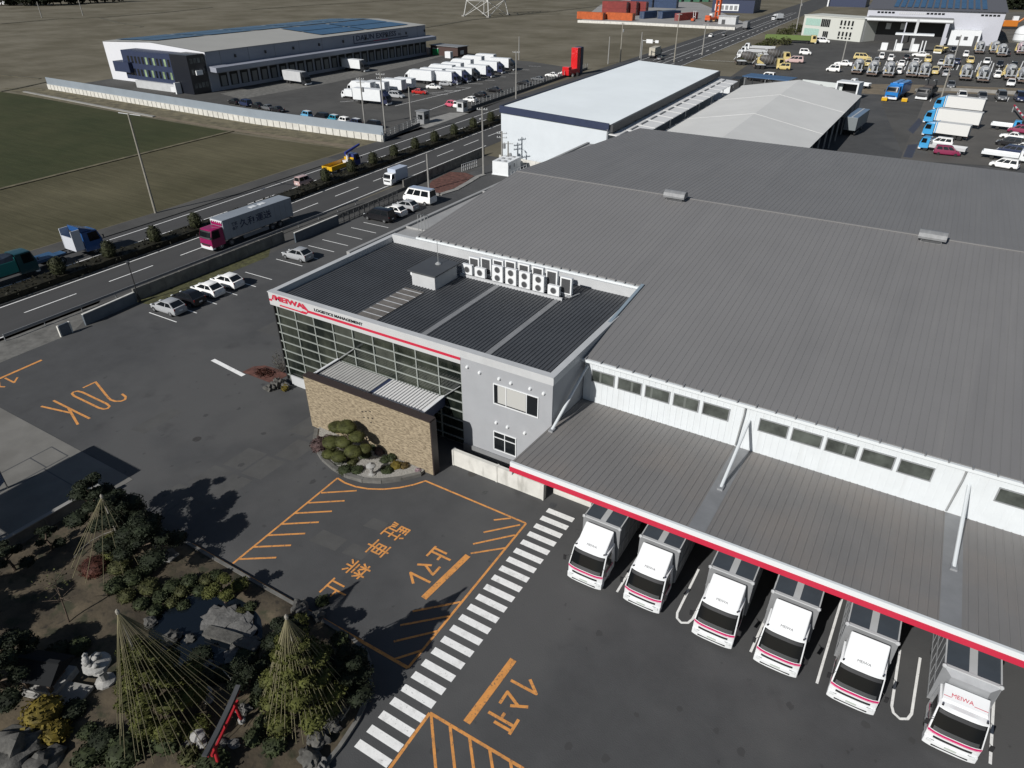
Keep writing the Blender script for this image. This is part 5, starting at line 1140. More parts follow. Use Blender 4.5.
for p, a, k_, pn, c_, lb in (((420, 94), -80, 'saloon', 'dark_red', dkred, 'dark red car in front of the white lorries of the depot'), ((434, 89), -70, 'saloon', 'white', whitec, 'white car right of the dark red one in the depot yard'), ((446, 86), -70, 'hatchback', 'silver', silver, 'silver car beside the near lorry row of the depot'),
     ((397, 98), -85, 'minivan', 'silver', silver, 'silver minivan in front of the navy lorry cab'), ((451, 107), 80, 'kei car', 'pink', pinkc, 'pink and white small car by the depot gate'), ((457, 108), 82, 'kei car', 'white', whitec, 'white kei van by the depot gate'), ((470, 102), 88, 'hatchback', 'white', whitec, 'white hatchback third from the depot gate'), ((480, 97), 90, 'hatchback', 'black', blackc, 'black hatchback along the depot railing'),
     ((494, 92), 92, 'saloon', 'black', blackc, 'black saloon along the depot railing'), ((524, 85), 92, 'saloon', 'black', blackc, 'black saloon by the tall pole, along the depot railing'), ((538, 81), 92, 'saloon', 'charcoal', greyc, 'charcoal saloon near the red sculpture-like machine'), ((552, 77), 100, 'saloon', 'white', whitec, 'white saloon in front of the red machine'), ((564, 75), 100, 'hatchback', 'white', whitec, 'white car touching the red machine in the photo'),
     ((235, 104), 80, 'saloon', 'black', blackc, 'black saloon at the left end behind the depot wall'), ((246, 106), 78, 'minivan', 'dark_blue', dkblue, 'dark blue minivan behind the depot wall'), ((258, 108), 78, 'saloon', 'black', blackc, 'second black saloon behind the depot wall'), ((268, 110), 78, 'saloon', 'charcoal', greyc, 'charcoal saloon behind the depot wall'), ((278, 112), 78, 'saloon', 'black', blackc, 'last black saloon of the left group behind the depot wall'),
     ((307, 118), 80, 'kei car', 'light_blue', (.12, .35, .55), 'light blue kei van with pale roof behind the depot wall'), ((322, 120), 80, 'minivan', 'black', blackc, 'black minivan behind the depot wall'), ((334, 122), 80, 'kei car', 'teal_blue', (.03, .25, .36), 'teal small car with pale roof behind the depot wall'), ((344, 124), 80, 'kei car', 'white', whitec, 'white small car behind the depot wall'), ((356, 126), 80, 'kei car', 'dark_blue', dkblue, 'dark small car with white roof behind the depot wall'), ((373, 128), 80, 'minivan', 'black', blackc, 'black minivan at the right end behind the depot wall')):
    q = G(*p); car(k_, pn, c_, (q.x, q.y, .02), radians(a), lb, g, True, roofcol=white_c if 'roof' in lb else None)
# red container handler head near the road
p = G(570, 76)
r = thing('red_machine', 'bright red upright loader with dark mast at the corner of the depot yard', 'loader', (p.x, p.y, 0), radians(85)); rm = paint('loader_red', (.55, .012, .015))
b = MB(); b.box(-3, 3, -1.3, 1.3, .5, 2.2); b.box(-3, -1, -1.2, 1.2, 2.2, 3.0); b.build('body', rm, r, bevel=.1); b = MB(); b.box(2.2, 4.2, -1.2, 1.2, .6, 8.2); b.build('mast_cover', rm, r, bevel=.1); b = MB(); b.box(4.3, 6.0, -1.2, 1.2, .3, 8.3); b.build('mast', navy, r, bevel=.1)
for x in (-2, 2):
    for s in (-1, 1): wheel_obj(r, s * 1.4, x, .55, .5)
# ------------------------------------------------------------------ white cold store beyond the warehouse
ro = radians(2.5)
cs = thing('white_cold_store', 'white windowless building with pale flat roof and navy band on its near end', 'warehouse', (-72.15, 116.04, 0), ro)
Lc, Wc = 75.0, 21.6
b = MB(); b.add([(0, 0, 0), (Wc, 0, 0), (Wc, 0, 8.6), (0, 0, 9.8), (0, Lc, 0), (Wc, Lc, 0), (Wc, Lc, 8.6), (0, Lc, 9.8)], [(0, 1, 2, 3), (1, 5, 6, 2), (5, 4, 7, 6), (4, 0, 3, 7)]); b.build('wall', mat('pale_blue_white_wall', (.55, .59, .62), .55, var=.03, scale=.3), cs)
b = MB(); b.add([(.2, 0, 9.80), (Wc, 0, 8.62), (Wc, Lc, 8.62), (.2, Lc, 9.80), (.2, 0, 9.92), (Wc + .25, 0, 8.74), (Wc + .25, Lc, 8.74), (.2, Lc, 9.92)], [(0, 3, 2, 1), (4, 5, 6, 7), (0, 1, 5, 4), (1, 2, 6, 5), (2, 3, 7, 6), (3, 0, 4, 7)]); b.build('roof', mat('pale_roof_membrane', (.82, .87, .88), .6, var=.03, scale=.1), cs)
b = MB(); b.add([(-.2, -.25, 8.9), (Wc + .1, -.25, 7.75), (Wc + .1, -.25, 8.95), (-.2, -.25, 10.12), (-.2, -.01, 8.9), (Wc + .1, -.01, 7.75), (Wc + .1, -.01, 8.95), (-.2, -.01, 10.12)], [(0, 1, 2, 3), (4, 7, 6, 5), (3, 2, 6, 7), (0, 3, 7, 4), (1, 5, 6, 2), (0, 4, 5, 1)]); b.box(-.2, -.01, 0, Lc, 9.0, 10.1); b.build('navy_band', navy, cs)
b = MB(); b.box(Wc + .26, Wc + .7, .2, Lc - .3, 7.45, 8.7)
b.build('side_fascia', grey_dk, cs)
b = MB()
for k in range(13): b.box(Wc + .01, Wc + .5, 2 + k * 5.4, 4.6 + k * 5.4, 7.0, 7.44)
each(b, 'dock_opening', blackp, cs)
b = MB(); b.tube((Wc - .1, -.3, 0), (Wc - .1, -.3, 8), .08, n=6); each(b, 'downpipe', grey_md, cs)
ck = thing('connecting_canopy', 'row of white stepped canopy sheets between the cold store and the grey tent roof', 'canopy', (-51.0, 117, 0), radians(2.0))
b = MB(); b2 = MB()
for k in range(14):
    y = k * 5.3; b.add([(.0, y, 7.2), (5.4, y, 6.8), (5.4, y + 4.9, 6.8), (.0, y + 4.9, 7.2), (.0, y, 7.05), (5.4, y, 6.65), (5.4, y + 4.9, 6.65), (.0, y + 4.9, 7.05)], [(0, 1, 2, 3), (4, 7, 6, 5), (0, 4, 5, 1), (1, 5, 6, 2), (2, 6, 7, 3), (3, 7, 4, 0)])
    b2.box(2.4, 2.65, y + .3, y + 3.9, 7.0, 7.2)
b.build('sheet', mat('white_rib_sheet', (.66, .66, .65)), ck); b2.build('gutter', grey_md, ck)
b = MB()
for k in range(8): b.tube((5.3, k * 10, 0), (5.3, k * 10, 6.6), .1, n=6)
each(b, 'post', steel, ck)
# grey tent warehouse
tw = thing('tent_warehouse', 'pale grey fabric tent warehouse with low gable roof, open at its right side', 'tent warehouse', (0, 0, 0))
tm = mat('grey_tent_fabric', (.58, .58, .56), .75, var=.05, scale=.08)
E0, E1 = (-45.9, 122), (-48.1, 195.5); R0, R1 = (-32.0, 122), (-34.2, 195.5); F0, F1 = (-19.5, 122), (-19.3, 195)
zr_ = lambda t: 8.3 - .15 * t
b = MB(); N = 9
for i in range(N):
    t0, t1 = i / N, (i + 1) / N; l = lambda a, c, t: (a[0] + (c[0] - a[0]) * t, a[1] + (c[1] - a[1]) * t)
    e0, e1, r0, r1, f0, f1 = l(E0, E1, t0), l(E0, E1, t1), l(R0, R1, t0), l(R0, R1, t1), l(F0, F1, t0), l(F0, F1, t1)
    s0 = .14 if i % 1 == 0 else 0
    mid = lambda a, c, z0, z1: ((a[0] + c[0]) / 2, (a[1] + c[1]) / 2, (z0 + z1) / 2)
    b.add([(*e0, 5.2), (*e1, 5.2), (*r1, 7.6), (*r0, 7.6)], [(0, 3, 2, 1)]); b.add([(*r0, 7.6), (*r1, 7.6), (*f1, 5.2), (*f0, 5.2)], [(0, 3, 2, 1)])
    if i in (3, 6): b.tube((*r0, 7.57), (*f0, 5.17), .07, n=5); b.tube((*r0, 7.57), (*e0, 5.17), .07, n=5)
b.build('roof', tm, tw)
b = MB(); b.add([(*E0, 0), (*E0, 5.2), (*E1, 5.2), (*E1, 0)], [(0, 1, 2, 3)]); b.add([(*E1, 0), (*E1, 5.2), (*R1, 7.6), (*F1, 5.2), (*F1, 0)], [(0, 1, 2, 3, 4)]); b.build('side_wall', tm, tw)
b = MB()
for k in range(10): y = 122 + k * 7.5; b.box(-19.75, -19.5, y - .12, y + .12, 0, 5.1)
each(b, 'post', steel, tw)
# semi-trailer under the tent's edge
r = thing('semi_trailer', 'grey semi-trailer with bluish roof half under the tent edge', 'trailer', (-17.6, 179.5, .02), radians(-4))
b = MB(); b.box(-1.25, 1.25, -6, 6, 1.2, 3.9); b.build('cargo_box', mat('trailer_grey', (.16, .18, .19), .5), r, bevel=.05); b = MB(); b.box(-1.26, 1.26, -6, 6, 3.905, 3.95); b.build('roof', mat('trailer_blue_roof', (.13, .19, .27), .4), r); b = MB(); b.box(-.15, .15, -6, 6, 3.952, 4.0); b.build('ridge_strip', grey_lt, r)
for y in (-4.6, -3.4, -2.2):
    for s in (-1, 1): wheel_obj(r, s * 1.05, y, .5, .35)
b = MB(); b.box(-.9, -.7, 3.4, 3.6, 0, 1.2); b.box(.7, .9, 3.4, 3.6, 0, 1.2); each(b, 'landing_leg', steel, r)
# white cabinets by the warehouse corner
r = thing('equipment_cabinets', 'row of white electrical cabinets beside the lean-to', 'electrical cabinet', (-66.8, 107.0, 0), radians(4))
b = MB()
for k in range(3): b.box(-1.6, 1.6, k * 1.7, k * 1.7 + 1.62, .15, 2.4)
b.box(-1.7, 1.7, -.1, 5.2, 0, .149); b.build('housing', white_t, r); b = MB()
for k in range(3): b.box(-.9, -.4, k * 1.7 + .5, k * 1.7 + 1.1, 2.402, 2.5); b.box(.4, .9, k * 1.7 + .5, k * 1.7 + 1.1, 2.402, 2.5)
b.box(1.602, 1.64, .5, .9, 1.2, 1.8); b.box(1.602, 1.64, 2.3, 2.6, 1.2, 1.8); each(b, 'vent', grey_md, r)
b = MB()
for k in range(6): b.tube((2.4, k * 1.1 - .2, 0), (2.4, k * 1.1 - .2, 1.1), .03, n=5)
b.path([(2.4, -.2, 1.1), (2.4, 5.3, 1.1)], .03, 5); b.path([(2.4, -.2, .6), (2.4, 5.3, .6)], .03, 5); tag(b.build('handrail', white_c), 'white tube handrail beside the electrical cabinets', 'handrail'); bpy.data.objects['handrail'].location = (-66.8, 107, 0)
panel_wall('white_screen_wall', 'low cream wall in front of the cold store gable', (-72.0, 115.2), (-58, 113.8), 1.3, conc_w, pitch=3)
r = thing('white_tube_gate', 'white tubular gate by the tall concrete lamp pole', 'gate', (-74.2, 105.5, 0), radians(85)); b = MB()
for k in range(9): b.tube((k * .55, 0, 0), (k * .55, 0, 1.3), .03, n=5)
b.path([(0, 0, 1.3), (4.4, 0, 1.3)], .035, 5); b.path([(0, 0, .7), (4.4, 0, .7)], .03, 5); b.build('bars', white_c, r)

# ------------------------------------------------------------------ container yard
cy = MB(); cy.sheet([tuple(G(*q)[:2]) for q in ((580, 21), (735, 29), (748, 24), (700, 3), (640, -3), (600, 5))], .016); struct('container_yard', cy, mat('dusty_yard', (.26, .255, .245), .9, var=.1, scale=.05))
P = [G(*q) for q in ((578, 22.5), (640, 25), (735, 30))]
b = MB(); b.obox(P[0], P[1], 1.6, 0, 1.3); b.obox(P[1], P[2], 1.6, 0, 1.3); tag(b.build('yard_kerb_wall', conc_w), 'long pale retaining wall in front of the shipping container yard', 'wall')
def container(label, p, rz, m, L=12.2, z=0.02, loc=None):
    g_ = loc or G(*p); r = thing('shipping_container', label, 'shipping container', (g_[0], g_[1], z), radians(rz), 'stacked shipping containers'); r.scale = (1.5, 1.5, 1.5)
    b = MB(); b.box(-1.22, 1.22, -L / 2, L / 2, 0, 2.6); b.build('shell', m, r)
    for s in (-1, 1):
        b = MB(); y = -L / 2 + .2; x0, x1 = (1.221, 1.27) if s > 0 else (-1.27, -1.221)
        b.box(x0, x1, -L / 2, L / 2, .1, .15); b.box(x0, x1, -L / 2, L / 2, 2.45, 2.55)
        while y < L / 2 - .2: b.box(x0, x1, y, y + .16, .151, 2.449); y += .33
        b.build('corrugation', m, r)
    b = MB()
    for x in (-.8, -.35, .35, .8): b.tube((x, -L / 2 - .05, .15), (x, -L / 2 - .05, 2.45), .035, n=5)
    b.build('door_bar', steel, r); return r
cred = mat('rust_red_container', (.20, .030, .026), .7, var=.15, scale=.4); cnav = mat('navy_container', (.022, .045, .10), .6, var=.12, scale=.4); corg = mat('orange_container', (.42, .09, .02), .7, var=.15); cgrn = mat('green_container', (.03, .12, .07), .7, var=.15); cgry = mat('grey_container', (.25, .27, .28), .6)
g0 = G(616, 15.5)
for k in range(2):
    for q in range(3): container(('lower' if k == 0 else 'upper') + ' dark red container, ' + ('front', 'middle', 'rear')[q] + ' one in the left stack', None, 83, cred, loc=(g0.x - 2 + q * 5, g0.y + q * 4.2 + 3, 0), z=.02 + k * 3.93)
for q in range(2): container(('orange container lying in front of the dark red stack, left one', 'orange container lying in front of the dark red stack, right one')[q], (591 + q * 29, 19.2 + q * .8), 85, corg)
g0 = G(648, 8)
for k in range(2):
    for q in range(2): container(('lower' if k == 0 else 'upper') + ' navy container of the tall stack behind the dark red ones, ' + ('left', 'right')[q] + ' side', None, 83, cnav, loc=(g0.x - 8 + q * 19, g0.y + 8, 0), z=.02 + k * 3.93)
for p, lb, m in (((651, 18), 'navy container end-on, left of the pair in front of the yard', cnav), ((669, 18), 'navy container end-on beside a pale one', cnav), ((664, 17), 'pale grey container squeezed between navy ones', cgry), ((686, 20), 'dark red container end-on at the right of the yard', cred)):
    container(lb, p, -18, m)
    g_ = G(*p); 
for q in range(4): container(('first', 'second', 'third', 'fourth')[q] + ' green container in the far row at the top edge of the photo', (672 + q * 9, 1.5), 84, cgrn)
p = G(711, 22); r = thing('reach_stacker', 'orange-red container handler with tall boom beside the containers', 'container handler', (p.x, p.y, .02), radians(-20)); om = paint('handler_orange', (.55, .10, .03))
b = MB(); b.box(-1.8, 1.8, -4, 3, 1.0, 2.6); b.box(-1.5, 1.5, -4.2, -2, 2.6, 3.6); b.build('body', om, r, bevel=.15); b = MB(); b.box(-1.6, -.9, -2, 6, 1.2, 15); b.box(.9, 1.6, 4.5, 6, 1.2, 15)
for z in range(2, 15, 3): b.box(-1.6, 1.6, 4.6, 5.4, z, z + .6)
b.v = [(x, y if y > 4 else 4.6, z) for x, y, z in b.v]; b.build('mast', om, r); b = MB(); b.box(-1, 1, -1, 1.2, 2.6, 4.4); b.build('operator_cab', white_c, r)
for y in (-2.8, 2.2):
    for s in (-1, 1): wheel_obj(r, s * 1.7, y, .85, .6)
p = G(706, 22); q = thing('forklift', 'small white-masted forklift left of the orange handler', 'forklift', (p.x - 8, p.y, .02), 0); b = MB(); b.box(-.8, .8, -1.6, 1.4, .4, 1.6); b.build('body', om, q); b = MB(); b.box(-.7, -.5, 1.5, 1.7, .1, 5.5); b.box(.5, .7, 1.5, 1.7, .1, 5.5); b.box(-.7, .7, 1.5, 1.65, 2.4, 2.6); b.build('mast', white_c, q)
for y in (-1, 1):
    for s in (-1, 1): wheel_obj(q, s * .8, y, .4, .35)
p = G(717, 21); tank('tan cabin crate right of the orange handler', (p.x, p.y, 0), mat('tan_crate', (.42, .28, .12)), 2.2)
r = thing('corner_office', 'dark two-storey building with white window band at the far road corner', 'building', (*G(735, 13)[:2], 0), radians(6)); b = MB(); b.box(-16, 12, 0, 30, 0, 8); b.build('wall', navy, r); b = MB(); b.box(-14, 2, -.3, -.01, 1.2, 5.2); b.build('shop_front', white_t, r); b = MB()
for k in range(5): b.box(-13 + k * 3, -11 + k * 3, -.4, -.31, 1.8, 4.4)
each(b, 'window', grey_md, r); b = MB(); b.box(-16.3, 12.3, -.5, 30.3, 8.002, 8.4); b.build('roof', grey_dk, r)
r = thing('roadside_hut', 'pale grey hut by the far road side', 'hut', (*G(728, 24)[:2], 0)); b = MB(); b.box(-5, 5, -3, 3, 0, 4); b.build('wall', grey_lt, r); b = MB(); b.box(-5.4, 5.4, -3.4, 3.4, 4.002, 4.25); b.build('roof', grey_lt, r); b = MB(); b.box(-3, -1, -3.05, -3.01, 0, 2.4); each(b, 'door', grey_dk, r)
# traffic in the distance
def ptruck(lb, p, rz, **k): g_ = G(*p); return box_truck(lb, (g_.x, g_.y, .02), radians(rz), 'distant traffic', **k)
ptruck('lorry with tan box and grey cab on the far road', (655, 57), 4, cabc=grey_md, bodyc=mat('tan_box', (.42, .39, .32), .6), L=9.5, H=3.7); ptruck('grey box lorry seen from behind on the far carriageway', (746, 29), 4, bodyc=grey_md, cabc=grey_md, L=9.5, H=3.8); ptruck('white box lorry coming from the far crossing', (777, 20), 150, L=7.5, H=3.3)
for p, kd, pn, c_, lb in (((711, 37), 'saloon', 'white', whitec, 'white car on the far left lane'), ((724, 36), 'hatchback', 'charcoal', greyc, 'dark car with white rider box ahead of the white car on the far road'), ((660, 60), 'saloon', 'charcoal', greyc, 'dark car behind the tan box lorry')):
    g_ = G(*p); car(kd, pn, c_, (g_.x, g_.y, .02), radians(4), lb, 'distant traffic', True)
r = thing('road_sign', 'white direction sign on a pole over the far bend', 'road sign', (*G(641, 60)[:2], 0)); b = MB(); b.tube((0, 0, 0), (0, 0, 7), .15, n=6); b.path([(0, 0, 6.6), (6, 0, 6.6)], .12, 5); b.build('pole', steel, r); b = MB(); b.box(1.5, 4, -.2, -.13, 5.9, 7.2); b.box(5, 6.3, -.2, -.13, 6.1, 7); b.build('board', white_c, r)

# ------------------------------------------------------------------ concrete company's yard, top right
b = MB(); b.sheet([tuple(G(*q)[:2]) for q in ((720, 84), (752, 62), (796, 37), (870, 40), (990, 37), (1060, 40), (1100, 130), (1100, 175), (905, 160), (880, 100))], .014); struct('mixer_yard', b, asphalt_old)
b = MB(); b.sheet([tuple(G(*q)[:2]) for q in ((852, 93), (905, 96), (930, 92), (1060, 98), (1060, 90), (930, 85), (870, 84))], .02); struct('yard_strip', b, dirt)
dirty = MB(); dirty.sheet([tuple(G(*q)[:2]) for q in ((925, 99), (1060, 104), (1060, 170), (900, 160))], .018); struct('truck_yard', dirty, mat('dusty_asphalt', (.085, .080, .072), .9, var=.15, scale=.1))
b = MB(); b.sheet([(-24.5, 225), (-10, 225), (-4, 252), (-23, 254)], .018); struct('patch_asphalt', b, asphalt)
verge = MB(); verge.sheet([tuple(G(*q)[:2]) for q in ((737, 62), (760, 48), (792, 30), (800, 38), (770, 50), (748, 64))], .02); struct('scrub_verge', verge, bank_m)
r = thing('batching_hall', 'huge pale hall with blue solar roof and wide dark opening behind the mixer trucks', 'industrial hall', (-43, 392, 0), radians(3))
hb = mat('hall_cladding', (.42, .43, .475), .6, var=.03, scale=.1); W2 = 52
b = MB(); pr = [(-2, 0, 0), (W2, 0, 0), (W2, 0, 13), (-2, 0, 13)]; b.add(pr, [(0, 1, 2, 3)]); b.add([(W2, 0, 0), (W2, 90, 0), (W2, 90, 13), (W2, 45, 17), (W2, 0, 13)], [(0, 1, 2, 3, 4)]); b.add([(-2, 0, 0), (-2, 0, 13), (-2, 45, 17), (-2, 90, 13), (-2, 90, 0)], [(0, 1, 2, 3, 4)]); b.build('wall', hb, r)
b = MB(); b.add([(-2.5, -1, 13), (W2 + .8, -1, 13), (W2 + .8, 45, 17.1), (-2.5, 45, 17.1), (-2.5, 91, 13), (W2 + .8, 91, 13)], [(0, 1, 2, 3), (3, 2, 5, 4)]); ho = b.build('roof', mat('hall_roof', (.10, .10, .11), .6), r)
b = MB()
for k in range(14): x = 8 + k * 2.7; b.add([(x, 5, 13.75), (x + 1.9, 5, 13.75), (x + 1.9, 40, 16.95), (x, 40, 16.95)], [(0, 1, 2, 3)])
b.build('solar_panel', sol, ho)
b = MB(); b.box(-1, 33, -9, -.01, 9.0, 10.2); b.box(-2, 33.2, -9.3, -9.01, 8.7, 10.3); b.build('porch_roof', grey_md, r); b = MB(); b.box(-1.9, 33, -9.34, -9.305, 9.0, 9.9); b.build('porch_fascia', white_t, r)
b = MB(); b.box(-1, 32, -.3, -.02, 0, 8.6); each(b, 'opening', blackp, r); b = MB(); b.box(-4, -1.0, -9, -.3, 0, 8.5); b.box(30.5, 32.0, -9, -8, 0, 9); b.box(15, 15.5, -9, -8.5, 0, 9); each(b, 'pier', hb, r)
b = MB()
for k in range(2): b.box(7 + k * 6, 9 + k * 6, -.6, -.31, 5, 7.5)
each(b, 'inner_window', white_t, r)
b = MB()
for x0 in (2, 22, 43): 
    for k in range(5): b.box(x0 + k * 1.5, x0 + k * 1.5 + 1.1, -.12, -.02, 11.3, 12)
each(b, 'window', glass_d, r)
b = MB(); random.seed(3)
for k in range(13): b.box(11 + k * .85, 11.5 + k * .85, -.12, -.02, 11.1, 11.9)
b.build('faded_lettering', grey_lt, r)
b = MB(); b.box(33.5, 45, -5, -.02, 0, 6); b.build('annexe', white_t, r); b = MB(); b.box(36, 37.5, -5.1, -5.01, 2.2, 3.6); b.box(39, 40.5, -5.1, -5.01, 2.2, 3.6); b.box(42.8, 44.2, -5.1, -5.01, 0, 4); each(b, 'annexe_window', grey_dk, r)
r = thing('green_window_office', 'white two-storey office with pale green glass beside the industrial hall', 'office building', (-72.6, 394, 0), radians(-24)); b = MB(); b.box(0, 31, 0, 14, 0, 9.2); b.build('wall', mat('cream_wall', (.50, .51, .47), .7), r)
gg = mat('pale_green_glass', (.32, .48, .42), .2); b = MB()
for k in range(9):
    for z in (1.0, 5.2): b.box(1.2 + k * .9, 2.0 + k * .9, -.1, -.01, z, z + 2.9)
each(b, 'green_glass', gg, r); b = MB()
for k in range(5):
    b.box(9.6 + k * .95, 10.4 + k * .95, -.1, -.01, 5.0, 8.2)
    if k > 1: b.box(9.6 + k * .95, 10.4 + k * .95, -.1, -.01, .6, 3.2)
for k in range(4):
    for z, h in ((.6, .8), (1.8, 1.8), (4.9, .7), (6.2, 2.0)): b.box(19.5 + k * 1.9, 20.4 + k * 1.9, -.1, -.01, z, z + h)
each(b, 'window', glass_d, r); b = MB(); b.box(-.2, 31.2, -.2, 14.2, 9.202, 9.5); b.build('parapet', mat('cream_wall', (.6, .6, .58)), r)
r = thing('blue_block_building', 'dark blue block building with white balcony at the top edge of the photo', 'building', (*G(848, 7)[:2], 0)); b = MB(); b.box(-14, 12, 0, 20, 0, 14); b.build('wall', navy, r); b = MB(); b.box(-14.5, -3, -2, -.01, 6.5, 8); b.box(-15, -14.01, -2, 18, 0, 12); b.build('balcony', white_t, r); b = MB()
for k in range(4): b.box(-12 + k * 6, -9 + k * 6, -.1, -.01, 9.5, 12)
each(b, 'window', glass_o, r)
# filling island
r = thing('fuel_station', 'fuel island with thin white wing roof on one column', 'fuel station', (-21, 352, 0), radians(3)); b = MB(); b.box(-7, 7, -2.2, 2.2, 6.2, 6.8); b.build('wing_roof', white_t, r); b = MB(); b.box(-.5, .5, -.5, .5, 0, 12); each(b, 'column', grey_lt, r); b = MB(); b.box(-12, 6, -2.5, 2.5, 0, .25); b.build('island', conc, r); b = MB()
for x in (-10, -4.5, 1.5): b.box(x - 1.2, x + 1.2, -.7, .7, .252, 3.0)
each(b, 'pump', white_c, r); b = MB()
for x in (-6, 3.6, 4.8): b.tube((x, -1, .25), (x, -1, 4.4), .25, n=6)
each(b, 'bollard', white_c, r)
# blue roofed shed and white framed hut behind the tent
r = thing('blue_roof_shed', 'open shed with dark blue sheet roof behind the tent warehouse', 'shed', (-47.2, 222, 0), radians(-8)); b = MB(); b.box(-6.8, 6.8, -3.4, 3.4, 4.0, 4.25); b.build('roof', mat('blue_sheet_roof', (.05, .105, .20), .45), r); b = MB()
for x in (-6, 0, 6):
    for y in (-3, 3): b.tube((x, y, 0), (x, y, 4), .12, n=6)
each(b, 'post', steel, r)
r = thing('white_block_hut', 'small white block hut at the far end of the cold store', 'hut', (-57.5, 205, 0), radians(4)); b = MB(); b.box(-2, 4.5, -3, 3, 0, 5.0); b.build('wall', white_t, r); b = MB(); b.box(-2.3, 5, -3.3, 3.3, 5.002, 5.3); b.build('roof', grey_dk, r); b = MB(); b.box(0, 1.4, -3.06, -3.005, 2.6, 4.2); each(b, 'window', glass_d, r); b = MB(); b.box(4.51, 6.6, -2.5, 3, 0, 5.6); b.build('dark_annexe', blackp, r)
r = thing('white_sign_wall', 'white framed sign wall with a dark opening behind the tent warehouse', 'wall', (-38.8, 226, 0), radians(-12)); b = MB(); b.box(0, 11.5, 0, .5, 0, 3.6); each(b, 'panel', mat('pale_sign_wall', (.5, .53, .52), .7), r); b = MB(); b.box(1, 4.2, -.08, -.01, .8, 2.8); each(b, 'opening', blackp, r); b = MB(); b.lathe([(.55, -.05), (.7, -.12), (.55, -.14)], (5.6, 0, 2.2), 14, axis='y'); b.box(7, 9.8, -.08, -.01, 1.6, 2.4); b.box(7, 9.8, -.08, -.01, .8, 1.3); b.build('emblem', grey_md, r)
r = thing('white_frame_shed', 'small shed with thick white frame at the end of the sign wall', 'shed', (-25.8, 223.5, 0), radians(-10)); b = MB(); b.box(-3, -2.6, -2, 2, 0, 4); b.box(2.6, 3, -2, 2, 0, 4); b.box(-3, 3, -2, 2, 4.002, 4.4); b.build('frame', white_t, r); b = MB(); b.box(-2.58, 2.58, 1.5, 1.8, 0, 3.9); b.build('back', grey_dk, r)
# vehicles there
cream = paint('cream', (.56, .45, .19)); drumw = mat('pale_drum', (.30, .315, .34), .35, var=.2, scale=1.5); brd = mat('dusty_frame', (.22, .17, .13), .8)
gm = 'concrete mixer trucks parked in rows'
mx_ = [((857, 73), 'leftmost cream mixer truck of the left trio'), ((872, 75), 'middle cream mixer truck of the left trio'), ((888, 76), 'rightmost cream mixer truck of the left trio'), ((911, 76), 'left cream mixer truck behind the bright blue lorry'), ((923, 77), 'right cream mixer truck behind the bright blue lorry'), ((964, 79), 'left cream mixer truck by the slim pole'), ((981, 81), 'right cream mixer truck by the slim pole'), ((1021, 82), 'cream mixer truck cut by the right edge of the photo'),
       ((978, 53), 'left mixer truck in front of the hall wall'), ((993, 53), 'right mixer truck in front of the hall wall'), ((1019, 54), 'mixer truck with pinkish drum at the right edge')]
for i, (p, lb) in enumerate(mx_):
    g_ = G(*p); mixer_truck(lb, (g_.x, g_.y, .02), radians(3), gm, cream, mat('pink_drum', (.5, .38, .42), .5) if i == 10 else drumw, L=8.4)
for p, lb in (((749, 65), 'cream mixer truck left of the white kei van, front one'), ((775, 62), 'cream mixer truck left of the white kei van, rear one'), ((768, 69), 'cream mixer truck left of the white kei van, nearest the blue roofed shed')):
    g_ = G(*p); mixer_truck(lb, (g_.x, g_.y, .02), radians(-70), gm, cream, mat('dark_drum', (.07, .065, .06), .6))
def pflat(lb, p, rz, **k): g_ = G(*p); r_ = flat_truck(lb, (g_.x, g_.y, .02), radians(rz), 'lorries in the concrete yard', **k); s_ = 1.3 if p[1] < 102 else 1.0; r_.scale = (s_, s_, s_); return r_
for k in range(3): pflat(('first', 'second', 'third')[k] + ' white flatbed lorry of the bunch beside the scrub verge', (753 + k * 3, 59 - k * 3.7), 98, L=9.5, W=2.4, bedc=mat('pale_grey_bed', (.42, .43, .44), .6), bed=1.1, hcab=2.3)
pflat('olive green long flatbed lorry parked behind the white flatbeds', (790, 43), -82, L=17, W=2.5, cabc=cream, bedc=mat('olive_bed', (.10, .15, .035), .7), bed=1.2, side=1.2, hcab=2.7)
g = 'cars in the concrete company yard'
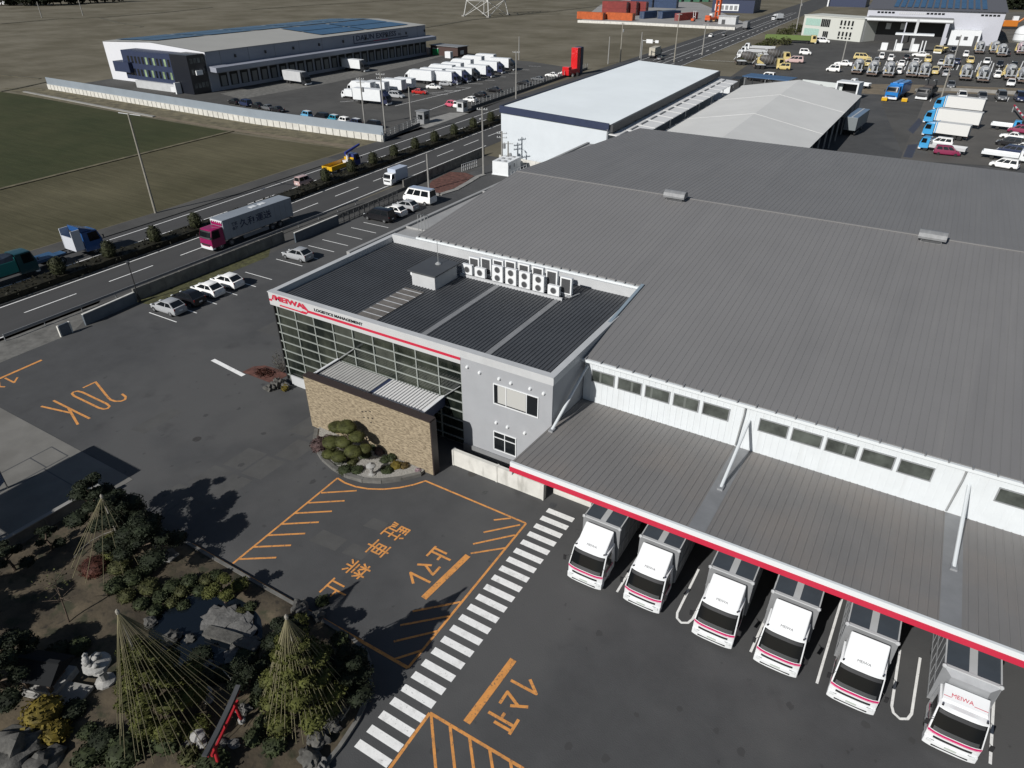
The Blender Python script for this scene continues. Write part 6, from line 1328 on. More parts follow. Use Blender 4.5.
for p, kd, pn, c_, a, lb in (((822, 43), 'minivan', 'white', whitec, -80, 'white van in the middle of the open yard near the green-windowed office'), ((846, 40), 'saloon', 'black', blackc, -80, 'black car against the wall of the green-windowed office'), ((805, 55), 'kei car', 'white', whitec, -85, 'white kei van beside the cream mixer trucks on the left'), ((862, 60), 'minivan', 'cream', (.56, .45, .19), -85, 'cream minivan behind the left trio of mixer trucks'), ((881, 59), 'kei car', 'white', whitec, -12, 'small white car behind the left trio, first'), ((890, 61), 'kei car', 'white', whitec, -12, 'white kei van with dark windscreen right of the left trio'), ((906, 60), 'saloon', 'black', blackc, -15, 'black saloon beyond the blue lorry'), ((901, 66), 'saloon', 'white', whitec, -15, 'white car parked left of the two mixer trucks behind the blue lorry'), ((915, 64), 'saloon', 'white', whitec, -15, 'white car between mixer trucks in the second row'), ((927, 62), 'minivan', 'cream', (.56, .45, .19), -12, 'cream van beyond the right mixer truck'), ((941, 65), 'saloon', 'silver', silver, -20, 'silver estate in the second row by the slim pole'), ((956, 64), 'saloon', 'dark_blue', dkblue, -15, 'dark blue car right of the silver estate'), ((969, 63), 'minivan', 'cream', (.56, .45, .19), -12, 'cream van in the second row on the right'), ((986, 64), 'hatchback', 'white', whitec, 170, 'white hatchback in the second row on the right'), ((999, 67), 'saloon', 'black', blackc, 170, 'black saloon left of another near the right edge'), ((1013, 68), 'saloon', 'black', blackc, 168, 'black saloon nearest the right edge in the second row'), ((1010, 86), 'saloon', 'white', whitec, 170, 'white saloon alone in front of the right edge mixer truck'), ((961, 99), 'hatchback', 'white', whitec, 178, 'small white car leftmost along the kerb below the mixer trucks'), ((981, 100), 'hatchback', 'charcoal', greyc, 178, 'charcoal car second along the kerb'), ((1000, 100), 'minivan', 'charcoal', greyc, 178, 'dark minivan third along the kerb'), ((1019, 101), 'minivan', 'dark_blue', dkblue, 178, 'dark blue car fourth along the kerb'), ((953, 52), 'saloon', 'black', blackc, 170, 'dark car by the annexe of the hall'), ((833, 72), 'kei car', 'white', whitec, 80, 'white kei van parked on top of the strip behind the sign wall'), ((767, 80), 'kei car', 'white', whitec, 80, 'white car under the blue roofed shed'), ((757, 81), 'saloon', 'black', blackc, 80, 'black car under the blue roofed shed'), ((1003, 168), 'minivan', 'white', whitec, 75, 'white van with dark windows in the near right corner lot'), ((1011, 139), 'saloon', 'white', whitec, 80, 'white car with purple flank in the stacked right lot'), ((1008, 146), 'minivan', 'black', blackc, 80, 'black van in the right lot'), ((1009, 154), 'minivan', 'dark_blue', dkblue, 80, 'navy van with white roof rack in the right lot'), ((946, 155), 'minivan', 'maroon', (.10, .012, .03), -85, 'maroon and white van behind the roof edge'), ((939, 146), 'minivan', 'white', whitec, 85, 'white panel van between the blue lorries')):
    q = G(*p); far_ = p[1] < 102; car(kd, pn, c_, (q.x, q.y, .02), radians(a + (17 if far_ and -25 < a < 0 else 8 if a > 150 else 0)), lb, g, True, scl=1.35 if far_ else 1.0)
pflat('white pickup lorry on the dirt strip below the left trio', (859, 88), 75, L=4.6, W=1.7, hcab=1.9, bedc=white_t, bed=.8, side=.4)
bl = paint('bright_blue', (.015, .17, .48)); lb_ = paint('sky_blue', (.04, .28, .55))
r = pflat('bright blue tipper lorry with two blue cargo tubs standing alone', (896, 98), 170, cabc=bl, bedc=bl, L=9.0, W=2.6, bed=1.2, side=1.6, hcab=2.8)
b = MB()
for s in (-.62, .62): b.box(s - .5, s + .5, -4.2, 1.5, 1.25, 3.2)
b.build('cargo_tub', bl, r, bevel=.1)
r = pflat('dark grey skip lorry right of the bright blue one', (925, 98), 170, cabc=grey_dk, bedc=grey_dk, L=7.5, W=2.5, bed=1.1, side=.8); b = MB()
for s in (-.8, .8): b.path([(s, -3.4, 1.2), (s, -2.4, 3.4), (s, .2, 3.6)], .14, 6)
b.build('skip_arm', grey_md, r); b = MB(); b.box(-.9, .9, -3, .2, 1.2, 2.4); b.build('skip', mat('rusty_skip', (.06, .05, .045), .8), r, bevel=.15)
pflat('cream crane lorry by the hall annexe', (940, 53), 170, cabc=cream, bedc=cream, L=8, W=2.4)
for p, L, lb, wb, H_ in (((957, 112), 11, 'farthest sky-blue cabbed lorry with long pale wing body', white_t, 3.6), ((950, 126), 11.5, 'second sky-blue cabbed lorry with long pale wing body', white_t, 3.6), ((944, 138), 8.8, 'sky-blue cabbed lorry with shorter grey box', grey_lt, 3.2)):
    g_ = G(*p); r = box_truck(lb, (g_.x, g_.y, .02), radians(81), 'sky-blue lorries in the truck lot', lb_, mat('wing_body', (.60, .60, .58), .5), L=L, W=2.5, H=H_, hcab=2.8, refrigerator=False)
    b = MB(); b.box(-1.251, 1.251, L / 2 - 2.6, L / 2 - 2.4, 1.0, H_ + .02); b.build('blue_band', lb_, r)
pflat('sky-blue cabbed flatbed lorry nearest the grey roof edge', (941, 152), 81, cabc=lb_, bedc=grey_lt, L=8.5, W=2.4, hcab=2.6); pflat('white flatbed lorry with pale boards in the right lot', (1004, 160), -98, bedc=white_t, L=8, W=2.3, cabc=white_c); pflat('white flatbed lorry with rusty bed top by the red barrier', (1005, 130), -98, L=6, W=2.1, cabc=lb_, bedc=white_t)
r = thing('striped_barrier', 'long red and white striped barrier pole in the right lot', 'barrier', (*G(1012, 112)[:2], 0)); q = G(1024, 128); dvec = (q - G(1012, 112)); n = 8
for c_, off_ in ((red_s, 0), (white_c, 1)):
    b = MB()
    for k in range(off_, n, 2): b.tube(dvec * (k / n) + Vector((0, 0, 1.6)), dvec * ((k + 1) / n) + Vector((0, 0, 1.6)), .22, n=6)
    each(b, 'stripe', c_, r)
b = MB(); b.tube((0, 0, 0), (0, 0, 1.6), .15, n=6); b.tube((*dvec[:2], 0), (*dvec[:2], 1.6), .15, n=6); each(b, 'post', steel, r)
b = MB(); P = [G(*q) for q in ((915, 92), (950, 91), (1060, 97))]
for i in range(2): b.obox(P[i], P[i + 1], .4, 0, .9)
tag(b.build('block_wall', conc), 'low pale block wall between the mixer yard and the truck lot', 'wall')
for i, p in enumerate(((884, 101), (904, 102), (936, 108))):
    g_ = G(*p); r = thing('yellow_pallet', ('yellow-orange crate left of the bright blue lorry', 'yellow-green crate right of the bright blue lorry', 'yellow machine part by the tan pole')[i], 'crate', (g_.x, g_.y, .02)); b = MB(); b.box(-.7, .7, -.6, .6, .12, 1.0); b.build('crate', paint('safety_yellow', (.6, .36, .02)), r, bevel=.06); b = MB()
    for s in (-.5, .4): b.box(s - .08, s + .12, -.6, .6, 0, .119)
    b.build('skid', bark, r)
b = MB(); b.sheet([tuple(G(*q)[:2]) for q in ((908, 130), (919, 118), (923, 122), (913, 134))], .022); b.sheet([tuple(G(*q)[:2]) for q in ((903, 157), (908, 145), (918, 144), (912, 158))], .022); struct('dark_hatch', b, mat('dark_steel_plate', (.045, .045, .06), .5))
b = MB(); P = (((700, 60), (738, 62)), ((890, 62), (895, 56)), ((912, 70), (922, 60)), ((938, 72), (946, 60)), ((975, 72), (979, 63)), ((991, 72), (994, 63)), ((1004, 74), (1008, 64)))
for p, q in P: b.strip([G(*p), G(*q)], .3, .022)
struct('bay_marking', b, white_p)
# scrub and trees along the far road, trees at the top left
for i, (p, s) in enumerate((((752, 60), 2.2), ((765, 50), 2.6), ((777, 45), 2.8), ((788, 36), 3.2), ((798, 32), 3.4))):
    g_ = G(*p); r = thing('roadside_bush', ('scrubby bush at the near end of the far verge', 'scrubby bush second along the far verge', 'scrubby bush in the middle of the far verge', 'scrubby bush fourth along the far verge', 'scrubby bush by the pale tall pole')[i], 'bush', (g_.x, g_.y, 0), 0, 'bushes on the far verge'); b = MB()
    for k in range(4): b.leaves((random.uniform(-3, 3), random.uniform(-4, 4), s * .4), (s, s, s * .7), 130, .3, low=-.5)
    b.build('foliage', olive_g, r)
for i in range(16):
    x = 2 + i * 7.4; g_ = G(x, 4.5 + (1 if i < 8 else -1.0 * (i - 8) * .35)); r = thing('dark_tree', 'dark evergreen in the shelter belt at the top left, tree %s from the left edge' % ('one', 'two', 'three', 'four', 'five', 'six', 'seven', 'eight', 'nine', 'ten', 'eleven', 'twelve', 'thirteen', 'fourteen', 'fifteen', 'sixteen')[i], 'tree', (g_.x, g_.y, 0), 0, 'dark trees at the far left')
    b = MB(); b.tube((0, 0, 0), (0, 0, 4), .5, .3, 6); b.build('trunk', bark, r); b = MB()
    for k in range(5): b.leaves((random.uniform(-6, 6), random.uniform(-6, 6), random.uniform(3.5, 9)), (5, 5, 4), 110, .8)
    b.build('crown', pine_g, r)
r = thing('far_house', 'small white far house among the dark trees in the top left corner', 'house', (*G(8, 4)[:2], 0), radians(25)); b = MB(); b.box(-5, 5, -4, 4, 0, 5); b.build('wall', white_t, r); b = MB(); b.add([(-5.5, -4.5, 5), (5.5, -4.5, 5), (5.5, 4.5, 5), (-5.5, 4.5, 5), (-5.5, 0, 7.5), (5.5, 0, 7.5)], [(0, 1, 5, 4), (2, 3, 4, 5), (0, 4, 3), (1, 2, 5)]); b.build('roof', grey_dk, r); b = MB(); b.box(-3, -1, -4.1, -4.01, 1.5, 3); each(b, 'window', glass_d, r)

# right of the hall: dirt, dark trees, orange machine and white tank
b = MB(); b.sheet([tuple(G(*q)[:2]) for q in ((996, 30), (1004, 12), (1070, 12), (1070, 46), (992, 42))], .018); struct('dirt_lot', b, mat('grey_dirt', (.10, .092, .075), .95, var=.3, scale=.08))
for i in range(6):
    g_ = G(1012 + i * 9, 9.5); r = thing('dark_tree', '%s dark tree of the clump right of the industrial hall' % ('first', 'second', 'third', 'fourth', 'fifth', 'sixth')[i], 'tree', (g_.x, g_.y, 0), 0, 'dark trees right of the hall'); b = MB(); b.tube((0, 0, 0), (0, 0, 5), .6, .4, 6); b.build('trunk', bark, r); b = MB()
    for k in range(6): b.leaves((random.uniform(-7, 7), random.uniform(-7, 7), random.uniform(3, 13)), (6, 6, 5), 130, .9)
    b.build('crown', pine_g, r)
g_ = G(1011, 29); r = thing('orange_plant', 'orange excavator-like machine with raised arm right of the industrial hall', 'machine', (g_.x, g_.y, 0), radians(15)); om2 = paint('machine_orange', (.50, .16, .02)); b = MB(); b.box(-5, 2, -2, 2, 1.2, 4.2); b.build('body', om2, r, bevel=.3); b = MB(); b.box(-5.5, 3, -2.6, -1.4, 0, 1.19); b.box(-5.5, 3, 1.4, 2.6, 0, 1.19); each(b, 'track', blackp, r); b = MB(); b.path([(2, 0, 3), (6, 0, 6.5), (9.5, 0, 3)], .45, 6); b.build('arm', om2, r); b = MB(); b.box(-1, 1.6, -1.6, .2, 4.21, 6.2); b.build('operator_cab', white_c, r); b = MB(); b.box(8.6, 10.4, -1, 1, 1.2, 3.0); b.build('bucket', grey_dk, r, bevel=.2)
g_ = G(1021, 41); r = thing('white_silo', 'white dome-topped tank at the right edge near the orange machine', 'tank', (g_.x, g_.y, 0)); b = MB(); b.lathe([(3.6, 0), (3.6, 3.2), (3.4, 4.4), (2.6, 5.6), (1.2, 6.3), (.1, 6.5)], (0, 0, 0), 18); b.build('shell', white_t, r, smooth=.7); b = MB(); b.lathe([(3.7, .2), (3.7, .5)], (0, 0, 0), 18); b.lathe([(3.66, 2.9), (3.7, 3.0), (3.66, 3.1)], (0, 0, 0), 18); each(b, 'hoop', steel, r)

# further vehicles of the concrete company, each by what stands next to it
extra = [((868, 66), 'minivan', 'cream', (.56, .45, .19), 2, 'cream van tucked behind the middle mixer of the left trio'), ((898, 74), 'kei car', 'white', whitec, 4, 'white kei van between the left trio and the pair behind the blue lorry'), ((934, 74), 'minivan', 'cream', (.56, .45, .19), 2, 'cream van right of the pair of mixers behind the blue lorry'), ((945, 76), 'saloon', 'silver', silver, 4, 'silver saloon left of the slim pole pair of mixers'), ((950, 88), 'saloon', 'charcoal', greyc, 182, 'charcoal saloon between block wall and mixers'), ((996, 78), 'kei car', 'white', whitec, 3, 'white kei van right of the slim pole pair'), ((1004, 76), 'minivan', 'cream', (.56, .45, .19), 3, 'cream van left of the mixer cut by the right edge'), ((876, 64), 'kei car', 'silver', silver, 2, 'small silver car in the second row of the left trio'), ((920, 57), 'saloon', 'white', whitec, 95, 'white saloon beside the fuel island bollards'), ((965, 57), 'kei car', 'white', whitec, 2, 'white kei car left of the mixers at the hall wall'), ((1006, 56), 'saloon', 'black', blackc, 2, 'black saloon right of the mixers at the hall wall'), ((783, 70), 'kei car', 'cream', (.56, .45, .19), 95, 'cream kei car in front of the bunch of flatbeds'), ((794, 63), 'minivan', 'pale_pink', (.50, .36, .34), 95, 'pinkish van right of the bunch of flatbeds'), ((843, 66), 'saloon', 'white', whitec, 88, 'white saloon crossing the open yard left of the trio'), ((1019, 133), 'minivan', 'maroon', (.10, .012, .03), 82, 'maroon van by the red barrier in the right lot'), ((1020, 150), 'saloon', 'white', whitec, 82, 'white saloon at the right edge of the stacked lot')]
for p, kd, pn, c_, a, lb in extra:
    q = G(*p); car(kd, pn, c_, (q.x, q.y, .02), radians(a), lb, g, True, scl=1.35 if p[1] < 102 else 1.0)
for p, lb in (((947, 68), 'cream mixer truck behind the silver estate'), ((1000, 56), 'cream mixer truck third along the hall wall'), ((1008, 79), 'cream mixer truck beside the one cut by the right edge')):
    q = G(*p); mixer_truck(lb, (q.x, q.y, .02), radians(3), gm, cream, drumw, L=8.4)
b = MB()
for k in range(16): x_ = 862 + k * 10.5; b.strip([G(x_, 70), G(x_ + 4, 61)], .28, .024)
for k in range(9): x_ = 930 + k * 11; b.strip([G(x_, 101.5), G(x_ + 2, 97.5)], .2, .024)
struct('stall_marking', b, white_p)
# ------------------------------------------------------------------ japanese garden, lower left
random.seed(21)
soil = mat('garden_soil', (0.042, 0.033, 0.021), .95, col2=(.098, .077, .048), scale=.55, bump=.5, bscale=5)
mixnoise(soil, (.028, .030, .014), .9, .54, .64, amount=.9, seed=4); mixnoise(soil, (.020, .017, .012), 2.2, .60, .70, amount=.7, seed=9)
POND = (-29.0, 13.6, 4.0, 3.1)  # basin widened so its dark water also stands in for shadowed ground
def gh(X, Y):
    e = min(1, max(0, (18.0 - Y) / 1.5), ) * min(1, max(0, (X + 46.0) / 1.2)) * min(1, max(0, (-18.2 - X) / 1.5))
    d = hypot((X - POND[0]) / POND[2], (Y - POND[1]) / POND[3]); k = min(1, max(0, (d - .8) / .6))
    return .06 + e * k * (.35 + .35 * noise.noise(Vector((X * .25, Y * .25, 1.3))) + .12 * noise.noise(Vector((X * .9, Y * .9, 4))))
def edgeX(Y): return -21.6 + 3.9 * sqrt(max(0, 1 - max(0, (Y - 12.2) / 5.6) ** 2)) if Y > 12.2 else -17.7
b = MB(); nx, ny = 58, 54; x0, x1, y0, y1 = -46, -17.7, -6, 17.75; vs = []
for j in range(ny + 1):
    Y = y0 + (y1 - y0) * j / ny; xe = edgeX(Y)
    for i in range(nx + 1): X = x0 + (xe - x0) * i / nx; vs.append((X, Y, gh(X, Y)))
b.add(vs, [(j * (nx + 1) + i, j * (nx + 1) + i + 1, (j + 1) * (nx + 1) + i + 1, (j + 1) * (nx + 1) + i) for j in range(ny) for i in range(nx)]); struct('garden_ground', b, soil, smooth=1)
b = MB(); pts = [(-46, 17.8), (-23.5, 17.8), (-21.6, 17.75)] + [(edgeX(Y) + .05, Y) for Y in (17.5, 17, 16.2, 15.2, 14, 12.5, 11, 8, 4, -2)]
for i in range(len(pts) - 1): b.obox(pts[i], pts[i + 1], .22, 0, .2)
struct('garden_kerb', b, conc_d)
b = MB(); b.sheet([(POND[0] + POND[2] * 1.08 * cos(a * pi / 12) * (1 + .12 * sin(3 * a)), POND[1] + POND[3] * 1.08 * sin(a * pi / 12) * (1 + .1 * cos(2.2 * a)), .13) for a in range(24)]); struct('pond_water', b, mat('pond_water', (.006, .009, .013), .08, spec=.6))
panel_wall('garden_wall', 'low dark wall with thin pale top along the left side of the garden', (-46.3, 6), (-46.0, 17.8), .95, conc_d, pitch=4, cap=conc, thick=.2)
def rock(p, s, label, m=None, flat=.7, seed=0, group='rocks in the garden'):
    b = MB(); b.ball((0, 0, s * .25), (s, s * .8, s * flat), jit=.33, sub=3, seed=seed); o = b.build('garden_rock', m or rock_m, None, (p[0], p[1], gh(p[0], p[1]) if p[0] > -46 and p[1] < 18 else 0), smooth=.7); o.rotation_euler.z = seed * 2.1
    return tag(o, label, 'rock', group)
def pads(r, spec, m, trunk=None, leaf=.048, n=240):
    """cloud-pruned crown: flattened pads on bent limbs"""
    t = trunk or bark; b = MB(); H = max(s[2] for s in spec); prev = Vector((0, 0, 0)); axis = [Vector((0, 0, 0))]
    for k in range(1, 5): axis.append(Vector((.18 * sin(k * 2.1) * H * .3, .15 * cos(k * 1.7) * H * .25, H * k / 4.4)))
    for k in range(4): b.tube(axis[k], axis[k + 1], .11 * (1 - k * .2), .11 * (1 - (k + 1) * .2), 7)
    for (x, y, z, s) in spec:
        a = axis[min(4, max(0, int(z / H * 4)))]; b.tube(a, (x, y, z - s * .2), .05, .025, 5)
    b.build('trunk', t, r, smooth=.8)
    b = MB()
    for i, (x, y, z, s) in enumerate(spec): b.ball((x, y, z), (s * .86, s * .86, s * .42), jit=.12, sub=2, seed=i); b.leaves((x, y, z), (s, s, s * .5), int(n * s), leaf, low=-.6, shell=.85)
    b.build('crown', m, r)
def niwaki(p, label, m, H, sp, npad, s=.6, group='cloud-pruned pines in the garden', n=520):
    r = thing('pruned_pine', label, 'pine tree', (p[0], p[1], gh(p[0], p[1])), 0, group); spec = []
    for k in range(npad):
        t = (k + .7) / npad; a = k * 2.4 + p[0]; rr = sp * (1.05 - .75 * t) * (.55 + .45 * random.random()); spec.append((rr * cos(a), rr * sin(a), H * (.28 + .72 * t), s * (1.15 - .4 * t) * random.uniform(.8, 1.2)))
    pads(r, spec, m, n=n); return r
def shrub(p, s, label, m, h=.75, group='clipped shrubs in the garden', n=560, leaf=.042, core=True):
    r = thing('clipped_shrub', label, 'shrub', (p[0], p[1], gh(p[0], p[1]) if p[1] < 17.8 else .1), 0, group); b = MB()
    if True: b.ball((0, 0, s * h * .45), (s * .9, s * .9, s * h * .85), jit=.12, sub=2, seed=p[0])
    b.leaves((0, 0, s * h * .45), (s, s, s * h), int(n * s), leaf, low=-.4, shell=.86); b.build('foliage', m, r)
    b = MB(); b.tube((0, 0, -.1), (0, 0, s * h * .4), .04, n=5); b.build('stem', bark, r); return r
def rope_cone(p, H, R, label, nr, foliage, zr0=.5, offs=(0, 0)):
    r = thing('rope_supported_pine', label, 'pine tree', (p[0], p[1], gh(*p)), 0, 'pines under rope cones')
    b = MB(); b.tube((0, 0, 0), (0, 0, H), .055, .05, 7); b.lathe([(.05, H - .25), (.09, H - .2), (.1, H - .05), (.03, H + .08)], (0, 0, 0), 8); b.build('pole', wood_pole, r)
    b = MB(); ends = []
    for k in range(nr):
        a = 2 * pi * k / nr + .1; rr = R * random.uniform(.9, 1.08); e = Vector((offs[0] + rr * cos(a), offs[1] + rr * sin(a), zr0 * random.uniform(.7, 1.3))); ends.append(e); b.tube((0, 0, H - .1), e, .017, .017, 4, cap=False)
    b.build('support_rope', rope_m, r)
    b = MB(); q = [Vector((offs[0] + R * cos(2 * pi * k / 20), offs[1] + R * sin(2 * pi * k / 20), zr0)) for k in range(21)]; b.path(q[:13], .03, 5); b.build('bamboo_ring', wood_pole, r)
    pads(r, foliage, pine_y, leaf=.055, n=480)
    return r
def cone_spec(H, R, n, offs=(0, 0), s=.7):
    out = []
    for k in range(n): t = (k + .5) / n; a = k * 2.399; z = H * (.12 + .72 * t); rr = R * (1 - .95 * z / H) * sqrt(random.uniform(.25, 1)); out.append((offs[0] * (1 - t) + rr * cos(a), offs[1] * (1 - t) + rr * sin(a), z, s * (1.2 - .6 * t)))
    return out
rope_cone((-20.5, 13.3), 7.0, 2.35, 'tall pine tied under a rope cone nearest the zebra crossing', 46, cone_spec(6.4, 2.6, 44, s=.62), .5)
rope_cone((-26.9, 9.1), 7.7, 2.7, 'largest rope cone with widely spread ropes behind the red gate', 40, cone_spec(6.2, 2.5, 36, (.9, .1), .6), 1.0, (1.5, .2))
rope_cone((-39.0, 15.0), 4.8, 2.5, 'small rope cone with a yellowish bush near the weighbridge shadow', 14, [(-.5, -.3, .8, .8), (.2, -.7, .6, .7), (.6, .2, .9, .6), (-.1, .3, 1.5, .45)], .35, (.2, -.7))
W = lambda x, y, z=.3: tuple(G(x, y, z)[:2])
niwaki(W(108, 530), 'cloud-pruned pine with dark flat pads at the top corner of the garden', pine_g, 4.6, 1.5, 11, .62)
niwaki(W(133, 545), 'dark pine right of the small rope cone', pine_g, 4.2, 1.9, 14, .75)
niwaki(W(152, 565), 'wide dark pine beside the asphalt edge', pine_g, 3.4, 1.8, 12, .7)
niwaki(W(52, 548), 'sparse dark pine by the garden wall, in the wall shade', pine_g, 2.0, 1.0, 6, .38); niwaki(W(16, 572), 'dark pine at the left edge of the garden', pine_g, 2.2, 1.1, 7, .42)
niwaki(W(352, 690), 'dark pine behind the rope cone nearest the crossing', pine_g, 3.0, 1.3, 10, .6); niwaki(W(290, 655), 'low dark pine left of the rope cone nearest the crossing', pine_g, 2.6, 1.4, 8, .55); niwaki(W(255, 690), 'dark pine between the two large rope cones', pine_g, 2.2, 1.5, 8, .5)
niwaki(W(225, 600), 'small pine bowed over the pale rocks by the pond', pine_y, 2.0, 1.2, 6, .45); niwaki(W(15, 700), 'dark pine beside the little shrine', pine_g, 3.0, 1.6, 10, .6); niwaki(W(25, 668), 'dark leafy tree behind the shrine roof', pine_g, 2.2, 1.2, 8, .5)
for i, (x, y, hh) in enumerate(((-43.5, 5.2, 5.5), (-40.8, 3.6, 5.0), (-47.3, 8.0, 5.0), (-37.0, 1.6, 5.5))):
    niwaki((x, y), ('tall dark pine just outside the lower left corner', 'second dark pine just outside the lower left corner', 'dark pine outside the left edge by the garden wall', 'dark pine below the lower left corner')[i], pine_g, hh, 1.5, 12, .8)
for i, (x, y, s) in enumerate(((122, 572, .75), (135, 583, .7), (146, 575, .6), (150, 590, .65), (160, 598, .5), (172, 588, .6), (182, 592, .5), (190, 583, .6), (200, 590, .45), (207, 581, .5), (216, 577, .45), (183, 604, .4), (172, 602, .42), (232, 590, .4), (118, 590, .7), (128, 600, .55), (142, 606, .5), (155, 611, .45), (240, 612, .4), (250, 606, .38))):
    nm = ('rounded shrub at the left end of the clipped row above the pond', 'second', 'third', 'fourth', 'fifth', 'sixth', 'seventh', 'eighth', 'ninth', 'tenth', 'eleventh', 'twelfth', 'thirteenth', 'fourteenth', 'fifteenth', 'sixteenth', 'seventeenth', 'eighteenth', 'nineteenth', 'last')[i]
    shrub(W(x, y), s, nm if i == 0 else '%s rounded green shrub of the clipped row round the pond' % nm, bush_g if i % 3 else olive_g, .7)
shrub(W(97, 571), .95, 'smooth dark russet dome shrub on the tan slope', red_g, .62, n=700, leaf=.04); shrub(W(48, 722), 1.0, 'yellow-leaved bush in front of the little shrine', yel_g, .95, n=330, leaf=.085, core=False); shrub(W(58, 738), .7, 'small yellow-green bush right of the yellow-leaved one', yel_g, .8, n=300, leaf=.08, core=False)
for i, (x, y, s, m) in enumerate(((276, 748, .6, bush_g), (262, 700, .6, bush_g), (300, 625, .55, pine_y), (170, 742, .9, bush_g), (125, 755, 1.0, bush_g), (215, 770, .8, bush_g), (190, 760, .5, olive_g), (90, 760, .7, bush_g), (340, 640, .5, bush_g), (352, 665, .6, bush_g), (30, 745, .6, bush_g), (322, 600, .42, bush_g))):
    shrub(W(x, y), s, ('dark low shrub by the bottom rock line', 'dark low shrub between the red gate and the right rope cone', 'sunny low shrub behind the top of the right rope cone', 'dark shrub below the largest rope cone', 'wide mossy shrub at the bottom of the garden', 'shrub at the foot of the red gate', 'olive shrub left of the red gate foot', 'shrub at the bottom edge left of the mossy one', 'shrub in the shade right of the right rope cone', 'shrub by the curved kerb in the shade', 'shrub under the yellow-leaved bush', 'little shrub at the kerb next to the orange line')[i], m, .6, n=260, core=False, leaf=.075)
sh = [(150, 690), (168, 680), (185, 672), (205, 680), (222, 672), (240, 676), (245, 655), (75, 715), (90, 735), (105, 745), (150, 735), (60, 655), (80, 650), (12, 640), (265, 725), (285, 640), (270, 660), (200, 655), (255, 740)]
for i, (x, y) in enumerate(sh):
    shrub(W(x, y), random.uniform(.45, .8), 'dark low shrub in the shade ' + ('left of the fanned ropes', 'under the fanned ropes', 'right of the fanned ropes on the pond bank', 'by the tiny lantern', 'above the red gate', 'next to the pale upright stone', 'below the pond bank', 'right of the stone slab', 'below the stone slab', 'at the foot of the largest rope cone', 'right of the mossy shrub', 'behind the little shrine', 'between shrine and tall lantern', 'at the left edge of the photo', 'left of the bottom rock line', 'left of the nearest rope cone', 'between the pond bank and the nearest rope cone', 'at the near pond shore', 'beside the red gate foot')[i], pine_g if i % 2 else bush_g, .55)
# bare young tree and its support
r = thing('bare_tree', 'thin bare young tree leaning on the tan slope', 'tree', (*W(70, 625), .3), 0); b = MB(); tp = Vector((-.6, .5, 3.0)); b.tube((0, 0, 0), tp, .06, .03, 6); random.seed(5)
for k in range(16): a = random.uniform(0, 6.28); st_ = tp * random.uniform(.5, 1); b.tube(st_, st_ + Vector((cos(a), sin(a), random.uniform(.1, .5))) * random.uniform(.5, 1.1), .022, .01, 4)
b.build('trunk', bark, r); b = MB(); b.leaves(tuple(tp), (1.3, 1.3, .7), 90, .05, shell=.2); b.build('crown', olive_g, r)
# rocks and slabs
for i, (x, y, s, m, f) in enumerate(((222, 620, 1.1, rock_w, .10), (240, 626, .95, rock_w, .10), (236, 655, .8, rock_w, .12), (212, 628, .5, rock_w, .4), (150, 622, .45, rock_m, .6), (172, 637, .55, rock_m, .7), (190, 637, .35, rock_m, .7), (208, 662, .3, rock_w, .7), (165, 560, .7, rock_w, .35), (250, 640, .5, rock_m, .5),
     (318, 740, .55, rock_m, .7), (330, 725, .5, rock_m, .6), (340, 712, .45, rock_m, .7), (310, 758, .6, rock_m, .7), (322, 765, .4, rock_w, .7), (300, 610, .6, rock_m, .8), (318, 615, .45, rock_m, .7), (305, 620, .3, rock_w, .7), (20, 755, 1.5, rock_m, .55), (45, 765, .8, rock_m, .6), (332, 692, .4, rock_w, .7), (245, 712, .35, rock_w, 1.1), (352, 690, .3, rock_m, .8))):
    nm = ('broad pale flat rock at the right bank of the pond', 'second broad pale rock behind the first on the pond bank', 'pale rock below the pond bank toward the crossing', 'pale rock dipping into the pond', 'grey rock at the near pond shore, left', 'larger grey rock at the near pond shore', 'small grey rock right of the shore pair', 'small bright stone on the dark bank', 'pale flat rock beside the asphalt edge at the garden top', 'grey rock below the broad pale ones', 'grey rock in the bottom line near the kerb, lower', 'grey rock in the bottom line, second', 'grey rock in the bottom line, third', 'large grey rock at the bottom edge of the photo', 'pale rock at the bottom edge beside the large one', 'upright grey rock behind the right rope cone', 'grey rock by the orange line corner', 'small white stone by the rope cone', 'biggest rounded boulder in the lower left corner', 'dark rock right of the biggest boulder', 'pale rock at the right foot of the rope cone', 'pale upright stone beside the red gate', 'small rock in the shade by the kerb')[i]
    rock(W(x, y), s, nm, m, f, i * 1.37)
for i, (x, y) in enumerate(((165, 747), (188, 745), (203, 742), (222, 748), (235, 747), (200, 728))):
    p = W(x, y); b = MB(); b.ball((0, 0, 0), (.34, .28, .07), jit=.25, sub=2, seed=i * 3.3); tag(b.build('stepping_stone', rock_w, None, (p[0], p[1], gh(*p) + .03), smooth=.8), 'flat %s stepping stone of the path through the red gate' % ('first', 'second', 'third', 'fourth', 'fifth', 'farthest')[i], 'stepping stone', 'stepping stones by the red gate')
p = W(71, 700); b = MB(); b.box(-.9, .9, -.75, .75, -.1, .12); o = tag(b.build('paving_slab', conc, None, (p[0], p[1], gh(*p) + .02)), 'pale square stone slab before the little shrine', 'paving slab'); o.rotation_euler.z = .35
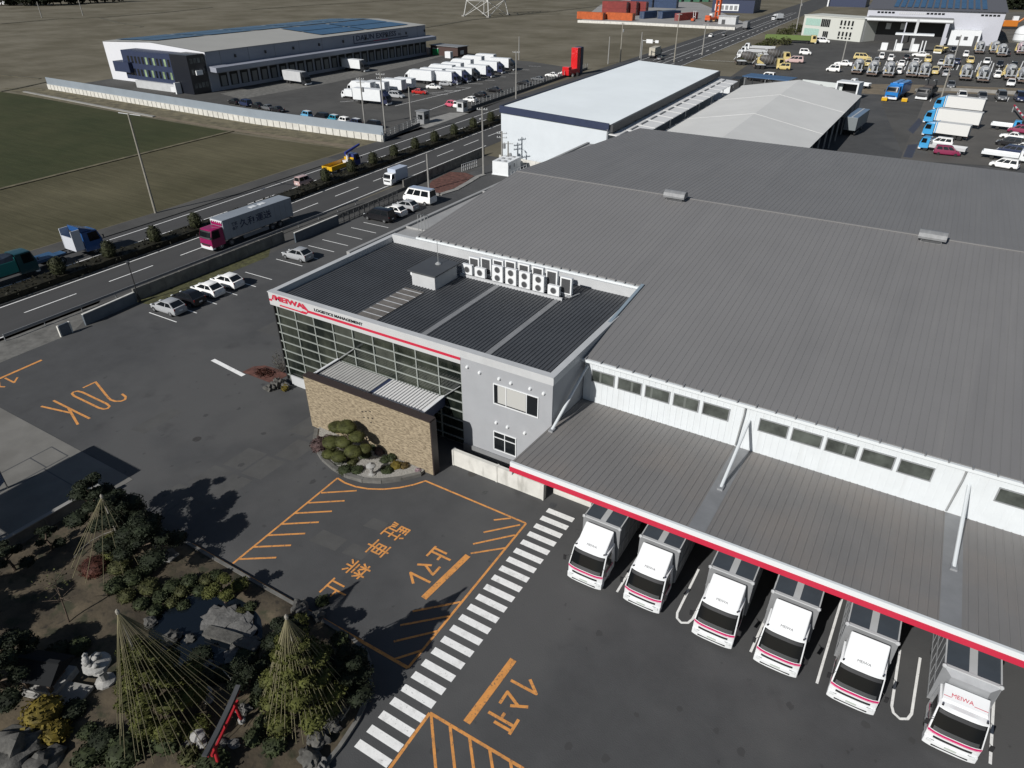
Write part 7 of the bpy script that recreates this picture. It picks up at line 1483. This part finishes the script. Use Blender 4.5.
# red gate
A = G(239, 687, 2.55); B_ = G(205, 758, 2.55); d = (B_ - A); Lg = d.length; rz = atan2(d.y, d.x); mid_ = (A + B_) / 2; z0 = gh(mid_.x, mid_.y)
r = thing('torii_gate', 'small red wooden shrine gate with dark cap beam at the bottom of the garden', 'shrine gate', (mid_.x, mid_.y, z0), rz); rg = mat('vermilion_wood', (.36, .014, .022), .55, var=.1); h2 = Lg / 2; H_ = 2.55 - z0
for s in (-1, 1):
    b = MB(); b.tube((s * h2 * .68, 0, 0), (s * h2 * .60, 0, H_ - .1), .10, .085, 10); b.build('pillar', rg, r, smooth=.8); b = MB(); b.lathe([(.2, -.05), (.2, .12), (.16, .18), (.1, .2)], (s * h2 * .68, 0, 0), 10); b.build('pillar_base', stone_lt, r)
b = MB(); b.box(-h2 * .78, h2 * .78, -.05, .05, H_ - .62, H_ - .46); b.box(-h2 * .93, h2 * .93, -.08, .08, H_ - .16, H_ - .02); b.box(-.06, .06, -.04, .04, H_ - .46, H_ - .16); b.build('tie_beam', rg, r)
b = MB(); b.loft([[(x, -.14, H_ - .019 + abs(x / h2) ** 2 * .1), (x, .14, H_ - .019 + abs(x / h2) ** 2 * .1), (x, .12, H_ + .09 + abs(x / h2) ** 2 * .1), (x, -.12, H_ + .09 + abs(x / h2) ** 2 * .1)] for x in [h2 * (-1 + k / 4) for k in range(9)]]); b.build('cap_beam', grey_dk, r)
# shrine
p = W(52, 682, .5); r = thing('small_shrine', 'little dark-roofed shrine on a stone base in the garden', 'shrine', (p[0], p[1], gh(*p) - .1), radians(22)); b = MB(); b.box(-1.0, 1.0, -.85, .85, 0, .55); b.box(-1.0, 1.0, -1.1, -.852, 0, .3); b.build('stone_base', stone_lt, r, bevel=.03)
b = MB(); b.box(-.6, .6, -.45, .5, .552, 1.4); b.build('body', mat('aged_wood', (.07, .05, .035), .85, var=.2, scale=4), r); b = MB(); b.box(-.3, .3, -.49, -.452, .6, 1.2); each(b, 'door', mat('door_wood', (.12, .09, .06), .8), r)
b = MB(); b.add([(-1.15, -.95, 1.38), (1.15, -.95, 1.38), (1.15, 0, 2.0), (-1.15, 0, 2.0), (1.15, .95, 1.38), (-1.15, .95, 1.38), (-1.15, -.95, 1.30), (1.15, -.95, 1.30), (1.15, .95, 1.30), (-1.15, .95, 1.30)], [(0, 1, 2, 3), (3, 2, 4, 5), (6, 7, 1, 0), (5, 4, 8, 9), (7, 8, 4, 2, 1), (6, 0, 3, 5, 9), (6, 9, 8, 7)]); b.box(-1.2, 1.2, -.1, .1, 1.98, 2.1); b.build('roof', mat('shrine_tile', (.016, .017, .018), .9, spec=.1), r)
b = MB(); b.box(-.8, -.62, -.8, -.62, .552, 1.36); b.box(.62, .8, -.8, -.62, .552, 1.36); each(b, 'post', mat('aged_wood', (.07, .05, .03)), r)
def lantern(p, k, label, z=None):
    r = thing('stone_lantern', label, 'stone lantern', (p[0], p[1], z if z is not None else gh(*p)), .4, 'pale stone lanterns'); b = MB(); b.lathe([(.45 * k, 0), (.45 * k, .15 * k), (.3 * k, .2 * k), (.2 * k, .3 * k), (.2 * k, .75 * k), (.32 * k, .85 * k)], (0, 0, 0), 10); b.build('base', stone_lt, r, smooth=.6)
    b = MB(); b.lathe([(.34 * k, .852 * k), (.34 * k, .95 * k), (.26 * k, .97 * k), (.26 * k, 1.3 * k), (.3 * k, 1.32 * k)], (0, 0, 0), 6)
    f = b.build('fire_box', stone_lt, r); b = MB()
    for a in range(3): b.box(-.09 * k, .09 * k, -.30 * k, -.2 * k, 1.04 * k, 1.24 * k); b.xf(Matrix.Rotation(2 * pi / 3, 4, 'Z'))
    each(b, 'opening', blackp, f)
    b = MB(); b.lathe([(.2 * k, 1.322 * k), (.62 * k, 1.36 * k), (.60 * k, 1.46 * k), (.3 * k, 1.62 * k), (.12 * k, 1.68 * k), (.14 * k, 1.76 * k), (.08 * k, 1.86 * k), (.01, 1.9 * k)], (0, 0, 0), 12); b.build('cap', stone_lt, r, smooth=.5); return r
r = lantern(W(107, 684), 1.15, 'tall pale stone lantern with lumpy top left of the largest rope cone'); b = MB(); random.seed(9)
for k in range(11): b.ball((random.uniform(-.45, .4), random.uniform(-.4, .4), 1.75 + random.uniform(0, .55)), random.uniform(.12, .2), jit=.2, sub=2, seed=k)
b.build('carved_top', stone_lt, r, smooth=.8)
lantern(W(203, 748), .6, 'small pale stone lantern before the red gate'); lantern(W(209, 700), .55, 'tiny stone lantern under the ropes of the largest cone')
r = thing('stone_bridge', 'narrow stone slab bridge over the dark pond bank', 'bridge', (*W(232, 640), .3), radians(12)); b = MB(); b.loft([[(x, -.35, .12 * cos(x * .8)), (x, .35, .12 * cos(x * .8)), (x, .35, .12 * cos(x * .8) + .16), (x, -.35, .12 * cos(x * .8) + .16)] for x in (-1.8, -1.2, -.6, 0, .6, 1.2, 1.8)]); b.build('slab', rock_m, r); b = MB()
for s in (-1.5, 1.5): b.box(s - .2, s + .2, -.3, .3, -.3, .04)
b.build('abutment', rock_m, r)
# planting on the stone wall's foot
ar = [(-38.3, 31.9), (-37.3, 30.7), (-36.2, 29.9), (-35.0, 29.3), (-33.5, 28.9), (-32.0, 28.75), (-30.6, 28.95), (-29.3, 29.6), (-28.2, 30.6), (-27.3, 31.8)]
b = MB(); b.prism(ar + [(-27.3, 32.28), (-38.3, 32.28)], .0, .22); struct('planter_gravel', b, gravel)
b = MB()
for i in range(len(ar) - 1): b.obox(ar[i], ar[i + 1], .32, 0, .30)
struct('planter_kerb', b, conc_d)
pw = lambda x, y: tuple(G(x, y, .25)[:2])
r = thing('pruned_pine', 'cloud-pruned pine with plump olive pads before the stone wall', 'pine tree', (-33.2, 30.5, .2), 0, 'plants in the bed by the stone wall')
r.scale = (1.3, 1.25, 1.25)
PD = [(-1.25, -.2, .85, .58), (-.45, .05, 1.05, .55), (-1.35, .55, 1.55, .55), (-.45, .45, 1.95, .62), (.45, .3, 1.65, .5), (.65, -.35, 1.0, .55), (-.25, -.75, .5, .5), (-1.0, -.85, .42, .42), (1.05, .25, 1.0, .42)]
b = MB(); b.tube((0, .1, 0), (-.2, .2, 1.7), .09, .05, 7)
for (x, y, z, s_) in PD: b.tube((-.1, .15, min(1.5, z * .8)), (x, y, z - .1), .045, .03, 5)
b.build('trunk', bark, r, smooth=.8)
for k_, (x, y, z, s_) in enumerate(PD): b = MB(); b.ball((x, y, z), (s_, s_ * .95, s_ * .55), jit=.06, sub=3, seed=k_); b.leaves((x, y, z), (s_, s_ * .95, s_ * .56), int(900 * s_), .026, shell=.97); b.build('foliage_pad', moss_g, r, smooth=1)
def bed(x, y, s, label, m, **k):
    p = pw(x, y); return shrub(p, s, label, m, group='plants in the bed by the stone wall', **k)
bed(320, 447, .75, 'dry purplish bush at the left end of the bed by the stone wall', purp_g, core=False, n=420, leaf=.06, h=1.0); bed(329, 441, .5, 'second dry purplish bush close to the wall', purp_g, core=False, n=420, leaf=.06, h=1.0); bed(345, 470, .6, 'low dark green shrub at the left of the stone lantern in the bed', bush_g, core=False, n=420, h=.55); bed(357, 470, .55, 'low dark green shrub just left of the stone lantern', bush_g, core=False, n=420, h=.55); bed(339, 462, .42, 'grey-green low shrub on the pale gravel', mat('grey_green_leaves', (.06, .065, .05), .8, var=.3, scale=2), core=False, n=420, h=.5)
bed(365, 455, .55, 'dark shrub under the plump pine pads', bush_g, n=420, h=.7); bed(392, 458, .5, 'dark leafy shrub close to the stone wall, right of the pine', bush_g, n=420, h=.8); bed(331, 452, .5, 'mixed green shrub between the purplish bush and the pine', olive_g, n=420, h=.7)
bed(387, 470, .55, 'low green shrub right of the stone lantern in the bed', bush_g, core=False, n=420, h=.55); bed(396, 466, .5, 'yellow-tipped shrub near the right end of the bed', yel_g, core=False, n=320, h=.8); bed(404, 466, .42, 'russet-tipped shrub at the right end of the bed', leafm('bronze_leaves', (.075, .052, .018)), core=False, n=420, h=.7); bed(380, 452, .5, 'dark twiggy shrub behind the stone lantern', purp_g, core=False, n=300, h=.9); bed(418, 470, .25, 'tiny pinkish plant at the tip of the bed', mat('pink_leaves', (.28, .2, .22), .8, var=.3), core=False, n=600, h=.7, leaf=.04)
bed(376, 447, .5, 'dark twiggy green shrub against the stone wall behind the lantern', bush_g, n=420, h=1.0); bed(352, 462, .5, 'low green shrub filling the middle of the bed', olive_g, n=420, h=.6); bed(385, 460, .45, 'dark green low shrub in the right half of the bed', bush_g, n=420, h=.8)
p = pw(372, 474); lantern(p, .62, 'round-capped stone lantern in the bed by the stone wall', .2)
# small bed at the left corner of the office
for i, (x, y, s, m) in enumerate(((279, 386, .7, rock_m), (270, 390, .5, rock_m), (287, 388, .45, rock_w))):
    q = G(x, y); b = MB(); b.ball((0, 0, s * .3), (s, s * .8, s * .8), jit=.35, sub=3, seed=i * 2.2); tag(b.build('garden_rock', m, None, (q.x, q.y, 0), smooth=.7), ('dark rock at the left corner of the office', 'low dark rock at the tip of the reddish bed', 'pale rock against the office plinth')[i], 'rock', 'rocks by the office corner')
r = thing('bare_shrub', 'grey leafless shrub at the left corner of the glazed front', 'shrub', (-48.0, 37.2, 0)); b = MB(); random.seed(11)
for k in range(60): a = random.uniform(0, 6.28); t = random.uniform(.2, 1); m0 = Vector((cos(a) * .35, sin(a) * .35, 1.3 * t)); b.tube((0, 0, .1), m0, .015, .012, 4, cap=False); b.tube(m0, m0 + Vector((cos(a) * .5 + random.uniform(-.3, .3), sin(a) * .5 + random.uniform(-.3, .3), random.uniform(.5, 1.1))), .012, .007, 4, cap=False)
b.build('twigs', mat('grey_twigs', (.11, .095, .08), .9), r); b = MB(); b.leaves((0, 0, 1.5), (.9, .9, .9), 120, .05, shell=.3); b.build('foliage', mat('grey_green_leaves', (.06, .06, .05)), r)
b = MB(); q = G(283, 388); b.ball((0, 0, .25), (.3, .3, .3), jit=.2, sub=2); b.leaves((0, 0, .3), .36, 80, .06); tag(b.build('yellow_plant', yel_g, None, (q.x + .5, q.y - .2, 0)), 'tiny yellow-green plant at the office plinth', 'plant')
b = MB(); b.leaves((-49.4, 36.3, .05), (1.2, .8, .18), 500, .06, low=-.2, shell=.1); stuff('russet_ground_cover', b, red_g, 'reddish ground cover in the bed at the office corner', 'ground cover')
# small blue sign board at the left edge beside the weighbridge
r = thing('information_board', 'small framed bluish board on posts at the left edge by the weighbridge', 'sign board', (*G(1, 497)[:2], .03), radians(-55)); b = MB(); b.box(-.9, .9, -.05, .05, .7, 1.9); b.build('board', mat('bluish_board', (.12, .16, .24), .4), r); b = MB()
for s in (-.95, .95): b.tube((s, 0, 0), (s, 0, 2.4), .05, n=6)
b.path([(-.95, 0, 2.4), (.95, 0, 2.4)], .05, 6); b.build('frame', grey_dk, r)
